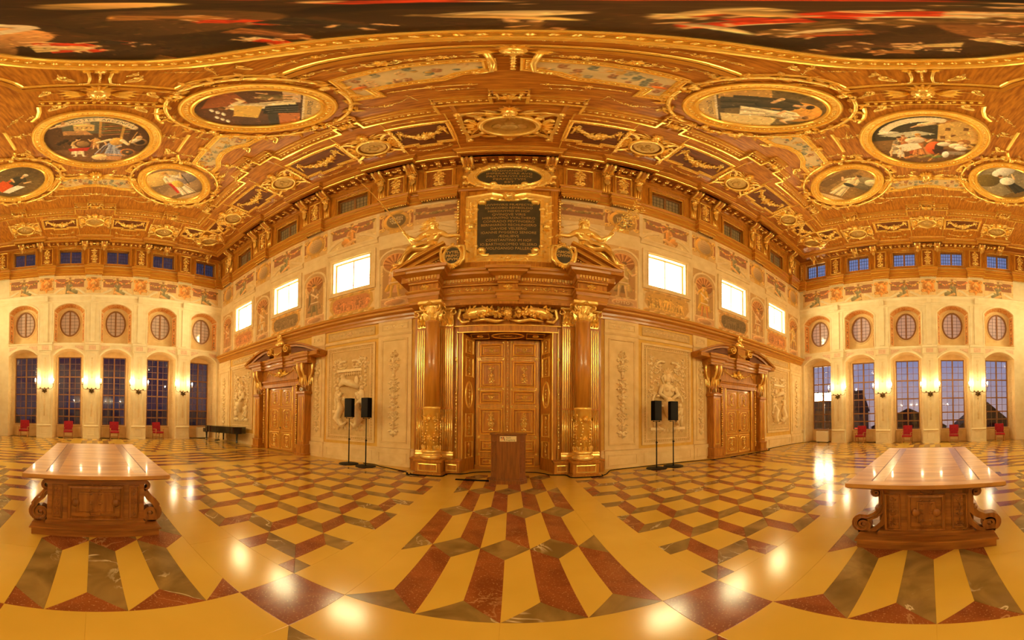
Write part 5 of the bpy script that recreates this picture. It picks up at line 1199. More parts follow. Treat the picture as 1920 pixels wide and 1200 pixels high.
def orange_cart(seed, w=.92, h=1.3):
    c = Canvas(w, h, 46, B_(222, 186, 124)); c.noise(.05, 6, seed); O1, O2 = B_(222, 136, 52), B_(196, 104, 36)
    c.ell(0, .05, w * .40, h * .40, O1); c.ell(0, .02, w * .30, h * .3, O2)
    for q in (-1, 1):
        t = np.linspace(0, 1, 16)
        for y0, f in ((.3, 1), (-.2, -1)): th = PI / 2 * f - q * f * (6 * t ** 1.5); c.line(np.c_[q * .22 + np.cumsum(np.cos(th) * .035), y0 + np.cumsum(np.sin(th) * .035)], .045, O1, .5)
        c.ell(q * .14, .1, .06, .1, B_(236, 170, 90)); c.cap((q * .08, -.2), (q * .2, -.4), .06, .03, O1)
    c.ell(0, .2, .12, .16, B_(236, 172, 90)); c.ell(0, -.12, .1, .14, B_(216, 140, 60)); c.ell(0, .52, .2, .07, B_(150, 90, 40)); c.cap((0, -.4), (0, -.6), .12, .02, O1); return c
FB = [fresco_bay(100 + i).mesh('fresco', FRESCO) for i in range(3)]; OC = [orange_cart(200 + i).mesh('fresco_cartouche', FRESCO) for i in range(2)]
def grotesque(w, h, seed):
    c = Canvas(w, h, 60, B_(206, 122, 58)); c.noise(.12, 5, seed); c.rect(-w / 2, -w / 2 + .03, -h, h, B_(226, 190, 130)); c.rect(w / 2 - .03, w / 2, -h, h, B_(226, 190, 130))
    c.arab(0, 0, w * .6, h * .9, B_(236, 196, 120), .014, 5); c.arab(.02, .05, w * .5, h * .8, B_(120, 66, 36), .010, 4)
    for k in range(6): c.ell(0, -h * .4 + k * h * .16, .06, .07, B_(*random.Random(seed + k).choice([(120, 80, 50), (230, 200, 140), (90, 80, 60)]))); 
    return c
GR = grotesque(.42, 1.95, 5).mesh('grotesque_panel', FRESCO)
def end_trim(M, wall):
    vis = lambda x: x > -6.2
    piers = [(k * SP, .50) for k in (-2, -1, 0, 1, 2)]
    upper_zone(wall, -8.665, 8.665, piers + [(8.42, .25)], .5, [k * SP for k in KW], .74, 12.06, 13.36, vis)
    for k in (-1, 0, 1, 2, 2.9):
        c = k * SP; half = k > 2.5
        if half: x0, x1 = 8.42, 8.665
        else: x0, x1 = c - .45, c + .45
        m = MB(); m.box(x0 - .03, x1 + .03, 0, .12, 0, .17); m.box(x0, x1, .12, .74, 0, .12); hmould(m, [(x0, .12), (x1, .12)], [(-.12, .74), (.02, .74), (.05, .78), (.05, .83), (0, .86), (-.12, .86)]); m.obj('pier_base', STUCCOP, wall)
        if half:
            m = MB(); m.box(x0, x1, .86, 8.9, 0, .05); m.obj('corner_strip', STUCCOP, wall); continue
        m = MB(); frame(m, c - .26, c + .26, .22, .68, .05, .02, .12); m.obj('panel_moulding', STUCCOP, wall)
        m = MB(); m.box(c - .33, c + .33, .86, 5.5, 0, .09); m.box(c - .36, c + .36, 5.5, 5.58, 0, .13); m.obj('pilaster', STUCCOP, wall)
        m = MB(); frame(m, c - .24, c + .24, 1.0, 5.36, .04, .022, .09); m.obj('panel_moulding', STUCCOP, wall)
        for y in (2.1, 4.5): inst(PIL_R, 'arabesque_relief', wall, T(c, y, .092) @ np.diag([1, .40, 1, 1]))
        for q in (-1, 1): inst(PIL_N, 'arabesque_relief', wall, T(c + q * .405, 2.9, .004) @ np.diag([.6, 1.15, 1, 1]))
        m = MB(); m.box(c - .42, c + .42, 5.6, 6.0, 0, .12, bev=.01); hmould(m, [(c - .45, .1), (c + .45, .1)], [(-.1, 6.0), (.04, 6.02), (.07, 6.08), (.09, 6.1), (.09, 6.16), (-.1, 6.18)]); m.obj('impost_block', STUCCOP, wall)
        m = MB(); m.box(c - .22, c + .22, 5.66, 5.95, .12, .128, bev=.004); m.obj('pink_panel', PINKST, wall)
        m = MB(); m.box(c - .40, c + .40, 6.18, 8.9, 0, .04, 0); m.box(c - .15, c + .15, 6.2, 8.85, .04, .10, 0, bev=.012); m.obj('pilaster', STUCCOP, wall)
        m = MB(); m.box(c - .13, c + .13, 9.02, 9.42, .15, .26, bev=.02); o_scroll(m, c - .05, 9.35, 0, .12, -1, .12, False); m.obj('bracket_block', STUCCOP, wall)
        inst(OC[k % 2], 'fresco_cartouche', wall, T(c, 10.36, .012))
    for k in KW[1:] + [-1.5]:
        c = k * SP
        A = arch_pts(NH + .0, 5.28, 5.74, 17); m = MB(); m.sweep([(c + x, y) for x, y in A][::-1], [(0, 0), (.0, .03), (.05, .045), (.10, .03), (.11, 0)], False); m.obj('archivolt', STUCCOP, wall)
        A = arch_pts(NH, 8.42, 8.92, 17); m = MB(); m.sweep([(c - NH, 6.2)] + [(c + x, y) for x, y in A] + [(c + NH, 6.2)], [(-.11, 0), (-.10, .03), (-.05, .045), (0, .03), (0, 0)], False); m.obj('archivolt', STUCCOP, wall)
        m = MB(); hmould(m, [(c - NH - .02, 0), (c + NH + .02, 0)], [(0, 6.0), (.03, 6.02), (.07, 6.08), (.07, 6.13), (-.4, 6.16)]); m.obj('niche_sill', STUCCOP, wall)
        for q in (-1, 1):
            m = MB(); m.prism([(c + q * .93, 5.62), (c + q * .93, 5.93), (c + q * .38, 5.93), (c + q * .42, 5.84)], .0, .014, bev=.005); m.obj('pink_panel', PINKST, wall)
            # grotesque panels on the splays, reliefs on the lower splays
            d = np.array([q * -(NH - NW), 0, -OD]); L = np.linalg.norm(d); ex = d / L * q; nn = np.cross(ex, (0, 1, 0))
            inst(GR, 'grotesque_panel', wall, basis((c + q * (NH + NW) / 2 - q * .006, 7.3, -OD / 2), ex, (0, 1, 0), nn))
            inst(PIL_R, 'arabesque_relief', wall, basis((c + q * (NH - .08), 3.1, -.45), (0, 0, -q), (0, 1, 0), (-q, 0, 0)) @ np.diag([1.2, 1.1, .7, 1]))
        # orange soffit of the upper arch
        A = arch_pts(NH - .02, 8.40, 8.90, 11); B = arch_pts(NW - .0, 8.37, 8.81, 11)
        V = [(c + x, y - .012, -.06) for x, y in A] + [(c + x, y - .012, -OD + .1) for x, y in B]; m = MB(); m.add(V, [(i, i + 1, 12 + i, 11 + i) for i in range(10)]); m.obj('grotesque_soffit', SOFF, wall)
        m = MB(); m.sweep(ell(c, 7.65, .72, 1.0, 36), [(-.03, -OD), (-.02, -OD + .03), (.03, -OD + .02), (.07, -OD)], True); m.obj('oval_surround', STUCCO, wall)
        m = MB(); m.box(c - .80, c + .80, 0, .74, -ND - .02, -ND + .05); hmould(m, [(c - .80, -ND + .05), (c + .80, -ND + .05)], [(0, .74), (.04, .76), (.05, .80), (0, .82), (-.1, .82)]); frame(m, c - .6, c + .6, .14, .64, .05, .02, -ND + .05); m.obj('window_apron', STUCCO, wall)
        inst(FB[int(k + 3) % 3], 'fresco', wall, T(c, 10.28, .008))
        # painted-stucco pediments in low relief
        m = MB(); curved = int(k + .5) % 2 == 0
        for q in (-1, 1):
            if curved: P = [(c + q * 1.02, 9.55), (c + q * .85, 9.75), (c + q * .6, 9.95), (c + q * .36, 10.05)]
            else: P = [(c + q * 1.02, 9.58), (c + q * .34, 9.98)]
            P = P if q > 0 else P
            m.sweep(P, [(-.10, 0), (-.09, .04), (-.04, .05), (0, .06), (.05, .045), (.06, .0)], False)
        m.obj('pediment', STUCCOP, wall)
    m = MB(); hmould(m, [(-8.665, 0), (8.665, 0)], [(0, 8.98), (.04, 8.99), (.05, 9.10), (.09, 9.12), (.10, 9.2)] + [(.10, 9.36), (.17, 9.42), (.20, 9.50), (.16, 9.55), (0, 9.56)]); m.obj('entablature', STUCCOP, wall)
    m = MB(); m.box(7.9 + .75, 8.665, 5.3, 5.78, 0, .2); m.obj('cornice_return', WOODM, wall)
SOFF = mat('orange_grotesque', S(196, 110, 50), S(226, 176, 100), rough=.8, scale=14, detail=6)
end_trim(LEFT, wall_left); end_trim(RIGHTM, wall_right)
# ================================================================== PORTAL WALL: panels, frescoes, cornices
W = wall_back
PB = [(2.34, .62), (-2.34, .62)] + [(s * c, .46) for s in (-1, 1) for c in (3.93, 7.78, 11.62, 15.5)]
upper_zone(W, -XW, XW, PB, .46, WINX, .74, 11.82, 13.0, lambda x: True)
CORN = [(0, 5.28), (.04, 5.30), (.05, 5.38), (.10, 5.42), (.11, 5.50), (.20, 5.56), (.22, 5.64), (.28, 5.68), (.28, 5.76), (.08, 5.80), (0, 5.80)]
for x0, x1 in ((-XW, -2.95), (2.95, XW)):
    m = MB(); hmould(m, [(x0, 0), (x1, 0)], CORN); m.obj('cornice', WOODM, W)
    m = MB(); 
    for h, o in ((5.40, .06), (5.60, .205), (5.77, .28)): hmould(m, [(x0, 0), (x1, 0)], [(o - .02, h + .015), (o + .012, h + .015), (o + .016, h - .01), (o - .01, h - .02)])
    m.obj('gilt_fillet', GOLDM, W)
    m = MB(); hmould(m, [(x0, 0), (x1, 0)], [(0, 0), (.10, 0), (.10, .50), (.08, .54), (.07, .60), (.02, .64), (0, .64)]); m.obj('plinth', STUCCO, W)
    m = MB(); m.box(x0, x1, .64, 5.28, 0, .006); m.obj('ochre_ground', OCHRE, W)
def relief_panel(w, h, kind):
    """big stucco field: strapwork, figure and scrolls in relief"""
    m = MB(); g = random.Random(kind)
    for q in (-1, 1):
        o_scroll(m, q * .1, h * .36, (0 if q > 0 else PI) + q * .2, w * .36, -q, .07); o_scroll(m, q * w * .12, h * .30, (0 if q > 0 else PI) - q * .3, w * .3, q, .06)
        o_scroll(m, q * w * .1, -h * .40, (0 if q > 0 else PI) + q * .25, w * .36, q, .08); o_scroll(m, q * w * .36, -h * .1, PI / 2 + q * .1, h * .2, q, .06)
        o_scroll(m, q * w * .36, -h * .14, -PI / 2 - q * .1, h * .2, -q, .06)
        for i in range(7): m.blob((q * w * .38, h * (.38 - .05 * i), 0), (.06, .07, .05), nu=6, nv=4)
        # small side figures
        x, y = q * w * .30, (-.05 if kind % 2 else -.22) * h
        m.blob((x, y + .33, .02), (.085, .10, .07)); m.blob((x, y + .08, .02), (.13, .2, .09)); m.tube([(x, y + .15, .04), (x - q * .16, y + .02, .07), (x - q * .22, y + .14, .05)], .05, 6); m.tube([(x - .05, y - .1, .04), (x - q * .16, y - .3, .05), (x - q * .05, y - .5, .03)], [.08, .065, .045], 6); m.tube([(x + q * .06, y - .1, .03), (x + q * .05, y - .5, .03)], [.07, .04], 6)
        m.box(q * w * .30 - .22, q * w * .30 + .22, y - .62, y - .52, 0, .05)
    if kind % 2 == 0:      # bust of a woman holding a vessel
        m.blob((0, .62, .03), (.16, .20, .12), nu=10, nv=7); m.blob((0, .60, .15), (.03, .06, .04)); m.tube([(0, .48, .02), (0, .36, .02)], [.08, .1], 7); m.blob((0, .14, .02), (.30, .30, .11), nu=10, nv=6)
        for q in (-1, 1):
            m.blob((q * .12, .16, .1), .10); m.tube([(q * .30, .28, .04), (q * .42, .0, .07), (q * .12, -.18, .1)], [.09, .08, .06], 7); m.blob((q * .17, .62, .04), (.06, .16, .06)); m.tube([(q * .12, .8, .03), (q * .3, .62, .04), (q * .22, .45, .03)], .03, 5)
        m.blob((0, -.2, .06), (.2, .1, .09)); m.tube([(0, -.3, .04), (0, -.55, .06), (.06, -.9, .02)], [.24, .2, .1], 9); m.tube([(-.3, -.45, .03), (.3, -.45, .03)], .04, 6)
        for i in range(7): m.leaf(0, .75, PI * (i + .5) / 7, .3, .12, .06, .03)
    else:                  # a canopied couch with sea creatures below
        m.box(-w * .30, w * .30, h * .24, h * .27, 0, .06); 
        for i in range(11): m.leaf(-w * .27 + w * .054 * i, h * .24, -PI / 2, .16, .11, .05, .02)
        m.tube([(-.45, .18, .03), (-.1, .36, .08), (.2, .42, .08), (.42, .30, .04)], [.1, .15, .14, .08], 7); m.blob((.28, .62, .05), (.09, .11, .08)); m.blob((.25, .45, .05), (.14, .18, .1)); m.tube([(.2, .4, .08), (-.05, .3, .1), (-.3, .4, .06)], .05, 6); m.blob((-.35, .45, .04), (.1, .2, .06))
        for q in (-1, 1): m.tube([(q * .5, -.3, .03), (q * .35, -.62, .07), (q * .55, -1.0, .06), (q * .3, -1.3, .04), (q * .1, -1.15, .05)], [.05, .13, .15, .1, .04], 7); m.blob((q * .48, -.2, .04), (.1, .12, .08))
        m.sweep(ell(0, -.1, .5, .16, 24, 0, PI, 2 * PI, False), [(-.03, 0), (0, .05), (.03, 0)], False)
    for i in range(9): m.leaf(-w * .36 + w * .09 * i, -h * .44, PI / 2 + g.uniform(-.6, .6), .2, .1, .06)
    for i in range(26):
        x, y = g.uniform(.14, .40) * w, g.uniform(-.42, .42) * h; a, sz = g.uniform(0, 6.28), g.uniform(.22, .36)
        for q in (-1, 1): o_scroll(m, q * x, y, a if q > 0 else PI - a, sz, q * (1 if i % 2 else -1), .075)
    o = MB(); o.M = np.diag([1, 1, 1.5, 1.]); o.merge(m)
    return o
REL = {k: relief_panel(1.9, 3.4, k).mesh('figure_relief', RELIEF) for k in (0, 1)}
m = MB(); m.M = np.diag([1, 1, 1.5, 1.]); o_hscroll(m, 2.1, .24, 6); HR = m.mesh('scroll_relief', RELIEF); m = MB(); o_hscroll(m, .85, .2, 2); HRS = m.mesh('scroll_relief', RELIEF)
m = MB(); m.M = np.diag([1.2, 1, 1.9, 1.]); o_vscroll(m, .56, 3.15, True, 1, 6); o_vscroll(m, .56, 3.1, True, 0, 7); o_vscroll(m, .40, 3.0, False, 0, 10); VR = m.mesh('candelabra_relief', RELIEF)
for s in (-1, 1):
    X = lambda a, b: (min(s * a, s * b), max(s * a, s * b))
    for k, (a, b, y0, y1) in enumerate(((4.68, 6.94, .76, 4.56), (12.36, 14.80, .86, 4.66))):
        x0, x1 = X(a, b); c = (x0 + x1) / 2
        m = MB(); m.box(x0, x1, y0, y1, .0, .016); m.obj('stucco_field', FIELD, W)
        m = MB(); frame(m, x0, x1, y0, y1, .10, .05, .012); frame(m, x0 + .17, x1 - .17, y0 + .17, y1 - .17, .06, .035, .014); m.obj('panel_frame', STUCCO, W)
        m = MB(); eggs(m, inset(rect(x0, x1, y0, y1), .135), .10, .032, .016, True, (5, 4), .7); m.obj('bead_moulding', STUCCO, W, kind='stuff')
        inst(REL[(1 if s < 0 else 0) if k == 0 else (0 if s < 0 else 1)], 'figure_relief', W, T(c, (y0 + y1) / 2, .016) @ np.diag([s, 1, 1, 1]))
        xx0, xx1 = x0 + .03, x1 - .03
        m = MB(); m.box(xx0, xx1, 4.88, 5.19, 0, .02); frame(m, xx0, xx1, 4.86, 5.21, .05, .03, .01); m.obj('stucco_field', FIELD, W); inst(HR, 'scroll_relief', W, T(c, 5.035, .02))
        m = MB(); hmould(m, [(x0 - .15, .01), (x1 + .15, .01)], [(0, 4.68), (.03, 4.69), (.05, 4.75), (.05, 4.8), (0, 4.82)]); m.obj('string_moulding', STUCCO, W)
        m = MB(); frame(m, x0 + .05, x1 - .05, .10, .48, .04, .02, .10); m.obj('panel_moulding', STUCCO, W)
    for a, b in ((3.24, 4.54), (7.08, 7.85), (11.75, 12.2), (14.98, 16.55)):
        x0, x1 = X(a, b); c = (x0 + x1) / 2; wd = x1 - x0
        m = MB(); m.box(x0, x1, .64, 5.28, 0, .06); m.box(x0 - .02, x1 + .02, 0, .62, .06, .14); hmould(m, [(x0 - .02, .05), (x1 + .02, .05)], [(-.05, 4.70), (.03, 4.71), (.06, 4.77), (.06, 4.82), (-.05, 4.84)]); m.obj('pilaster', STUCCO, W)
        m = MB(); frame(m, x0 + .14, x1 - .14, .80, 4.56, .06, .035, .06); frame(m, x0 + .14, x1 - .14, 4.92, 5.18, .04, .02, .06); frame(m, x0 + .1, x1 - .1, .1, .48, .04, .02, .14); m.obj('panel_moulding', STUCCO, W)
        if wd > .6:
            inst(VR, 'candelabra_relief', W, T(c, 2.62, .062) @ np.diag([min(1, (wd - .4) / .6), 1.05, 1, 1])); inst(HRS, 'scroll_relief', W, T(c, 5.05, .062) @ np.diag([min(1, wd / 1.2), 1, 1, 1]))
# ---- frescoes of the upper zone
def emperor(seed, cape, robe, boots, plain=True):
    c = Canvas(1.30, 2.95, 56, B_(190, 146, 90)); c.noise(.10, 3, seed)
    c.rect(-.5, .5, -1.1, .55, B_(168, 120, 68)); c.ell(0, .62, .50, .5, B_(206, 166, 104)); c.rect(-.65, -.5, -1.5, .62, B_(222, 188, 126)); c.rect(.5, .65, -1.5, .62, B_(222, 188, 126))
    c.ell(0, .66, .47, .44, B_(160, 92, 44))
    for i in range(15): t = PI * (i + .5) / 15; c.cap((0, .52), (.45 * math.cos(t), .58 + .46 * math.sin(t)), .008, .03, B_(206, 140, 72) if i % 2 else B_(130, 66, 30))
    g = random.Random(seed); s = 1 if seed % 2 else -1
    c.figure(0, -.98, 1.62, SKIN, B_(*robe), B_(*cape), B_(96, 64, 36), lean=.04 * s, arm=s, boots=B_(*boots), seed=seed)
    c.rect(-.24, .24, -.34, -.28, B_(226, 196, 150)); c.line([(-.2, .2), (.2, -.1)], .04, B_(226, 200, 156))
    c.cap((-.25, -.42), (-.3, -.6), .06, .1, B_(*robe)); c.cap((.25, -.42), (.28, -.6), .06, .1, B_(*robe)); c.ell(0, .52, .15, .07, B_(206, 150, 60))
    c.rect(-.56, .56, -1.42, -1.0, B_(196, 144, 96)); c.ell(0, -1.2, .42, .15, B_(216, 172, 120)); c.ell(0, -1.2, .37, .12, B_(176, 120, 76)); c.rect(-.6, .6, -1.04, -.98, B_(222, 180, 124)); return c
EM = [emperor(301, (206, 150, 110), (206, 150, 50), (196, 150, 60)), emperor(302, (90, 80, 56), (150, 110, 70), (120, 100, 60)), emperor(303, (206, 196, 170), (196, 140, 70), (206, 160, 100)),
      emperor(304, (176, 104, 62), (190, 126, 74), (160, 104, 60)), emperor(305, (120, 90, 60), (196, 160, 90), (206, 170, 110)), emperor(306, (196, 150, 60), (206, 150, 50), (196, 110, 50)), emperor(307, (210, 180, 130), (170, 110, 60), (190, 140, 80)), emperor(308, (180, 120, 50), (206, 166, 80), (120, 80, 50))]
EM = [e.mesh('emperor_fresco', FRESCO) for e in EM]
def top_cart(seed, dark):
    c = Canvas(1.36, 1.5, 46, B_(206, 164, 104)); c.rect(-.66, .66, -.4, .5, B_(140, 76, 44)); c.noise(.08, 4, seed); O = B_(206, 150, 60)
    c.ell(0, 0, .52, .60, O); c.ell(0, .55, .3, .14, O); c.rect(-.25, .25, -.72, -.5, O)
    for q in (-1, 1):
        for y, f in ((-.34, -1), (.36, 1)): t = np.linspace(0, 1, 14); th = PI / 2 * f - q * f * 6 * t ** 1.4; c.line(np.c_[q * .46 + np.cumsum(np.cos(th) * .04), y + np.cumsum(np.sin(th) * .04)], .04, B_(222, 168, 80), .4)
        c.line([(q * .52, -.3), (q * .56, 0), (q * .52, .3)], .035, B_(226, 176, 90))
    c.ell(0, .02, .38, .44, B_(96, 74, 44) if dark else B_(176, 140, 96))
    if not dark:
        for y in (.2, .06, -.08, -.2): c.line([(-.2, y), (.2, y)], .012, B_(140, 106, 70))
    return c
def under_cart(seed, col, fr, fig):
    c = Canvas(2.2, 1.10, 48, B_(222, 190, 134)); c.noise(.05, 4, seed); g = random.Random(seed)
    c.poly([(-1.0, .3), (-.8, .46), (.8, .46), (1.0, .3), (1.04, -.1), (.8, -.46), (-.8, -.46), (-1.04, -.1)], fr)
    for x in (-.95, -.5, 0, .5, .95): c.ell(x, .44, .14, .07, fr); c.ell(x, -.44, .14, .08, fr)
    c.poly([(-.88, .22), (-.7, .34), (.7, .34), (.88, .22), (.9, -.1), (.7, -.34), (-.7, -.34), (-.9, -.1)], col)
    for k in range(11): x = -.72 + .145 * k; f = tuple(np.clip(np.array(col) * g.uniform(.75, 1.3), 0, 1)); c.figure(x, -.32, g.uniform(.4, .55), tuple(np.clip(np.array(col) * 1.25, 0, 1)), f, tuple(np.array(col) * .75), tuple(np.array(col) * .6), lean=g.uniform(-.2, .2), seed=seed + k, arm=g.choice((-1, 1)))
    return c
ORG, GRY, YEL = B_(190, 112, 62), B_(120, 92, 56), B_(196, 144, 64)
UC = {-1: [(ORG, B_(196, 146, 64)), (GRY, B_(206, 146, 60)), (ORG, B_(206, 150, 80))], 1: [(YEL, B_(190, 140, 70)), (B_(90, 70, 44), B_(190, 134, 70)), (ORG, B_(206, 140, 64))]}
TCd, TCl = top_cart(1, True).mesh('fresco_cartouche', FRESCO), top_cart(2, False).mesh('fresco_cartouche', FRESCO)
BB = [fresco_bay(140 + i, 2.2, 1.55).mesh('fresco', FRESCO) for i in range(3)]
FBC = Canvas(1.9, 1.2, 46, B_(206, 166, 108)); FBC.rect(-.75, .75, -.25, .45, B_(128, 76, 50)); FBC.rect(-.3, .3, .36, .5, B_(206, 166, 108))
gg = random.Random(5)
for u in np.linspace(-1, 1, 34): FBC.ell(u * .85, .18 - .12 * (1 - u * u) + gg.uniform(-.05, .05), .08, .07, B_(*gg.choice([(100, 84, 44), (170, 120, 60), (130, 104, 60)])), shade=.5)
FBC = FBC.mesh('fresco', FRESCO)
n = 0
for s in (-1, 1):
    for i, xc in enumerate((3.94, 7.78, 11.62, 15.55)):
        inst(EM[n], 'emperor_fresco', W, T(s * xc, 7.28, .01)); n += 1
        inst(TCd if i == 0 else TCl, 'fresco_cartouche', W, T(s * xc, 10.28, .012))
        if i == 0: put_text('VIAZIO\nVETVM\nVRBE' if s < 0 else 'VESTIS\nLITVM', .17, T(s * xc, 10.32, .016), CREAMP, W, ext=.001, line=.9)
        if i == 0 and s > 0: put_text('OTTO', .19, T(s * xc, 6.08, .016), CREAMP, W, ext=.001)
        m = MB(); m.sweep([(s * xc - .60, 5.95), (s * xc - .60, 7.9)] + [(s * xc + x, y) for x, y in arch_pts(.60, 7.95, 8.55, 13)] + [(s * xc + .60, 7.9), (s * xc + .60, 5.95)], [(-.10, 0), (-.09, .035), (-.03, .04), (0, .03), (0, 0)], False); m.obj('niche_surround', FRESCO_BG, W)
    for i in range(3):
        xc = s * (BA + i * BX)
        m = MB(); frame(m, xc - 1.12, xc + 1.12, 6.92, 8.95, .22, .06); frame(m, xc - .90, xc + .90, 7.0, 8.74, .05, .03); m.obj('window_surround', FRESCO_BG, W)
        m = MB(); hmould(m, [(xc - 1.2, 0), (xc + 1.2, 0)], [(0, 9.22), (.04, 9.23), (.06, 9.34), (.10, 9.38), (.10, 9.46), (0, 9.48)])
        for q in (-1, 1):
            P = [(xc + q * 1.2, 9.50), (xc + q * .42, 9.92)] if i == 1 else [(xc + q * 1.2, 9.52), (xc + q * .95, 9.78), (xc + q * .65, 9.96), (xc + q * .4, 10.02)]
            m.sweep(P, [(-.10, 0), (-.09, .04), (-.04, .05), (0, .06), (.05, .045), (.06, .0)], False)
        m.obj('pediment', FRESCO_BG, W)
        inst(BB[i], 'fresco', W, T(xc, 10.30, .008) @ np.diag([s, 1, 1, 1]))
        col, fr = UC[s][i]; inst(under_cart(400 + i + 10 * s, col, fr, 1).mesh('fresco_panel', FRESCO), 'fresco_panel', W, T(xc, 6.42, .01))
    xc = s * 2.45
    inst(FBC, 'fresco', W, T(xc, 10.35, .008)); m = MB(); hmould(m, [(xc - 1.0, 0), (xc + .9, 0)], [(0, 9.0), (.04, 9.01), (.06, 9.12), (.1, 9.16), (.1, 9.24), (0, 9.26)])
    for q in (-1, 1): m.sweep([(xc + q * .95, 9.28), (xc, 9.72)], [(-.10, 0), (-.09, .04), (-.04, .05), (0, .06), (.05, .045), (.06, .0)], False)
    m.obj('pediment', FRESCO_BG, W)
# ================================================================== GREAT PORTAL
P0 = tag(struct('portal', BACK), 'tall gilded oak portal with columns framing the great double door behind the lectern', 'portal'); P0['kind'] = 'thing'
def pbox(name, bx, material=WOODV, bev=.012):
    m = MB()
    for b in bx: m.box(*b, bev=bev)
    return m.obj(name, material, P0)
def mir(bx): return [bx, (-bx[1], -bx[0], *bx[2:])]
for s in (-1, 1):
    q = lambda a, b: (min(s * a, s * b), max(s * a, s * b))
    m = MB(); m.box(*q(1.42, 3.05), .0, 5.42, -.02, .22)      # backing
    m.obj('backing_panel', WOODV, P0)
    pbox('pedestal', [(*q(1.86, 2.74), .0, .07, 0, 1.10), (*q(1.90, 2.70), .07, .40, 0, 1.05), (*q(1.86, 2.74), .40, .47, 0, 1.09)], WOODV, .01)
    m = MB(); frame(m, *q(2.0, 2.6), .12, .36, .035, .02, 1.05); m.obj('gilt_frame', GOLDM, P0)
    pbox('plinth', [(*q(1.42, 1.88), 0, .36, 0, .62), (*q(1.40, 1.88), .36, .42, 0, .66)], WOODV, .01)
    pbox('plinth', [(*q(2.68, 3.06), 0, .36, 0, .5), (*q(2.68, 3.08), .36, .42, 0, .54)], WOODV, .01)
    m = MB(); frame(m, *q(1.50, 1.82), .08, .30, .03, .015, .62); m.obj('gilt_frame', GOLDM, P0)
    # fluted pilasters behind the column
    for a, b in ((1.70, 2.20), (2.42, 2.92)):
        x0, x1 = q(a, b); m = MB(); m.box(x0, x1, .42, 4.74, .18, .36, bev=.01); m.obj('pilaster', WOODV, P0)
        m = MB(); nf = 7
        for i in range(nf):
            x = x0 + (x1 - x0) * (i + .5) / nf; m.box(x - .010, x + .010, 2.05, 4.66, .355, .385); 
        m.obj('gilt_flute', GOLDM, P0, kind='stuff')
        m = MB()
        for i in range(nf): x = x0 + (x1 - x0) * (i + .5) / nf; m.tube([(x, .66, .36), (x, 2.0, .36)], .031, 6)
        m.obj('gilt_reed', GOLD, P0, kind='stuff')
        m = MB(); hmould(m, [(x0 - .02, .30), (x1 + .02, .30)], [(0, .42), (.12, .43), (.14, .5), (.09, .54), (.08, .58), (.11, .61), (.09, .66), (0, .67)]); m.obj('pilaster_base', GOLD, P0)
        m = MB(); o_capital(m, x1 - x0, .64, .12, .12); m.obj('pilaster_capital', GOLD, P0, T((x0 + x1) / 2, 4.74, .26))
    # free-standing column: plain shaft, carved gilt lower drum
    cx = s * 2.28; Y2 = lambda prof: prof
    g = struct('column'); g.parent = P0; del g['kind']; g.matrix_local = Matrix(T(cx, 0, .74).tolist())
    m = MB(); m.lathe([(.30, .47), (.33, .50), (.345, .56), (.32, .60), (.285, .62), (.285, .66), (.32, .69), (.325, .73), (.29, .76), (.26, .78)], (0, 0, 0), 26, axis='y'); m.obj('column_base', GOLD, g)
    m = MB(); m.lathe([(.255, .78), (.255, 1.98), (.275, 2.0), (.275, 2.05), (.25, 2.07)], (0, 0, 0), 26, axis='y'); m.obj('lower_drum', GOLDM, g)
    m = MB(); m.lathe([(.248, 2.06), (.245, 3.4), (.222, 4.70), (.24, 4.72), (.24, 4.76), (.22, 4.78)], (0, 0, 0), 28, axis='y'); m.obj('shaft', COLW, g)
    m = MB()
    for k in range(6):
        an = 2 * PI * k / 6; mm = MB()
        if k % 2 == 0: o_mask(mm, 0, .35, .16, True); o_rosette(mm, 0, -.25, .12, 8)
        else: o_vscroll(mm, .22, 1.1, False, k, 4)
        for i in range(8): mm.blob((math.sin(i * .8) * .04 - .1, .25 - .09 * i, .0), (.035, .035, .03), nu=6, nv=4)
        for i in range(4): mm.leaf(.08 * (i - 1.5), -.45, -PI / 2, .16, .07, .05)
        m.M = np.array([[math.cos(an), 0, math.sin(an), .25 * math.sin(an)], [0, 1, 0, 1.36], [-math.sin(an), 0, math.cos(an), .25 * math.cos(an)], [0, 0, 0, 1.]]); m.merge(mm)
    m.obj('carved_ornament', GOLD, g)
    m = MB(); m.lathe([(.215, 4.76), (.225, 5.0), (.27, 5.22), (.30, 5.28)], (0, 0, 0), 20, axis='y'); m.box(-.37, .37, 5.30, 5.42, -.37, .37, bev=.02)
    for row, (y, n, L, r0) in enumerate(((4.78, 9, .28, .22), (4.94, 9, .30, .23))):
        for i in range(n):
            an = 2 * PI * (i + row * .5) / n; mm = MB(); mm.leaf(0, 0, PI / 2, L, .15, .05, .0, curl=.09)
            m.M = np.array([[math.cos(an), 0, math.sin(an), r0 * math.sin(an)], [0, 1, 0, y], [-math.sin(an), 0, math.cos(an), r0 * math.cos(an)], [0, 0, 0, 1.]]); m.merge(mm)
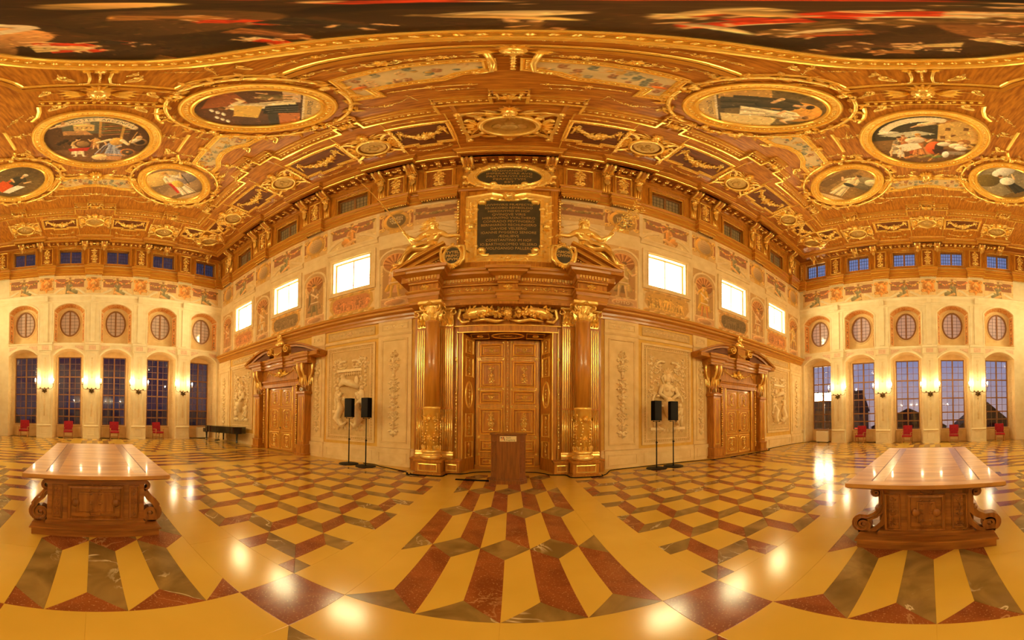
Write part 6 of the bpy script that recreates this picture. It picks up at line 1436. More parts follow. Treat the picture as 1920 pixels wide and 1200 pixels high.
    for i in range(4):
        an = PI / 4 + i * PI / 2; mm = MB(); mm.tube(np.c_[ell(.0, 0, .10, .09, 12, 0, PI / 2, -4.2, False), np.full(12, .0)], .035, 5); mm.leaf(-.1, -.25, PI / 2, .3, .1, .05)
        m.M = np.array([[math.sin(an), 0, -math.cos(an), .34 * math.sin(an)], [0, 1, 0, 5.20], [math.cos(an), 0, math.sin(an), .34 * math.cos(an)], [0, 0, 0, 1.]]); m.merge(mm)
        an = i * PI / 2; mm = MB(); o_rosette(mm, 0, 0, .09, 6); m.M = np.array([[math.cos(an), 0, math.sin(an), .37 * math.sin(an)], [0, 1, 0, 5.34], [-math.sin(an), 0, math.cos(an), .37 * math.cos(an)], [0, 0, 0, 1.]]); m.merge(mm)
    m.M = np.eye(4); m.obj('capital', GOLD, g)
    # jamb frame, hanging trophy, splayed reveal with five panels
    m = MB(); m.box(*q(1.40, 1.56), 0, 4.66, .18, .30, bev=.02); m.obj('jamb', WOODV, P0)
    m = MB(); m.box(*q(1.395, 1.43), .42, 4.52, .29, .32, bev=.008); m.box(*q(1.585, 1.60), .42, 4.6, .2, .29); m.obj('gilt_fillet', GOLDM, P0)
    m = MB(); o_mask(m, 0, .55, .12); o_vscroll(m, .14, 1.0, False, 0, 4)
    for i in range(16): m.blob((0, -.55 - .11 * i, .01), (.028, .05, .028), nu=6, nv=4)
    m.blob((0, -2.26, .01), .05, nu=6, nv=4); m.obj('hanging_trophy', GOLD, P0, T(s * 1.63, 3.05, .24))
    a0, a1 = np.array([s * 1.40, .26]), np.array([s * 1.10, -.34]); d = a1 - a0; L = np.linalg.norm(d); d /= L
    ex = np.array([d[0], 0, d[1]]) * -s; nz = np.cross(ex, (0, 1, 0)); mid = (a0 + a1) / 2
    RV = lambda y: basis((mid[0], y, mid[1]), ex, (0, 1, 0), nz)
    m = MB(); m.box(-L / 2, L / 2, 0, 4.5, -.04, 0); m.obj('door_reveal', WOODV, P0, RV(0))
    for j, (y0, y1) in enumerate(((.42, .98), (1.12, 1.88), (2.04, 2.94), (3.08, 3.74), (3.86, 4.36))):
        m = MB()
        if j == 2: m.sweep(ell(0, (y0 + y1) / 2, .17, .40, 28), [(-.02, 0), (-.01, .025), (.01, .03), (.04, .02), (.05, 0)], True)
        else: frame(m, -.21, .21, y0, y1, .035, .025)
        m.obj('gilt_frame', GOLDM, P0, RV(0)); m = MB(); o_vscroll(m, .22, (y1 - y0) * .8, j % 2 == 0, j, 2 if j in (0, 4) else 3); m.obj('panel_ornament', GOLD, P0, RV((y0 + y1) / 2))
# architrave over the door and soffit
m = MB(); m.box(-1.45, 1.45, 4.60, 5.44, 0, .26); m.box(-1.9, 1.9, 5.38, 5.46, 0, .62); m.obj('backing_panel', WOODV, P0)
m = MB(); m.box(-1.56, 1.56, 4.52, 4.78, .18, .31, bev=.015); m.obj('lintel', WOODV, P0); m = MB(); m.box(-1.60, 1.60, 4.50, 4.53, .29, .33); m.box(-1.68, 1.68, 4.72, 4.76, .29, .325, bev=.01); m.obj('gilt_fillet', GOLDM, P0)
d = np.array([0, -.09, -.6]); L = np.linalg.norm(d); yy = -d / L; SF = basis((0, 4.475, -.04), (1, 0, 0), yy, np.cross((1, 0, 0), yy))
m = MB(); m.box(-1.4, 1.4, -.32, .32, -.03, 0); m.obj('soffit', WOODD, P0, SF); m = MB(); m.sweep(ell(0, 0, .5, .18, 30), [(-.02, 0), (0, .025), (.03, .02), (.04, 0)], True)
for x in (-.9, .9): frame(m, x - .3, x + .3, -.2, .2, .03, .02)
m.obj('gilt_frame', GOLDM, P0, SF); m = MB(); o_hscroll(m, .8, .16, 2); m.obj('panel_ornament', GOLD, P0, SF)
for x in (-.9, .9): m = MB(); o_rosette(m, x, 0, .12); m.obj('rosette', GOLD, P0, SF)
# cornucopia swags with a mask above the door
m = MB()
for s in (-1, 1):
    g = random.Random(4); P = np.array([(s * .16, 5.02, .34), (s * .4, 5.12, .40), (s * .75, 5.18, .44), (s * 1.05, 5.12, .42), (s * 1.38, 5.04, .38)]); m.tube(P, [.05, .09, .17, .2, .10], 9)
    for i in range(40): t = g.random(); x = .3 + t; m.blob((s * x, 5.12 + g.uniform(-.16, .16) * math.sin(t * 3.1), .52 + g.uniform(-.04, .04)), g.uniform(.03, .06), nu=6, nv=4)
    m.tube([(s * 1.3, 5.26, .36), (s * 1.5, 5.30, .36), (s * 1.55, 5.0, .36), (s * 1.42, 4.84, .36), (s * 1.2, 4.88, .38)], [.05, .07, .06, .06, .04], 6)
    m.tube([(s * .1, 4.9, .36), (s * .35, 4.84, .4), (s * .7, 4.90, .44), (s * 1.1, 4.86, .42)], [.03, .06, .06, .03], 6)
    for i in range(60): t = g.random(); m.leaf(s * (.2 + 1.15 * t), 5.12 + g.uniform(-.2, .2) * (.4 + t * .6), g.uniform(0, 6.28), .16, .09, .06, .46 + g.uniform(0, .1))
    for i in range(5): m.leaf(s * (.25 + .22 * i), 5.26 - .02 * i, PI / 2 - s * .4, .18, .12, .06, .38)
m.obj('cornucopia', GOLD, P0); m = MB(); o_mask(m, 0, 0, .34, False, True); m.obj('keystone_mask', GOLD, P0, T(0, 5.10, .38))
# entablature: architrave, frieze, dentils, cornice, each stepping forward over columns and centre
EB = [(-2.53, .46, .48), (2.53, .46, .48), (0, .30, .14)]
pth = lambda base, hw=3.0: steps(-hw, hw, EB, base)
for nm, base, prof, mt in (('architrave', .46, [(-.46, 5.40), (0, 5.40), (0, 5.50), (.03, 5.51), (.03, 5.64), (.06, 5.65), (.07, 5.76), (.11, 5.80), (.11, 5.86), (-.46, 5.87)], WOODM),
                           ('frieze', .44, [(-.44, 5.86), (0, 5.86), (0, 6.16), (-.44, 6.16)], WOODV),
                           ('cornice', .50, [(-.5, 6.14), (.0, 6.14), (.02, 6.20), (.06, 6.22), (.08, 6.38), (.16, 6.42), (.26, 6.46), (.28, 6.54), (.34, 6.56), (.36, 6.66), (-.5, 6.70)], WOODM)):
    m = MB(); hmould(m, pth(base, 3.0 if nm != 'cornice' else 3.02), prof); m.obj(nm, mt, P0)
    if nm == 'cornice':
        for s in (-1, 1): m = MB(); m.box(min(s * 3.0, s * 3.42), max(s * 3.0, s * 3.42), 6.44, 6.66, .0, 1.28, bev=.004); m.box(min(s * 3.0, s * 3.22), max(s * 3.0, s * 3.22), 6.22, 6.46, .0, 1.05, bev=.004); m.obj('cornice_return', WOODM, P0)
m = MB()
for h, o in ((5.50, .472), (5.65, .505), (5.84, .575), (6.15, .515)): hmould(m, pth(o), [(-.02, h + .014), (.008, h + .014), (.012, h - .008), (-.01, h - .014)])
m.obj('gilt_fillet', GOLDM, P0); m = MB()
for h, o in ((6.545, .785), (6.65, .865)): hmould(m, pth(o, 3.02), [(-.02, h + .014), (.008, h + .014), (.012, h - .008), (-.01, h - .014)])
m.obj('gilt_fillet', GOLDM, P0)
m = MB(); pp = pth(.57)
for (x0, o0), (x1, o1) in zip(pp[:-1], pp[1:]):
    if abs(o0 - o1) > .01: continue
    k = max(1, int(abs(x1 - x0) / .085))
    for i in range(k): x = x0 + (x1 - x0) * (i + .5) / k; m.box(x - .026, x + .026, 6.24, 6.36, o0 - .04, o0 + .055)
m.obj('gilt_dentil', GOLD, P0, kind='stuff')
m = MB(); o_hscroll(m, 1.5, .2, 3); FZO = m.mesh('frieze_ornament', GOLD); m = MB(); o_rosette(m, 0, -.02, .13); o_mask(m, 0, .02, .12, True); FZM = m.mesh('frieze_ornament', GOLD)
for x, o, me in ((-1.15, .445, FZO), (1.15, .445, FZO), (0, .59, FZM), (-2.5, .93, FZM), (2.5, .93, FZM)): inst(me, 'frieze_ornament', P0, T(x, 6.01, o))
# broken pediment, attic and its pilasters
for s in (-1, 1):
    q = lambda a, b: (min(s * a, s * b), max(s * a, s * b))
    m = MB(); m.prism([(s * 3.36, 6.68), (s * 1.86, 7.52), (s * 1.86, 6.68)], .0, .72); m.obj('tympanum', WOODV, P0)
    d = np.array([s * (1.84 - 3.44), 7.66 - 6.74]); L = np.linalg.norm(d); d /= L; nrm = np.array([-d[1], d[0]]) * (1 if -d[1] * 0 + d[0] * s < 0 else -1); nrm = nrm if nrm[1] > 0 else -nrm
    m = MB()
    for lo, hi, o in ((-.30, -.17, .86), (-.17, -.02, 1.02), (-.02, .06, 1.16)):
        A, B = np.array([s * 3.44, 6.74]), np.array([s * 1.84, 7.66]); m.prism([A + nrm * lo, B + nrm * lo, B + nrm * hi, A + nrm * hi], 0, o, bev=.012)
    m.obj('raking_cornice', WOODM, P0)
    m = MB()
    for lo, o in ((-.02, 1.165), (-.17, 1.03), (.055, 1.17)): A, B = np.array([s * 3.44, 6.74]), np.array([s * 1.84, 7.66]); m.prism([A + nrm * (lo - .012), B + nrm * (lo - .012), B + nrm * (lo + .012), A + nrm * (lo + .012)], o - .03, o)
    m.obj('gilt_fillet', GOLDM, P0); m = MB(); A, B = np.array([s * 3.1, 6.74]), np.array([s * 1.9, 7.44]); 
    for i in range(17): p = A + (B - A) * i / 16 + nrm * -.23; m.blob((p[0], p[1], .87), .035, nu=6, nv=4)
    m.obj('bead_moulding', GOLD, P0, kind='stuff')
    m = MB(); m.box(*q(1.30, 1.54), 6.7, 11.14, 0, .44, bev=.02); m.box(*q(1.36, 1.40), 6.9, 11.1, .43, .46); m.obj('attic_pilaster', WOODV, P0)
    m = MB(); g = random.Random(8)
    for i in range(16): y = 8.2 + i * .17; m.blob((s * 1.64, y, .16), (.07, .09, .06), nu=6, nv=4); m.leaf(s * 1.64, y, g.uniform(0, 6), .17, .09, .05, .16)
    o_mask(m, s * 1.64, 10.9, .16); m.obj('fruit_pendant', GOLD, P0)
m = MB(); m.box(-1.32, 1.32, 6.68, 11.14, 0, .36); m.box(-1.75, 1.75, 6.68, 7.12, 0, .52, bev=.02); m.obj('attic', WOODV, P0)
m = MB(); hmould(m, steps(-1.6, 1.6, [], .0), [(0, 11.12), (.46, 11.12), (.50, 11.18), (.54, 11.20), (.54, 11.28), (0, 11.30)]); m.obj('attic_cornice', WOODM, P0)
m = MB(); g = random.Random(3)
for i in range(34): x = -1.5 + 3.0 * i / 33; m.leaf(x, 11.28, PI / 2 + g.uniform(-.9, .9), .16, .1, .06, .48); m.blob((x, 11.27, .5), (.04, .035, .04), nu=6, nv=4)
m.obj('leaf_cresting', GOLD, P0)
# inscription tablets: things hung on the portal
def lettered(root, lines, y0, dy, size, z, fit, **k):
    for i, tx in enumerate(lines):
        if not tx: continue
        me = text_mesh(tx, size, ext=.003, bold=-.001); me.materials.clear(); me.materials.append(LETTER)
        w = max(v.co.x for v in me.vertices) - min(v.co.x for v in me.vertices); s = min(1.25, fit[i] / w); inst(me, 'lettering', root, np.array([[s, 0, 0, 0], [0, 1, 0, y0 - dy * i], [0, 0, 1, z], [0, 0, 0, 1.]]))
tb = thing('inscription_tablet', 'large dark tablet of gold Latin lettering in a scrolled gilt frame above the portal', 'tablet', M=BACK @ T(0, 8.92, .37))
m = MB(); m.box(-1.02, 1.02, -1.52, 1.52, 0, .05); m.obj('slate', BLACKT, tb)
lettered(tb, ['DVVMVIRIS PRÆFECTIS', 'IO.IACOBO REMBOLDO', 'HIERONYMO IM HOF', 'QVINQVE VIRIS', 'HIERONYMO VVALTHERO', 'CONRADO PEVTINGERO', 'BERNHARDO RECHLINGERO', 'DAVIDE VELSERO', 'IOANNE FVGGERO SENIORE', 'ÆDILIBVS', 'CONSTANTINO IM HOF', 'IO.BARTHOLOMEO VELSERO', 'VVOLFGANGO PALLERO'], 1.20, .197, .175, .053,
         [1.48, 1.48, 1.30, 1.04, 1.64, 1.60, 1.72, 1.12, 1.72, .64, 1.42, 1.76, 1.52])
m = MB(); A = [(-1.0, -1.5), (1.0, -1.5), (1.0, 1.46), (.55, 1.56), (.25, 1.44), (-.25, 1.44), (-.55, 1.56), (-1.0, 1.46)]
m.sweep(A, [(-.04, .02), (-.02, .10), (.04, .13), (.10, .08), (.26, .10), (.33, .15), (.36, .08), (.36, 0)], True)
for s in (-1, 1):
    for y, f in ((1.55, 1), (-1.5, -1)): o_scroll(m, s * .55, y, (0 if s > 0 else PI), .7, -s * f, .14); 
    for y in (.75, -.85): o_scroll(m, s * 1.18, y, PI / 2 * (1 if y > 0 else -1), .5, s * (1 if y > 0 else -1), .13)
    mm = MB(); mm.M = T(s * 1.17, -.1, .08); o_mask(mm, 0, 0, .32, False, True); m.merge(mm)
    for i in range(12): m.leaf(s * 1.18, -1.35 + .22 * i, (.6 if i % 2 else 2.5), .26, .13, .08, .1)
    for i in range(9): m.blob((s * 1.18, .5 + .1 * i, .12), (.05, .05, .04), nu=6, nv=4)
mm = MB(); mm.M = T(0, 1.62, .1); o_mask(mm, 0, 0, .40, True, True); m.merge(mm); mm = MB(); mm.M = T(0, -1.66, .08); o_hscroll(mm, 1.7, .3, 2); o_mask(mm, 0, 0, .2); m.merge(mm)
m.obj('scroll_frame', GOLD, tb)
ob = thing('inscription_tablet', 'oval dark tablet with gold lettering in a gilt wreath, topmost on the portal', 'tablet', M=BACK @ T(0, 12.02, .45))
m = MB(); m.prism(ell(0, 0, 1.02, .72, 44), -.40, .04); m.obj('slate', BLACKT, ob)
lettered(ob, ['FERDINANDO II', 'IMPERATORE AVG', 'PRETORIVM HOC', 'PERFECTVM', 'EST'], .48, .225, .20, .043, [1.05, 1.42, 1.42, 1.0, .3])
m = MB(); m.sweep(ell(0, 0, 1.0, .70, 48), [(-.02, .0), (0, .10), (.06, .14), (.12, .09), (.28, .12), (.34, .06), (.36, -.3)], True); eggs(m, ell(0, 0, 1.06, .76, 60), .09, .035, .14, True)
for s in (-1, 1):
    o_scroll(m, s * .2, .86, (0 if s > 0 else PI), .7, -s, .13); o_scroll(m, s * 1.2, -.1, PI / 2 - s * .2, .5, -s, .14); o_scroll(m, s * 1.25, -.2, -PI / 2, .45, s, .14); o_scroll(m, s * .2, -.82, (0 if s > 0 else PI), .7, s, .12)
    for i in range(8): m.leaf(s * (.2 + .13 * i), .88 - .012 * i * i, PI / 2 + (.6 if i % 2 else -.6), .2, .11, .07, .08); m.leaf(s * (.2 + .13 * i), -.86 + .01 * i * i, -PI / 2 + (.6 if i % 2 else -.6), .2, .11, .07, .08)
m.obj('gilt_wreath', GOLD, ob)
for s, lines, lab in ((-1, ('TVTEL', 'PRINC', 'IPVM'), 'gilt oval shield reading TVTEL PRINC beside the spear statue'), (1, ('AMOR', 'CIVIVM'), 'gilt oval shield reading AMOR CIVIVM beside the branch statue')):
    sh = thing('shield', lab, 'shield', M=BACK @ T(s * 1.62, 7.12, 1.00))
    m = MB(); m.prism(ell(0, 0, .23, .36, 30), -.05, .03); m.obj('slate', BLACKT, sh)
    for i, tx in enumerate(lines):
        me = text_mesh(tx, .155, ext=.003, bold=.005); me.materials.clear(); me.materials.append(LETTER); w = max(v.co.x for v in me.vertices) * 2; inst(me, 'lettering', sh, np.diag([min(1, .40 / w), 1, 1, 1.]) @ T(0, .13 - .15 * i, .033) if False else T(0, .13 - .15 * i, .033) @ np.diag([min(1, .40 / w), 1, 1, 1.]))
    m = MB(); m.sweep(ell(0, 0, .225, .355, 36), [(-.015, .02), (.01, .075), (.05, .07), (.09, .03), (.10, -.06)], True); eggs(m, ell(0, 0, .25, .38, 40), .055, .02, .075, True)
    for q in (-1, 1): m.tube([(q * .12, .42, .03), (q * .34, .36, .05), (q * .36, .1, .04), (q * .34, -.2, .04), (q * .2, -.44, .03)], [.04, .055, .05, .045, .03], 6); o_scroll(m, q * .1, .44, (0 if q > 0 else PI), .25, -q, .14)
    for i in range(7): m.leaf(0, -.38, -PI * (i + .5) / 7, .2, .1, .06, .02)
    o_mask(m, 0, .46, .14); m.tube([(0, 0, -.2), (0, -.1, -.5)], .05, 6); m.obj('shield_frame', GOLD, sh)
# ---- great double door
dr = tag(struct('door_1', BACK @ T(0, 0, -.36)), 'great oak double door with gilded panels inside the portal', 'door')
m = MB(); m.box(-1.2, 1.2, 0, 4.5, -.10, -.04); m.obj('door_backing', WOODD, dr)
RW = [(3.86, 4.24, .17), (2.78, 3.62, .2), (2.24, 2.62, .17), (1.20, 2.02, .2), (.62, .98, .17), (.12, .40, .1)]
for s in (-1, 1):
    lf = struct('door_leaf'); del lf['kind']; lf.parent = dr
    m = MB(); m.box(min(s * .03, s * 1.07), max(s * .03, s * 1.07), .02, 4.41, -.04, .02); m.obj('leaf_board', WOODV, lf)
    cx = s * .55
    for y0, y1, hw in RW:
        m = MB(); frame(m, cx - .35, cx + .35, y0, y1, .04, .03, .02); m.obj('panel_moulding', WOODM, lf); m = MB(); frame(m, cx - .37, cx + .37, y0 - .02, y1 + .02, .028, .045, .02); frame(m, cx - .28, cx + .28, y0 + .07, y1 - .07, .026, .035, .02); m.obj('gilt_frame', GOLDM, lf)
        m = MB()
        if y1 - y0 > .6: o_vscroll(m, .38, .60, True, int(y0), 2); o_vscroll(m, .30, .6, False, 1, 3)
        elif y1 - y0 > .3: m.sweep([(-.2, -.07), (.2, -.07), (.26, -.11), (.27, .11), (.2, .07), (-.2, .07), (-.27, .11), (-.26, -.11)], [(-.012, 0), (0, .02), (.012, 0)], True); o_hscroll(m, .36, .12, 1); o_rosette(m, 0, 0, .08)
        else: o_rosette(m, 0, 0, .08)
        m.obj('panel_ornament', GOLD, lf, T(cx, (y0 + y1) / 2, .025))
    m = MB()
    for y in (3.74, 2.70, 2.12, 1.09, .51): m.box(min(s * .1, s * 1.05), max(s * .1, s * 1.05), y - .045, y - .03, .02, .04); m.box(min(s * .1, s * 1.05), max(s * .1, s * 1.05), y + .03, y + .045, .02, .04)
    for x in (.10, .985): m.box(min(s * x, s * (x + .016)), max(s * x, s * (x + .016)), .1, 4.36, .02, .04)
    m.obj('gilt_fillet', GOLDM, lf)
    m = MB()
    for y in (4.33, 3.74, 2.70, 2.12, 1.09, .51):
        for x in (.145, .95): m.box(s * x - .04, s * x + .04, y - .04, y + .04, .02, .045, bev=.012); m.blob((s * x, y, .05), (.026, .026, .02), nu=7, nv=4)
    m.obj('gilt_boss', GOLD, lf, kind='stuff')
m = MB(); m.box(-.06, .06, .05, 4.38, .0, .045, bev=.012); m.obj('meeting_stile', WOODM, dr); m = MB()
for i in range(34): m.blob((0, .2 + i * .125, .05), (.02, .04, .018), nu=6, nv=4)
m.obj('bead_moulding', GOLD, dr, kind='stuff'); m = MB(); hmould(m, [(-1.09, 0), (1.09, 0)], [(0, 0), (.06, .0), (.06, .10), (.02, .14), (0, .14)]); m.obj('kick_rail', WOODM, dr)
# ---- side doors with consoles, scrolled pediment and bust
def side_door(n, s):
    D = tag(struct('door_%d' % n, BACK @ T(s * 9.66, 0, 0)), 'carved oak side door with scrolled pediment and gilt bust, %s' % ('next to the piano' if s < 0 else 'next to the brightly lit corner window'), 'door')
    m = MB(); m.box(-1.42, 1.42, 0, 3.1, 0, .16); m.obj('door_backing', WOODV, D)
    for q in (-1, 1):
        lf = struct('door_leaf'); del lf['kind']; lf.parent = D
        m = MB(); m.box(min(q * .01, q * .89), max(q * .01, q * .89), .03, 3.04, .16, .215); m.obj('leaf_board', WOODM, lf)
        for y0, y1 in ((2.16, 2.96), (1.0, 2.08), (.1, .92)):
            cx = q * .45; m = MB(); frame(m, cx - .41, cx + .41, y0, y1, .03, .025, .215); a, b, c2 = .27, (y1 - y0) / 2 - .09, .1; cy = (y0 + y1) / 2
            m.sweep([(cx + x, cy + y) for x, y in ((-a + c2, -b), (a - c2, -b), (a, -b + c2), (a, b - c2), (a - c2, b), (-a + c2, b), (-a, b - c2), (-a, -b + c2))], [(-.03, .215), (-.02, .24), (0, .235), (.005, .215)], True)
            m.obj('gilt_frame', GOLDM, lf); m = MB(); o_vscroll(m, .34, (y1 - y0) * .74, True, int(y0 * 3), 3)
            for sx in (-1, 1):
                for sy in (-1, 1): o_rosette(m, sx * .34, sy * (y1 - y0) * .42, .05, 6)
            m.obj('panel_ornament', GOLD, lf, T(cx, cy, .22))
    m = MB(); m.blob((.03, 1.12, .27), (.02, .05, .03)); m.tube([(.05, 1.12, .28), (.14, 1.12, .28)], .012, 6); m.obj('door_handle', IRON, D)
    for q in (-1, 1):
        X = lambda a, b: (min(q * a, q * b), max(q * a, q * b))
        m = MB(); m.box(*X(.92, 1.12), 0, 3.2, .1, .30, bev=.02); m.obj('jamb', WOODV, D); m = MB()
        for i in range(34): m.blob((q * 1.20, .3 + i * .085, .34), (.05, .045, .04), nu=6, nv=4)
        m.obj('twisted_moulding', GOLDM, D, kind='stuff')
        m = MB(); m.box(*X(.905, .94), .1, 3.08, .28, .33, bev=.01); m.obj('gilt_fillet', GOLDM, D)
        m = MB(); m.box(*X(1.34, 1.92), 0, .10, 0, .58, bev=.01); m.box(*X(1.38, 1.88), .10, .42, 0, .54, bev=.01); m.box(*X(1.36, 1.90), .42, .48, 0, .57, bev=.01); m.obj('pilaster_base', WOODV, D)
        m = MB(); m.box(*X(1.42, 1.84), .48, 2.66, 0, .48, bev=.01); m.box(*X(1.38, 1.90), 2.66, 2.78, 0, .55, bev=.02); m.obj('pilaster', WOODV, D)
        m = MB(); frame(m, *X(1.50, 1.76), .62, 2.54, .03, .02, .48); m.obj('gilt_frame', GOLDM, D)
        m = MB(); m.box(*X(1.44, 1.84), 2.78, 4.02, 0, .30); m.obj('console_block', WOODV, D)
        m = MB(); o_console(m, 1.2, .34, .36); c = m.mesh('console', [WOODM, GOLD]); inst(c, 'console', D, T(q * 1.64, 4.0, .28))
        if q * s < 0: inst(c, 'console', D, basis((q * 1.84, 4.0, .15), (0, 0, -q * 1), (0, 1, 0), (q, 0, 0)) @ np.diag([.8, 1, .7, 1]))
        # raking cornice ending in a scroll
        m = MB(); P = np.array([(q * 2.70, 4.42), (q * 2.2, 4.66), (q * 1.7, 4.86), (q * 1.25, 4.98), (q * .85, 5.02)]); m.sweep(P if q < 0 else P[::-1], [(.12, 0), (.12, .44), (.04, .46), (.02, .60), (-.05, .64), (-.06, 0)], False); m.obj('raking_cornice', WOODM, D)
        m = MB(); P = spiral(q * .62, 4.84, .19, .03, PI / 2, q * 1.6, 34); m.ribbon(P, np.linspace(.035, .014, 34), .12, .52); m.tube(np.c_[P, np.full(34, .52)], np.linspace(.03, .014, 34), 6); m.blob((q * .62, 4.84, .53), (.045, .045, .03)); m.obj('scroll_end', GOLDM, D)
        m = MB(); m.prism([(q * 2.6, 4.44), (q * .8, 4.96), (q * .8, 4.44)], 0, .34); m.obj('tympanum', WOODD, D)
    m = MB(); m.box(-1.42, 1.42, 3.06, 3.26, .1, .34, bev=.02); hmould(m, [(-1.3, .3), (1.3, .3)], [(0, 3.24), (.04, 3.26), (.06, 3.34), (.1, 3.36), (.1, 3.42), (0, 3.44)]); m.box(-1.46, 1.46, 3.4, 4.04, 0, .24); m.obj('lintel', WOODV, D)
    m = MB(); hmould(m, steps(-2.1, 2.1, [(-1.64, .34, .16), (1.64, .34, .16), (0, .32, .1)], .34), [(-.34, 4.0), (0, 4.0), (.02, 4.1), (.06, 4.12), (.08, 4.22), (.16, 4.26), (.18, 4.34), (.22, 4.36), (.23, 4.44), (-.34, 4.48)]); m.box(-2.62, -1.9, 4.26, 4.44, 0, .62, bev=.02); m.box(1.9, 2.62, 4.26, 4.44, 0, .62, bev=.02); m.obj('entablature', WOODM, D)
    m = MB()
    for h, o in ((4.12, .405), (4.35, .53), (4.44, .575)): hmould(m, steps(-2.1, 2.1, [(-1.64, .34, .16), (1.64, .34, .16), (0, .32, .1)], o), [(-.02, h + .012), (.008, h + .012), (.012, h - .008), (-.01, h - .012)])
    m.obj('gilt_fillet', GOLDM, D)
    m = MB(); o_garland(m, 2.2, .22, .07, 34, True, 3); m.obj('festoon', GOLD, D, T(0, 3.86, .25)); m = MB(); o_mask(m, 0, 0, .30, True, True); m.obj('mask', GOLD, D, T(0, 3.74, .28))
    m = MB(); m.box(-.28, .28, 4.46, 5.02, 0, .5, bev=.02); m.box(-.34, .34, 5.0, 5.08, 0, .55, bev=.02); m.obj('bust_pedestal', WOODM, D); m = MB(); o_garland(m, 1.0, .16, .05, 20, False, 5); m.obj('festoon', GOLD, D, T(0, 4.78, .55))
    m = MB(); m.blob((0, 5.22, .36), (.22, .16, .13), nu=10); m.tube([(0, 5.3, .36), (0, 5.42, .38)], .075, 8); m.blob((0, 5.50, .40), (.105, .135, .12), nu=10, nv=7); m.blob((0, 5.48, .52), (.02, .035, .025), nu=6); m.blob((0, 5.57, .37), (.125, .11, .13), nu=10)
    for q in (-1, 1): m.blob((q * .10, 5.44, .36), (.04, .1, .07)); m.blob((q * .2, 5.2, .36), (.09, .12, .09))
    m.obj('bust', GOLD, D)
    return D
side_door(2, -1); side_door(3, 1)
# ---- gilded statues on the pediment
def skin(name, J, E, material, parent=None, M=None, lv=2):
    me = bpy.data.meshes.new(name); me.from_pydata([j[:3] for j in J], E, []); o = bpy.data.objects.new(name, me); COL.objects.link(o)
    md = o.modifiers.new('s', 'SKIN'); md.use_smooth_shade = True
    for v, j in zip(me.skin_vertices[0].data, J): v.radius = (j[3], j[4] if len(j) > 4 else j[3])
    me.skin_vertices[0].data[0].use_root = True
    sb = o.modifiers.new('d', 'SUBSURF'); sb.levels = lv; sb.render_levels = lv
    bpy.context.view_layer.update(); nm = bpy.data.meshes.new_from_object(o.evaluated_get(bpy.context.evaluated_depsgraph_get())); nm.name = name
    bpy.data.objects.remove(o); bpy.data.meshes.remove(me); nm.materials.clear(); nm.materials.append(material)
    for p in nm.polygons: p.use_smooth = True
    return inst(nm, name, parent, M)
def hand(J, E, w, d, u, s=1.0, curl=.5):
    """palm and five fingers from wrist index w, pointing along d with palm side u"""
    d = np.array(d) / np.linalg.norm(d); u = np.array(u) / np.linalg.norm(u); v = np.cross(d, u); p0 = np.array(J[w][:3])
    J.append((*(p0 + d * .055 * s), .038 * s, .022 * s)); pm = len(J) - 1; E.append((w, pm))
    for i, (ln, off) in enumerate(((.075, .028), (.085, .010), (.08, -.010), (.062, -.028))):
        b = p0 + d * .10 * s + v * off * s; J.append((*b, .013 * s)); E.append((pm, len(J) - 1))
        b2 = b + (d * math.cos(curl) + u * math.sin(curl)) * ln * .5 * s; J.append((*b2, .011 * s)); E.append((len(J) - 2, len(J) - 1))
        b3 = b2 + (d * math.cos(2.4 * curl) + u * math.sin(2.4 * curl)) * ln * .5 * s; J.append((*b3, .009 * s)); E.append((len(J) - 2, len(J) - 1))
    b = p0 + d * .04 * s + v * .045 * s; J.append((*b, .014 * s)); E.append((pm, len(J) - 1)); b2 = b + (d * .6 + v * .3 + u * .6) * .045 * s; J.append((*b2, .011 * s)); E.append((len(J) - 2, len(J) - 1))
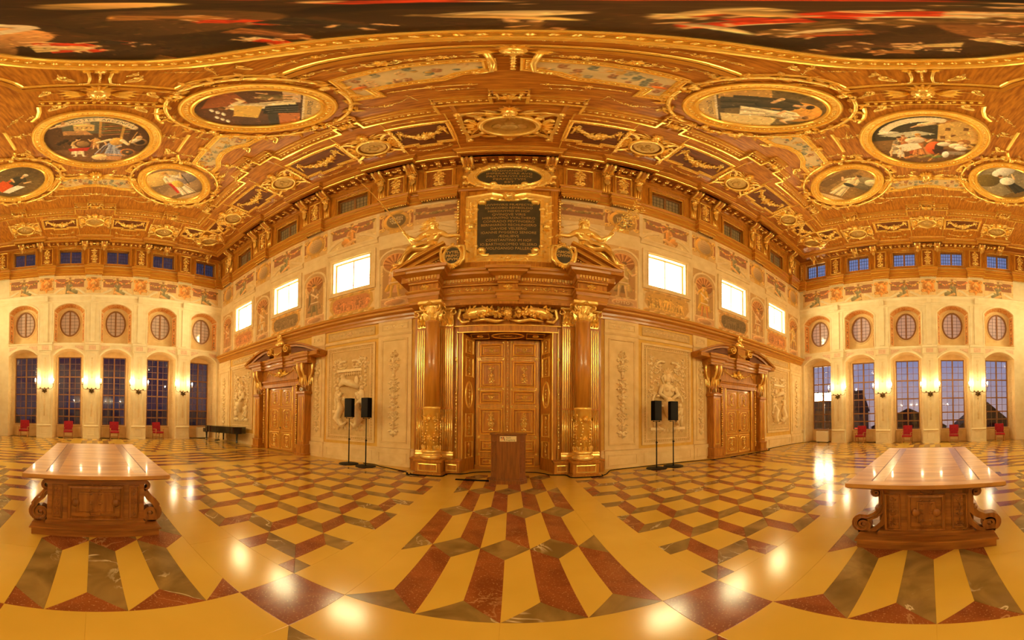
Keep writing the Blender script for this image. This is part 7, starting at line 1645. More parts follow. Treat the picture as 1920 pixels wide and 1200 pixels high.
def statue(s, label, spear):
    S = thing('statue', label, 'statue', M=BACK @ T(s * 2.30, 7.44, .98, 0, 1.10))
    X = lambda x: -s * x          # +x of the model points to the middle of the portal
    up = lambda x, y, z: (X(x), y, z)
    # seated, leaning back along the raking cornice, legs towards the outer end
    J = [(*up(0, .10, 0), .19, .16), (*up(.03, .36, 0), .16, .13), (*up(.06, .60, .02), .23, .17), (*up(.06, .77, .02), .17, .12), (*up(.06, .90, .03), .075), (*up(.06, 1.02, .05), .11, .12), (*up(.06, 1.14, .05), .10, .11)]
    E = [(0, 1), (1, 2), (2, 3), (3, 4), (4, 5), (5, 6)]
    def chain(a, pts):
        k = a
        for p in pts: J.append(p); E.append((k, len(J) - 1)); k = len(J) - 1
        return k
    chain(0, [(*up(-.16, .06, .12), .13), (*up(-.52, .10, .22), .105), (*up(-.70, -.12, .20), .07), (*up(-.84, -.42, .16), .05), (*up(-.94, -.47, .22), .045), (*up(-1.0, -.50, .26), .03)])
    chain(0, [(*up(-.12, .04, -.06), .13), (*up(-.44, .0, .02), .10), (*up(-.66, -.22, .0), .07), (*up(-.80, -.50, -.02), .05), (*up(-.9, -.54, .04), .045), (*up(-.97, -.56, .08), .03)])
    # outer arm raised to hold spear or branch, inner arm resting on the shield
    w = chain(3, [(*up(-.20, .74, .03), .115), (*up(-.40, .44, .14), .088), (*up(-.62, .66, .20), .055)]); hand(J, E, w, (X(-.5), .8, .2), (0, .2, 1), 1.1, .9)
    w = chain(3, [(*up(.30, .74, .03), .115), (*up(.50, .46, .10), .085), (*up(.72, .42, .18), .055)]); hand(J, E, w, (X(.9), -.35, .2), (0, -1, .3), 1.1, .4)
    skin('body', J, E, GOLD, S)
    m = MB()              # face, hair and headgear
    hx = X(.06); m.blob((hx, 1.055, .075), (.098, .125, .085), nu=12, nv=9); m.blob((hx, 1.06, .16), (.02, .04, .03), nu=6, nv=5); m.blob((hx, .985, .145), (.035, .012, .02), nu=6, nv=4)
    for q in (-1, 1): m.blob((hx + q * .04, 1.08, .145), (.022, .014, .015), nu=7, nv=5); m.blob((hx + q * .105, 1.05, .04), (.015, .035, .02), nu=6, nv=5); m.blob((hx + q * .045, 1.03, .13), (.03, .025, .02), nu=6, nv=4)
    m.obj('face', GOLD, S); m = MB(); g = random.Random(5)
    for i in range(26): a = g.uniform(.3, 2.9) if i % 2 else g.uniform(0, 6.28); m.blob((hx + .125 * math.cos(a), 1.13 + .10 * math.sin(a), .02 + g.uniform(-.06, .06)), .042, nu=6, nv=4)
    for q in (-1, 1):
        for i in range(4): m.blob((hx + q * (.11 + .01 * i), 1.02 - .05 * i, .03), .035, nu=6, nv=4)
    m.obj('hair', GOLD, S); m = MB()
    if spear:
        m.lathe([(.125, 1.10), (.135, 1.14), (.12, 1.22), (.07, 1.28), (.01, 1.30)], (hx, 0, .04), 14, axis='y')
        for i in range(9): m.leaf(hx + X(-.02 * i) , 1.28 - .012 * i * i * .4, PI / 2 + (X(-1)) * -(.25 * i - .2), .26, .12, .06, .04)
        m.obj('plumed_helmet', GOLD, S); m = MB(); m.tube([up(-.30, .18, .22), up(-2.3, 5.2, .22)] if False else [up(-.40, .10, .25), up(-.62, .62, .25), up(-2.05, 4.1, .25), up(-2.30, 4.72, .25)], [.022, .022, .02, .016], 7); 
        a = np.array(up(-2.30, 4.72, .25)); b = np.array(up(-2.42, 5.02, .25)); m.tube([a, a * .6 + b * .4, b], [.02, .075, .004], 6, flat=.4); m.blob(up(-.72, .86, .25), .05, nu=8, nv=6); m.obj('spear', GOLD, S)
    else:
        m.lathe([(.115, 1.20), (.125, 1.23), (.12, 1.25)], (hx, 0, .04), 14, axis='y')
        for i in range(9): a = 2 * PI * i / 9; m.tube([(hx + .12 * math.cos(a), 1.23, .04 + .12 * math.sin(a)), (hx + .145 * math.cos(a), 1.36, .04 + .145 * math.sin(a))], [.03, .008], 5)
        m.obj('crown', GOLD, S); m = MB(); m.tube([up(-.42, .22, .2), up(-.64, .80, .22), up(-1.0, 1.6, .2), up(-1.38, 2.42, .2)], [.025, .03, .022, .01], 7); g = random.Random(9)
        for t in np.linspace(.25, 1, 12):
            p = np.array(up(-.5 - .88 * t, .4 + 2.0 * t, .2)); q = 1 if int(t * 20) % 2 else -1; e = p + np.array([X(-.25 - q * .14), .32 - q * .1, q * .06]); m.tube([p, e], [.014, .007], 5)
            for k in range(4): r = p + (e - p) * (k + 1) / 4; m.leaf(r[0], r[1], math.atan2(.6, X(-.5)) + (.8 if k % 2 else -.8), .17, .06, .025, r[2])
        m.obj('olive_branch', GOLD, S)
    # drapery over lap and legs, breastplate
    m = MB(); g = random.Random(11); n, k = 15, 9; V = []
    for i in range(n):
        t = i / (n - 1); cx, cy = -.02 - .86 * t, (.12 - .02 * t if t < .55 else .11 - 1.25 * (t - .55)); 
        for j in range(k):
            a = -.3 + 3.7 * j / (k - 1); r = (.24 - .09 * t) * (1 + .13 * math.sin(j * 2.6 + i * .9)); V.append(up(cx + .05 * math.sin(j * 1.3 + i), cy + r * math.sin(a) * .95, .10 + r * 1.15 * math.cos(a)))
    m.add(V, [(i * k + j, i * k + j + 1, (i + 1) * k + j + 1, (i + 1) * k + j) for i in range(n - 1) for j in range(k - 1)], True)
    m.obj('drapery', GOLD, S); m = MB()
    for q in (-1, 1): m.blob((hx + q * .09, .60, .15), (.075, .07, .06), nu=9, nv=6)
    m.tube([(hx - .17, .40, .1), (hx, .37, .16), (hx + .17, .40, .1)], .03, 6)
    for i in range(7): m.leaf(hx - .15 + .05 * i, .34, -PI / 2, .18, .07, .04, .12)
    m.obj('cuirass', GOLD, S)
statue(-1, 'gilded statue of a helmeted woman with a long spear, reclining on the pediment', True)
statue(1, 'gilded statue of a crowned woman holding an olive branch, reclining on the pediment', False)
# ================================================================== FURNITURE
def table(label, x0, x1, kind):
    """carved refectory table; local x runs towards the camera (near end at +L/2), local y across"""
    L, Wd, H = abs(x1 - x0), 1.96, .90; near = max(x0, x1) if kind == 0 else min(x0, x1)
    rz = 0 if kind == 0 else PI; t = thing('carved_table', label, 'table', ((x0 + x1) / 2, .175, 0), rz)
    hl, hw = L / 2, Wd / 2
    # top: centre planks, inlay bands, mitred border boards
    bw = .30
    for nm, P in (('border_board', [(-hl, -hw), (hl, -hw), (hl - .2, -hw + bw), (-hl + .2, -hw + bw)]), ('border_board', [(-hl, hw), (hl, hw), (hl - .2, hw - bw), (-hl + .2, hw - bw)]),
                  ('border_board', [(hl, -hw), (hl, hw), (hl - .2, hw - bw), (hl - .2, -hw + bw)]), ('border_board', [(-hl, -hw), (-hl, hw), (-hl + .2, hw - bw), (-hl + .2, -hw + bw)])):
        m = MB(); m.prism(P, H - .05, H, bev=.003); m.obj(nm, TABLET, t)
    for s in (-1, 1):
        m = MB(); m.box(-hl + .2, hl - .2, *sorted((s * (hw - bw), s * (hw - bw - .16))), H - .05, H - .001, bev=.003); m.obj('inlay_band', INLAY, t)
        m = MB(); m.box(-hl + .2, hl - .2, *sorted((s * (hw - bw - .005), s * (hw - bw + .012))), H - .04, H + .0005); m.obj('inlay_line', WOODD, t)
    n = 15
    for i in range(n):
        a, b = -hl + .2 + (L - .4) * i / n, -hl + .2 + (L - .4) * (i + 1) / n; m = MB(); m.box(a, b, -hw + bw + .16, hw - bw - .16, H - .05, H, bev=.003); m.obj('plank', TABLET, t)
    m = MB(); m.box(-hl + .12, hl - .12, -hw + .10, hw - .10, H - .08, H - .05); m.sweep(rect(-hl + .03, hl - .03, -hw + .03, hw - .03), [(-.02, H - .07), (.0, H - .07), (.03, H - .05), (.0, H - .048)], True); m.obj('underframe', TABLE, t)
    # base plinth
    bl, bwid = hl - .0, .87
    m = MB(); m.box(-bl, bl, -bwid + .03, bwid - .03, 0, .10, bev=.004); m.box(-bl - .01, bl + .01, -bwid, bwid, .10, .125, bev=.006); m.obj('plinth', TABLE, t)
    # pedestal box with framed carved panels
    pw, pl, z0, z1 = (.66, hl - .16, .125, .80) if kind == 0 else (.60, hl - .20, .125, .80)
    m = MB()
    if kind == 0: m.box(-pl, pl, -pw, pw, z0, z1, bev=.01)
    else: c = .14; m.prism([(-pl, -pw + c), (-pl + c, -pw), (pl - c, -pw), (pl, -pw + c), (pl, pw - c), (pl - c, pw), (-pl + c, pw), (-pl, pw - c)], z0, z1)
    m.obj('pedestal', TABLE, t)
    m = MB(); m.box(-pl - .03, pl + .03, -pw - .03, pw + .03, z1 - .05, z1 + .02, bev=.01) if kind == 0 else m.box(-pl - .02, pl + .02, -pw - .02, pw + .02, z1 - .02, z1 + .02, bev=.01); m.box(-pl - .02, pl + .02, -pw - .02, pw + .02, z0, z0 + .06, bev=.02); m.obj('rail', TABLE, t)
    for e in (-1, 1):
        Mf = basis((e * pl, 0, (z0 + z1) / 2 + .01), (0, e, 0), (0, 0, 1), (e, 0, 0)); h = (z1 - z0) / 2 - .08
        m = MB(); a = .38 if kind == 0 else .24; frame(m, -a, a, -h, h, .05, .03); frame(m, -a + .12, a - .12, -h + .10, h - .10, .025, .02); m.obj('panel_moulding', TABLE, t, Mf)
        m = MB(); m.box(-a + .12, a - .12, -h + .12, h - .12, 0, .006)
        for i in range(6):
            for q in (-1, 1): o_scroll(m, q * .03, -h + .16 + i * .07, (0 if q > 0 else PI) + (.4 if i % 2 else -.4) * q, .13, q * (1 if i % 2 else -1), .07)
        for q in (-1, 1): m.blob((q * (a - .11), 0, .005), (.06, .07, .03))
        m.box(-.07, .07, -h + .07, -h + .12, 0, .03, bev=.008); m.obj('carved_panel', TABLE, t, Mf)
        for q in (-1, 1):
            xx = q * (.52 if kind == 0 else .42); wd = .07 if kind == 0 else .10; m = MB(); frame(m, xx - wd, xx + wd, -h, h, .025, .018); mm = MB(); o_vscroll(mm, wd * 1.5, h * 1.7, False, 0, 4); mm2 = MB(); mm2.M = T(xx, 0, 0); mm2.merge(mm); m.merge(mm2); m.obj('carved_stile', TABLE, t, Mf)
    for q in (-1, 1):       # long sides: three framed panels each
        Mf = basis((0, q * pw, (z0 + z1) / 2 + .01), (-q, 0, 0), (0, 0, 1), (0, q, 0)); h = (z1 - z0) / 2 - .08
        for k in (-1, 0, 1): m = MB(); frame(m, k * pl * .62 - pl * .26, k * pl * .62 + pl * .26, -h, h, .05, .03); frame(m, k * pl * .62 - pl * .2, k * pl * .62 + pl * .2, -h + .09, h - .09, .025, .02); m.obj('panel_moulding', TABLE, t, Mf)
    # S-scroll consoles at the corners
    for e in (-1, 1):
        for q in (-1, 1):
            m = MB()
            if kind == 0:
                A = spiral(-.02, .57, .025, .085, PI * .5, -1.3, 20); B = np.array([(-.04, .47), (-.085, .40), (-.15, .34), (-.20, .27)]); C = spiral(-.115, .145, .125, .02, PI * .72, 1.75, 34)
            else:
                A = spiral(-.045, .60, .02, .065, PI * .9, -1.4, 20); B = np.array([(.03, .50), (.035, .42), (.01, .34), (-.06, .27), (-.16, .22)]); C = spiral(-.235, .115, .115, .02, PI * .60, 1.75, 34)
            P = np.r_[A, B, C]; Wd_ = np.r_[np.linspace(.012, .032, len(A)), np.full(len(B), .046), np.linspace(.046, .014, len(C))]; m.ribbon(P, Wd_, -.07, .07)
            m.tube(np.c_[P, np.full(len(P), .07)], Wd_ * .35, 5); m.lathe([(.001, -.08), (.03, -.08), (.03, .08), (.001, .085)], (*C[-1], 0), 12)
            for i in range(4): m.leaf(P[len(A) + 1][0] + .01, P[len(A) + 1][1] + .03 * i - .03, PI + .4 * i, .09, .05, .03, .06)
            if kind == 1:
                P2 = np.array([(.03, .56), (.06, .42), (.07, .28), (.02, .14), (-.08, .04), (-.16, .02)]); m.ribbon(P2, [.02, .03, .034, .034, .03, .02], -.06, .06); m.blob((-.03, .36, 0), (.05, .05, .08))
                m.box(-.30, -.12, -.02, .02, -.07, .07)
            else: m.box(-.20, .0, -.02, .03, -.07, .07, bev=.01)
            # local x = outwards (negative) across the table, y = up, z = along the table
            yb = q * (pw + .0); Mc = basis((e * (pl - .14), yb, .118), (0, -q, 0), (0, 0, 1), np.cross((0, -q, 0), (0, 0, 1)))
            m.obj('scroll_console', TABLE, t, Mc)
    return t
table('long carved oak table with slim side scrolls on the piano side', -6.80, -3.30, 0)
table('long carved oak table with big outward scroll feet, on the dusk window side', 3.26, 6.98, 1)
# ---- red chairs in the window bays
def chair():
    t = thing('armchair', 'x', 'chair')
    for x in (-.27, .27):
        m = MB(); m.box(x - .022, x + .022, .20, .245, 0, .64, bev=.006); m.obj('leg', CHAIRW, t)
        m = MB(); m.tube([(x, -.22, 0), (x, -.20, .42), (x, -.27, 1.06)], [.022, .026, .02], 6); m.obj('leg', CHAIRW, t)
        m = MB(); m.tube([(x, -.20, .64), (x * 1.03, .05, .66), (x * 1.05, .27, .65)], [.022, .028, .032], 7); m.obj('armrest', CHAIRW, t)
    m = MB(); m.box(-.27, .27, .20, .235, .10, .13); m.obj('stretcher', CHAIRW, t); m = MB(); m.box(-.27, .27, -.215, -.185, .12, .15); m.obj('stretcher', CHAIRW, t)
    m = MB(); m.box(-.26, .26, -.20, .25, .36, .42); m.obj('seat_frame', CHAIRW, t)
    m = MB(); m.box(-.285, .285, -.20, .27, .40, .50, bev=.03); m.obj('seat', RED, t)
    m = MB(); m.M = np.array([[1, 0, 0, 0], [0, math.cos(.13), -math.sin(.13) * -1 * -1, -.19], [0, math.sin(.13), math.cos(.13), .52], [0, 0, 0, 1.]]); m.box(-.29, .29, -.05, .03, .0, .58, bev=.02); m.obj('backrest', RED, t)
    return t
ch = chair(); k0 = True
PL = ['second from the piano', 'third from the piano', 'fourth from the piano', 'farthest from the piano']; PR = ['nearest the lit corner window', 'second from the lit corner window', 'third from the lit corner window', 'farthest from the lit corner window']
spotsL = [(-16.72, 4.33, 0, 'crimson velvet armchair under a dark window, first from the piano'), (-16.74, 1.49, 0, 'crimson velvet armchair under a dark window, second from the piano'), (-16.72, -1.44, 0, 'crimson velvet armchair under a dark window, third from the piano'), (-16.60, -4.30, 0, 'crimson velvet armchair under a dark window, fourth from the piano')]
spotsR = [(16.75, 4.50, 0, 'crimson velvet armchair under a dusk-lit window, first from the bright corner lamp'), (16.72, 1.50, 0, 'crimson velvet armchair under a dusk-lit window, second from the bright corner lamp'), (16.66, -1.42, 0, 'crimson velvet armchair under a dusk-lit window, third from the bright corner lamp'), (16.60, -4.36, 0, 'crimson velvet armchair under a dusk-lit window, fourth from the bright corner lamp')]
for sp, a0 in ((spotsL, -PI / 2), (spotsR, PI / 2)):
    for x, y, a, lab in sp:
        M = T(x, y, 0, a0 + (.30 if y > 4 and x < 0 else -.12 if x > 0 else .04))
        if k0: ch.matrix_local = Matrix(M.tolist()); ch['label'] = lab; ch['group'] = 'red armchairs in the window bays'; k0 = False
        else: dup(ch, M, lab, 'red armchairs in the window bays')
# ---- grand piano
pn = thing('grand_piano', 'closed black grand piano standing by the wall near the dark windows', 'piano', (0, 0, 0))
xk, xt, yw, yf = -15.35, -12.45, 8.36, 6.92      # keyboard end, tail, wall side, room side
tt = np.linspace(0, 1, 16)
curve = [(xk + .75 + 2.0 * u, yf + .04 + .62 * (3 * u * u - 2 * u ** 3)) for u in tt]
tail = [(xt, yf + .95), (xt + .03, yw - .35), (xt - .15, yw)]
out = [(xk + .35, yw), (xk + .35, yf)] + [(xk + .6, yf)] + curve + tail
m = MB(); m.prism(out, .62, .98); m.obj('case', BLACK, pn)
m = MB(); m.prism(inset(out, -.025) if sum(out[i - 1][0] * out[i][1] - out[i][0] * out[i - 1][1] for i in range(len(out))) > 0 else inset(out[::-1], -.025), .985, 1.01, bev=.006); m.obj('lid', BLACK, pn)
m = MB(); m.box(xk, xk + .40, yf, yf + .055, .58, .82, bev=.02); m.obj('cheek', BLACK, pn); m = MB(); m.box(xk, xk + .40, yw - .055, yw, .58, .82, bev=.02); m.obj('cheek', BLACK, pn)
m = MB(); m.box(xk - .0, xk + .40, yf + .05, yw - .05, .60, .68); m.obj('key_bed', BLACK, pn)
m = MB(); m.box(xk + .02, xk + .22, yf + .08, yw - .08, .68, .70); m.obj('keyboard', IVORY, pn)
m = MB(); m.box(xk + .22, xk + .40, yf + .05, yw - .05, .68, .96, bev=.01); m.obj('fallboard', BLACK, pn)
for x, y in ((xk + .30, yf + .12), (xk + .30, yw - .12), (xt - .42, yw - .42)):
    m = MB(); m.lathe([(.075, .62), (.075, .56), (.06, .53), (.045, .12), (.06, .10), (.05, .06)], (x, y, 0), 10); m.obj('leg', BLACK, pn)
    m = MB(); m.lathe([(.02, .07), (.03, .05), (.03, .01), (.02, .0)], (x, y, 0), 8); m.obj('caster', LETTER, pn)
m = MB(); xx, yy = xk + .62, (yf + yw) / 2
for q in (-1, 1): m.tube([(xx, yy + q * .09, .62), (xx, yy + q * .11, .3), (xx, yy + q * .08, .10)], .018, 6)
m.box(xx - .06, xx + .06, yy - .16, yy + .16, .06, .12, bev=.01)
for q in (-.08, 0, .08): m.box(xx - .16, xx - .05, yy + q - .02, yy + q + .02, .03, .05)
m.tube([(xx + .03, yy, .1), (xx + .3, yy, .62)], .012, 5); m.obj('pedal_lyre', BLACK, pn)
# ---- loudspeakers on stands
for (x, y, rz, h), near in (((-5.37, 8.02, .12, 0), 'left pair'), ((-4.62, 7.96, -.1, 0), 'lp2'), ((4.87, 7.92, .05, -.04), 'r1'), ((5.59, 7.95, -.18, -.04), 'r2')):
    side = 'on the piano side' if x < 0 else 'on the other side'; pos = 'beside' if abs(x) < 5 else 'away from'
    st = thing('speaker_stand', 'black speaker stand %s, of its pair the one %s the portal' % (side, pos), 'stand', (x, y, 0), rz, 'speaker stands by the portal wall')
    m = MB(); m.lathe([(.36, 0), (.36, .012), (.34, .018), (.03, .022)], (0, 0, 0), 28); m.obj('base_plate', STEEL, st)
    m = MB(); m.tube([(0, 0, .02), (0, 0, .9)], .022, 8); m.tube([(0, 0, .86), (0, 0, 1.66 + h)], .016, 8); m.obj('pole', STEEL, st)
    m = MB(); m.lathe([(.03, .88), (.03, .93), (.018, .94)], (0, 0, 0), 10); m.blob((.035, 0, .905), .018, nu=7, nv=5); m.obj('clamp_collar', STEEL, st)
    m = MB(); m.box(-.12, .12, -.05, .05, 1.655 + h, 1.67 + h); m.box(-.13, -.11, -.02, .02, 1.66 + h, 1.69 + h); m.box(.11, .13, -.02, .02, 1.66 + h, 1.69 + h); m.obj('cradle', STEEL, st)
    sp = thing('loudspeaker', 'tall black loudspeaker %s, of its pair the one %s the portal' % (side, pos), 'speaker', (x, y, 1.70 + h), rz, 'loudspeakers by the portal wall')
    m = MB(); m.box(-.145, .145, -.11, .12, 0, .68, bev=.012); m.obj('cabinet', MATTE, sp)
    m = MB(); m.box(-.135, .135, -.122, -.11, .02, .66); m.obj('grille_cloth', STEEL, sp)
# ---- lectern
lc = thing('lectern', 'brown veneered lectern with canted corners and a small city name plate', 'lectern', (.055, 7.22, 0))
oct_ = lambda hw, d0, d1, c: [(-hw + c, d0), (hw - c, d0), (hw, d0 + c), (hw, d1), (-hw, d1), (-hw, d0 + c)]
m = MB(); m.prism(oct_(.50, -.30, .30, .18), 0, .10); m.prism(oct_(.47, -.27, .28, .17), .10, .14); m.obj('plinth', LECT, lc)
m = MB(); m.prism(oct_(.455, -.25, .27, .165), .14, 1.30); m.obj('body', LECT, lc)
m = MB(); m.prism(oct_(.49, -.29, .30, .17), 1.30, 1.335, bev=.006); m.obj('top', LECT, lc)
for q in (-1, 1):
    m = MB(); Mx = basis((q * .372, -.1675, .72), (math.cos(q * PI / 4), math.sin(q * PI / 4), 0), (0, 0, 1), (q * math.sin(PI / 4), -math.cos(PI / 4), 0)); frame(m, -.07, .07, -.42, .42, .02, .01); m.obj('panel_moulding', LECT, lc, Mx)
m = MB(); m.box(-.215, .215, -.07, .07, 0, .008, bev=.002); pm = basis((-.005, -.252, 1.205), (1, 0, 0), (0, 0, 1), (0, -1, 0)); m.obj('name_plate', CREAMP, lc, pm)
put_text('Stadt\nAugsburg', .062, pm @ T(-.055, .0, .009), INK, lc, align='LEFT', ext=.0008, line=.95)
m = MB(); m.prism(ell(-.175, .028, .018, .018, 16), .009, .0105); m.ribbon([(-.122, .052), (-.085, -.05)], .009, .009, .0105); m.obj('emblem', INK, lc, pm); m = MB(); m.ribbon([(-.165, -.042), (-.132, .05)], .009, .009, .0105); m.ribbon([(-.132, .05), (-.125, .0), (-.118, -.03)], .005, .009, .0103); m.obj('emblem', ORANGEINK, lc, pm)
# ---- convector boxes, camera, cables
for M, lab in ((T(-16.95, 7.58, 0, -PI / 2), 'cream convector box behind the piano under the dark window'), (T(16.62, 7.10, 0, PI / 2), 'cream convector box on the floor below the brightly lit corner window')):
    h = thing('convector', lab, 'heater', M=M); m = MB(); m.box(-.42, .42, -.14, .14, .05, .76, bev=.03); m.obj('casing', CREAM, h); m = MB(); m.box(-.36, .36, -.10, .10, 0, .05); m.obj('foot', STEEL, h)
    m = MB()
    for i in range(9): m.box(-.36, .36, -.10 + i * .024, -.09 + i * .024, .762, .768)
    m.obj('vent_slat', STEEL, h, kind='stuff')
wc = thing('camera', 'small white round camera perched on the side door frame beside the piano wall', 'camera', M=BACK @ T(-8.00, 2.86, .50)); m = MB(); m.blob((0, 0, 0), .085, nu=14, nv=10); m.obj('housing', WHITE, wc); m = MB(); m.lathe([(.05, -.085), (.055, -.075), (.03, -.06)], (0, 0, 0), 12, axis='y'); m.obj('foot', WHITE, wc); m = MB(); m.blob((.03, 0, .07), .028, nu=8, nv=6); m.obj('lens', STEEL, wc)
def cable(label, P, r=.014):
    P = np.array(P, float); t = np.linspace(0, len(P) - 1, len(P) * 7); Q = np.stack([np.interp(t, np.arange(len(P)), P[:, i]) for i in range(P.shape[1])], 1)
    for _ in range(4): Q[1:-1] = (Q[:-2] + 2 * Q[1:-1] + Q[2:]) / 4
    m = MB(); m.tube(np.c_[Q, np.full(len(Q), r)], r, 6); o = m.obj('cable', MATTE); return tag(o, label, 'cable')
cable('black cable from the speaker stands on the piano side to the portal pedestal', [(-5.0, 8.43), (-4.5, 8.40), (-4.2, 8.2), (-3.6, 8.0), (-3.1, 7.80), (-2.9, 7.60), (-2.92, 7.44), (-2.5, 7.44)])
cable('black cable looped round the front of the portal pedestals behind the lectern', [(-2.85, 7.66), (-2.8, 7.50), (-1.8, 7.50), (-1.78, 7.95), (-1.3, 8.0), (-1.05, 8.35), (-.6, 8.5), (.2, 8.5), (.9, 8.45), (1.15, 8.2), (1.3, 7.98), (1.78, 7.95), (1.82, 7.50), (2.8, 7.48), (2.82, 7.7)])
cable('long black cable along the wall from the portal past the speakers to the corner', [(2.85, 7.62), (3.0, 7.75), (3.3, 8.30), (4.4, 8.40), (4.8, 8.42), (5.5, 8.42), (6.2, 8.42), (7.4, 8.2), (7.7, 7.98), (9.7, 8.02), (11.7, 7.98), (12.0, 8.38), (13.5, 8.48), (15.0, 8.45), (16.0, 8.3), (16.45, 8.0)])
m = MB(); m.prism([(-.07, 0), (.07, 0), (.045, .02), (-.045, .02)], -.46, .46); tag(m.obj('cable_ramp', MATTE, None, T(-.92, 7.30, 0) @ basis((0, 0, 0), (0, 1, 0), (0, 0, 1), (1, 0, 0))), 'low black cable cover strip on the floor beside the lectern', 'cable cover')
# ---- candle sconces on the piers
def sconce():
    t = thing('wall_sconce', 'x', 'lamp')
    m = MB()
    for i in range(6): m.leaf(0, 0, PI / 2 + 2 * PI * i / 6, .19, .15, .05); m.blob((.14 * math.cos(PI / 2 + PI * i / 3), .14 * math.sin(PI / 2 + PI * i / 3), .03), .045, nu=7, nv=5)
    o_rosette(m, 0, 0, .11, 8, .05); m.lathe([(.001, 0), (.14, 0), (.10, .05), (.001, .07)], (0, 0, 0), 14); m.obj('rosette_plate', BRONZE, t)
    for s in (-1, 1):
        m = MB(); m.tube([(s * .06, .06, .06), (s * .20, .10, .14), (s * .36, .06, .16), (s * .50, .10, .16), (s * .565, .24, .16), (s * .57, .36, .16)], [.018, .02, .016, .016, .016, .018], 6); m.blob((s * .24, .13, .14), .035, nu=7, nv=5); m.leaf(s * .3, .08, PI / 2 + s * .4, .13, .06, .03, .15)
        m.lathe([(.02, .36), (.065, .38), (.07, .395), (.025, .40)], (s * .57, 0, .16), 12, axis='y'); m.obj('arm', BRONZE, t)
        m = MB(); m.lathe([(.022, .40), (.022, .56), (.016, .565)], (s * .57, 0, .16), 10, axis='y'); m.obj('candle_sleeve', CANDLE, t)
        m = MB(); m.lathe([(.004, .56), (.026, .60), (.03, .64), (.016, .70), (.002, .74)], (s * .57, 0, .16), 10, axis='y'); m.obj('bulb', BULB, t)
        l = bpy.data.lights.get('candle') or bpy.data.lights.new('candle', 'POINT'); l.energy = SCONCE_W; l.color = (1.0, .76, .42); l.shadow_soft_size = .05
        o = bpy.data.objects.new('candle_light', l); COL.objects.link(o); o.parent = t; o.location = (s * .57, .66, .20)
    return t
sc = sconce(); first = True
ordn = ['first', 'second', 'third', 'fourth']
for M, txt in ((LEFT, 'two-armed bronze candle sconce on the dark window wall, %s from the piano'), (RIGHTM, 'two-armed bronze candle sconce on the dusk window wall, %s from the portal wall')):
    for i, k in enumerate((2, 1, 0, -1)):
        lab = txt % (ordn[i]); A = M @ T(0, 0, 0) @ np.array([[1, 0, 0, k * SP], [0, 1, 0, 3.03], [0, 0, 1, .10], [0, 0, 0, 1.]])
        if first: sc.matrix_local = Matrix(A.tolist()); sc['label'] = lab; sc['group'] = 'candle sconces on the window piers'; first = False
        else: dup(sc, A, lab, 'candle sconces on the window piers')

# ================================================================== OUTSIDE, seen through the windows (the hall is high above the street)
HOUSE = [mat('house_plaster', S(120, 86, 60), S(140, 104, 74), rough=.9, scale=1), mat('house_plaster_grey', S(90, 76, 70), S(104, 90, 82), rough=.9, scale=1)]; ROOF = mat('house_roof', S(64, 40, 34), S(84, 52, 42), rough=.9, scale=3)
GROUND = mat('street', S(60, 52, 48), rough=.9)
m = MB(); m.box(-140, 140, -140, 140, -15, -14.6); g0 = struct('ground'); m.obj('street_surface', GROUND, g0)
def house(x, y, w, d, h, rh, label, mi=0, along='y', lit=()):
    t = thing('house', label, 'building', (x, y, -14.6))
    m = MB(); m.box(-w / 2, w / 2, -d / 2, d / 2, 0, h); m.obj('wall', HOUSE[mi], t)
    m = MB(); P = [(-w / 2 - .3, h), (w / 2 + .3, h), (0, h + rh)]
    if along == 'y': m.prism(P, -d / 2 - .3, d / 2 + .3); Mr = basis((0, 0, 0), (1, 0, 0), (0, 0, 1), (0, -1, 0))
    else: m.prism([(-d / 2 - .3, h), (d / 2 + .3, h), (0, h + rh)], -w / 2 - .3, w / 2 + .3); Mr = basis((0, 0, 0), (0, 1, 0), (0, 0, 1), (1, 0, 0))
    m.obj('roof', ROOF, t, Mr)
    sx = -1 if x > 0 else 1; n = int(d / 3); wm = MB(); wm.box(-.06, .06, -.5, .5, -.8, .8); wme = wm.mesh('window', BLACKT); wl_ = wm.mesh('window', DIMWIN)
    for i in range(n):
        for k in range(int(h / 3.2)):
            inst(wl_ if (i, k) in lit else wme, 'window', t, T(sx * w / 2, -d / 2 + d * (i + .5) / n, 1.8 + 3.2 * k))
    return t
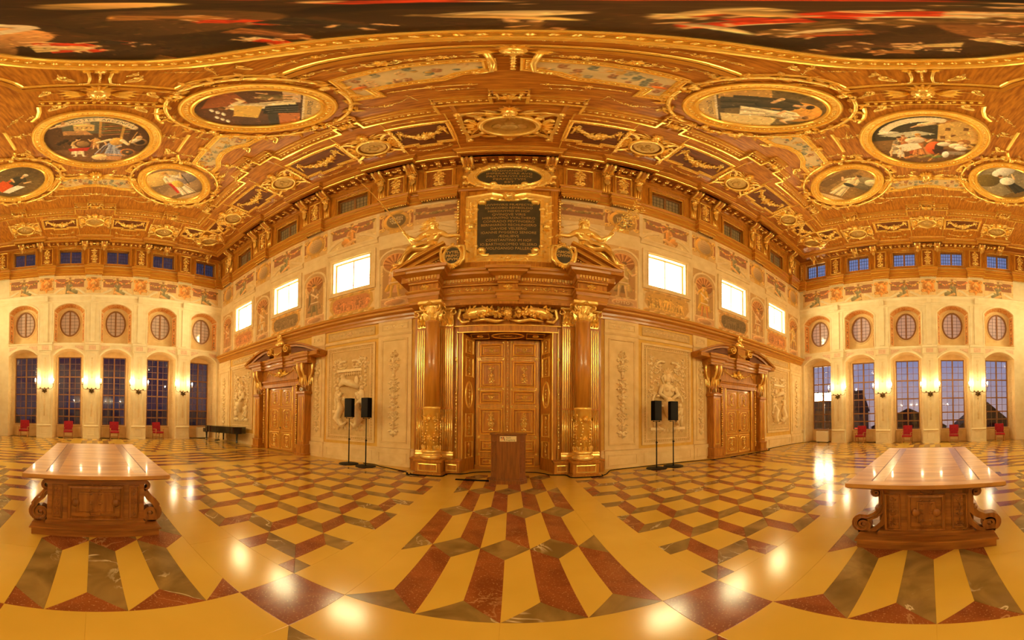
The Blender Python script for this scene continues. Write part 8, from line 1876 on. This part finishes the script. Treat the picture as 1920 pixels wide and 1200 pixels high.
house(62, 24, 14, 16, 17.5, 5, 'plaster house with a ridged roof, outside the window beside the bright lamp', 0, 'y', ((2, 2), (0, 3)))
house(70, 5, 14, 18, 13.5, 4.5, 'grey house with steep roof, outside the middle dusk windows', 1, 'x')
house(66, -13, 14, 14, 13.0, 6.0, 'dark gabled house outside the dusk windows, with its ridge along the street', 0, 'x', ((1, 2),))
house(74, -36, 16, 20, 16.5, 4.0, 'broad plaster house outside the dusk windows far from the lit corner', 1, 'y', ((3, 3),))
house(-60, 20, 14, 22, 13.8, 3.0, 'dark house outside the window behind the piano', 1, 'y', ((1, 3), (4, 2)))
house(-64, -4, 14, 20, 13.2, 3.5, 'dark house with dim windows, outside the middle of the dark windows', 0, 'y', ((2, 3), (5, 2)))
house(-58, -28, 14, 20, 13.6, 3.0, 'dark house outside the dark windows far from the piano', 1, 'y', ((4, 3),))
sg = thing('shop_sign', 'red lit sign panel outside the second dusk window from the corner', 'sign', (42.0, 12.9, -4.2)); m = MB(); m.box(-.1, .1, -1.5, 1.5, 0, 4.0); m.obj('panel', REDSIGN, sg); m = MB(); m.box(-.2, .2, -.15, .15, -10.4, 0); m.obj('post', STEEL, sg)
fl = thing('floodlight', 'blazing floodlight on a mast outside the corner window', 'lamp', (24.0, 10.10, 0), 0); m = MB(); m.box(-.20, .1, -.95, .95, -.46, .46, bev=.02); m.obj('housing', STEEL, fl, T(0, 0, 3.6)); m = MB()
for i in range(4): m.box(-.23, -.21, -.90 + i * .46, -.48 + i * .46, -.40, .40)  # faces made oversized so their shape takes in the lamp's glare
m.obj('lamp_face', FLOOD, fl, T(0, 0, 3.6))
l = bpy.data.lights.new('added_facade_light', 'POINT'); l.energy = 5000; l.color = (1, .8, .45); l.shadow_soft_size = .2; o = bpy.data.objects.new('added_facade_light', l); COL.objects.link(o); o.parent = fl; o.location = (.5, 0, 3.6)  # added unseen lamp behind the housing, brightens the house facade
m = MB(); m.tube([(.1, 0, -14.6), (.1, 0, 3.3)], .09, 8); m.obj('mast', STEEL, fl)
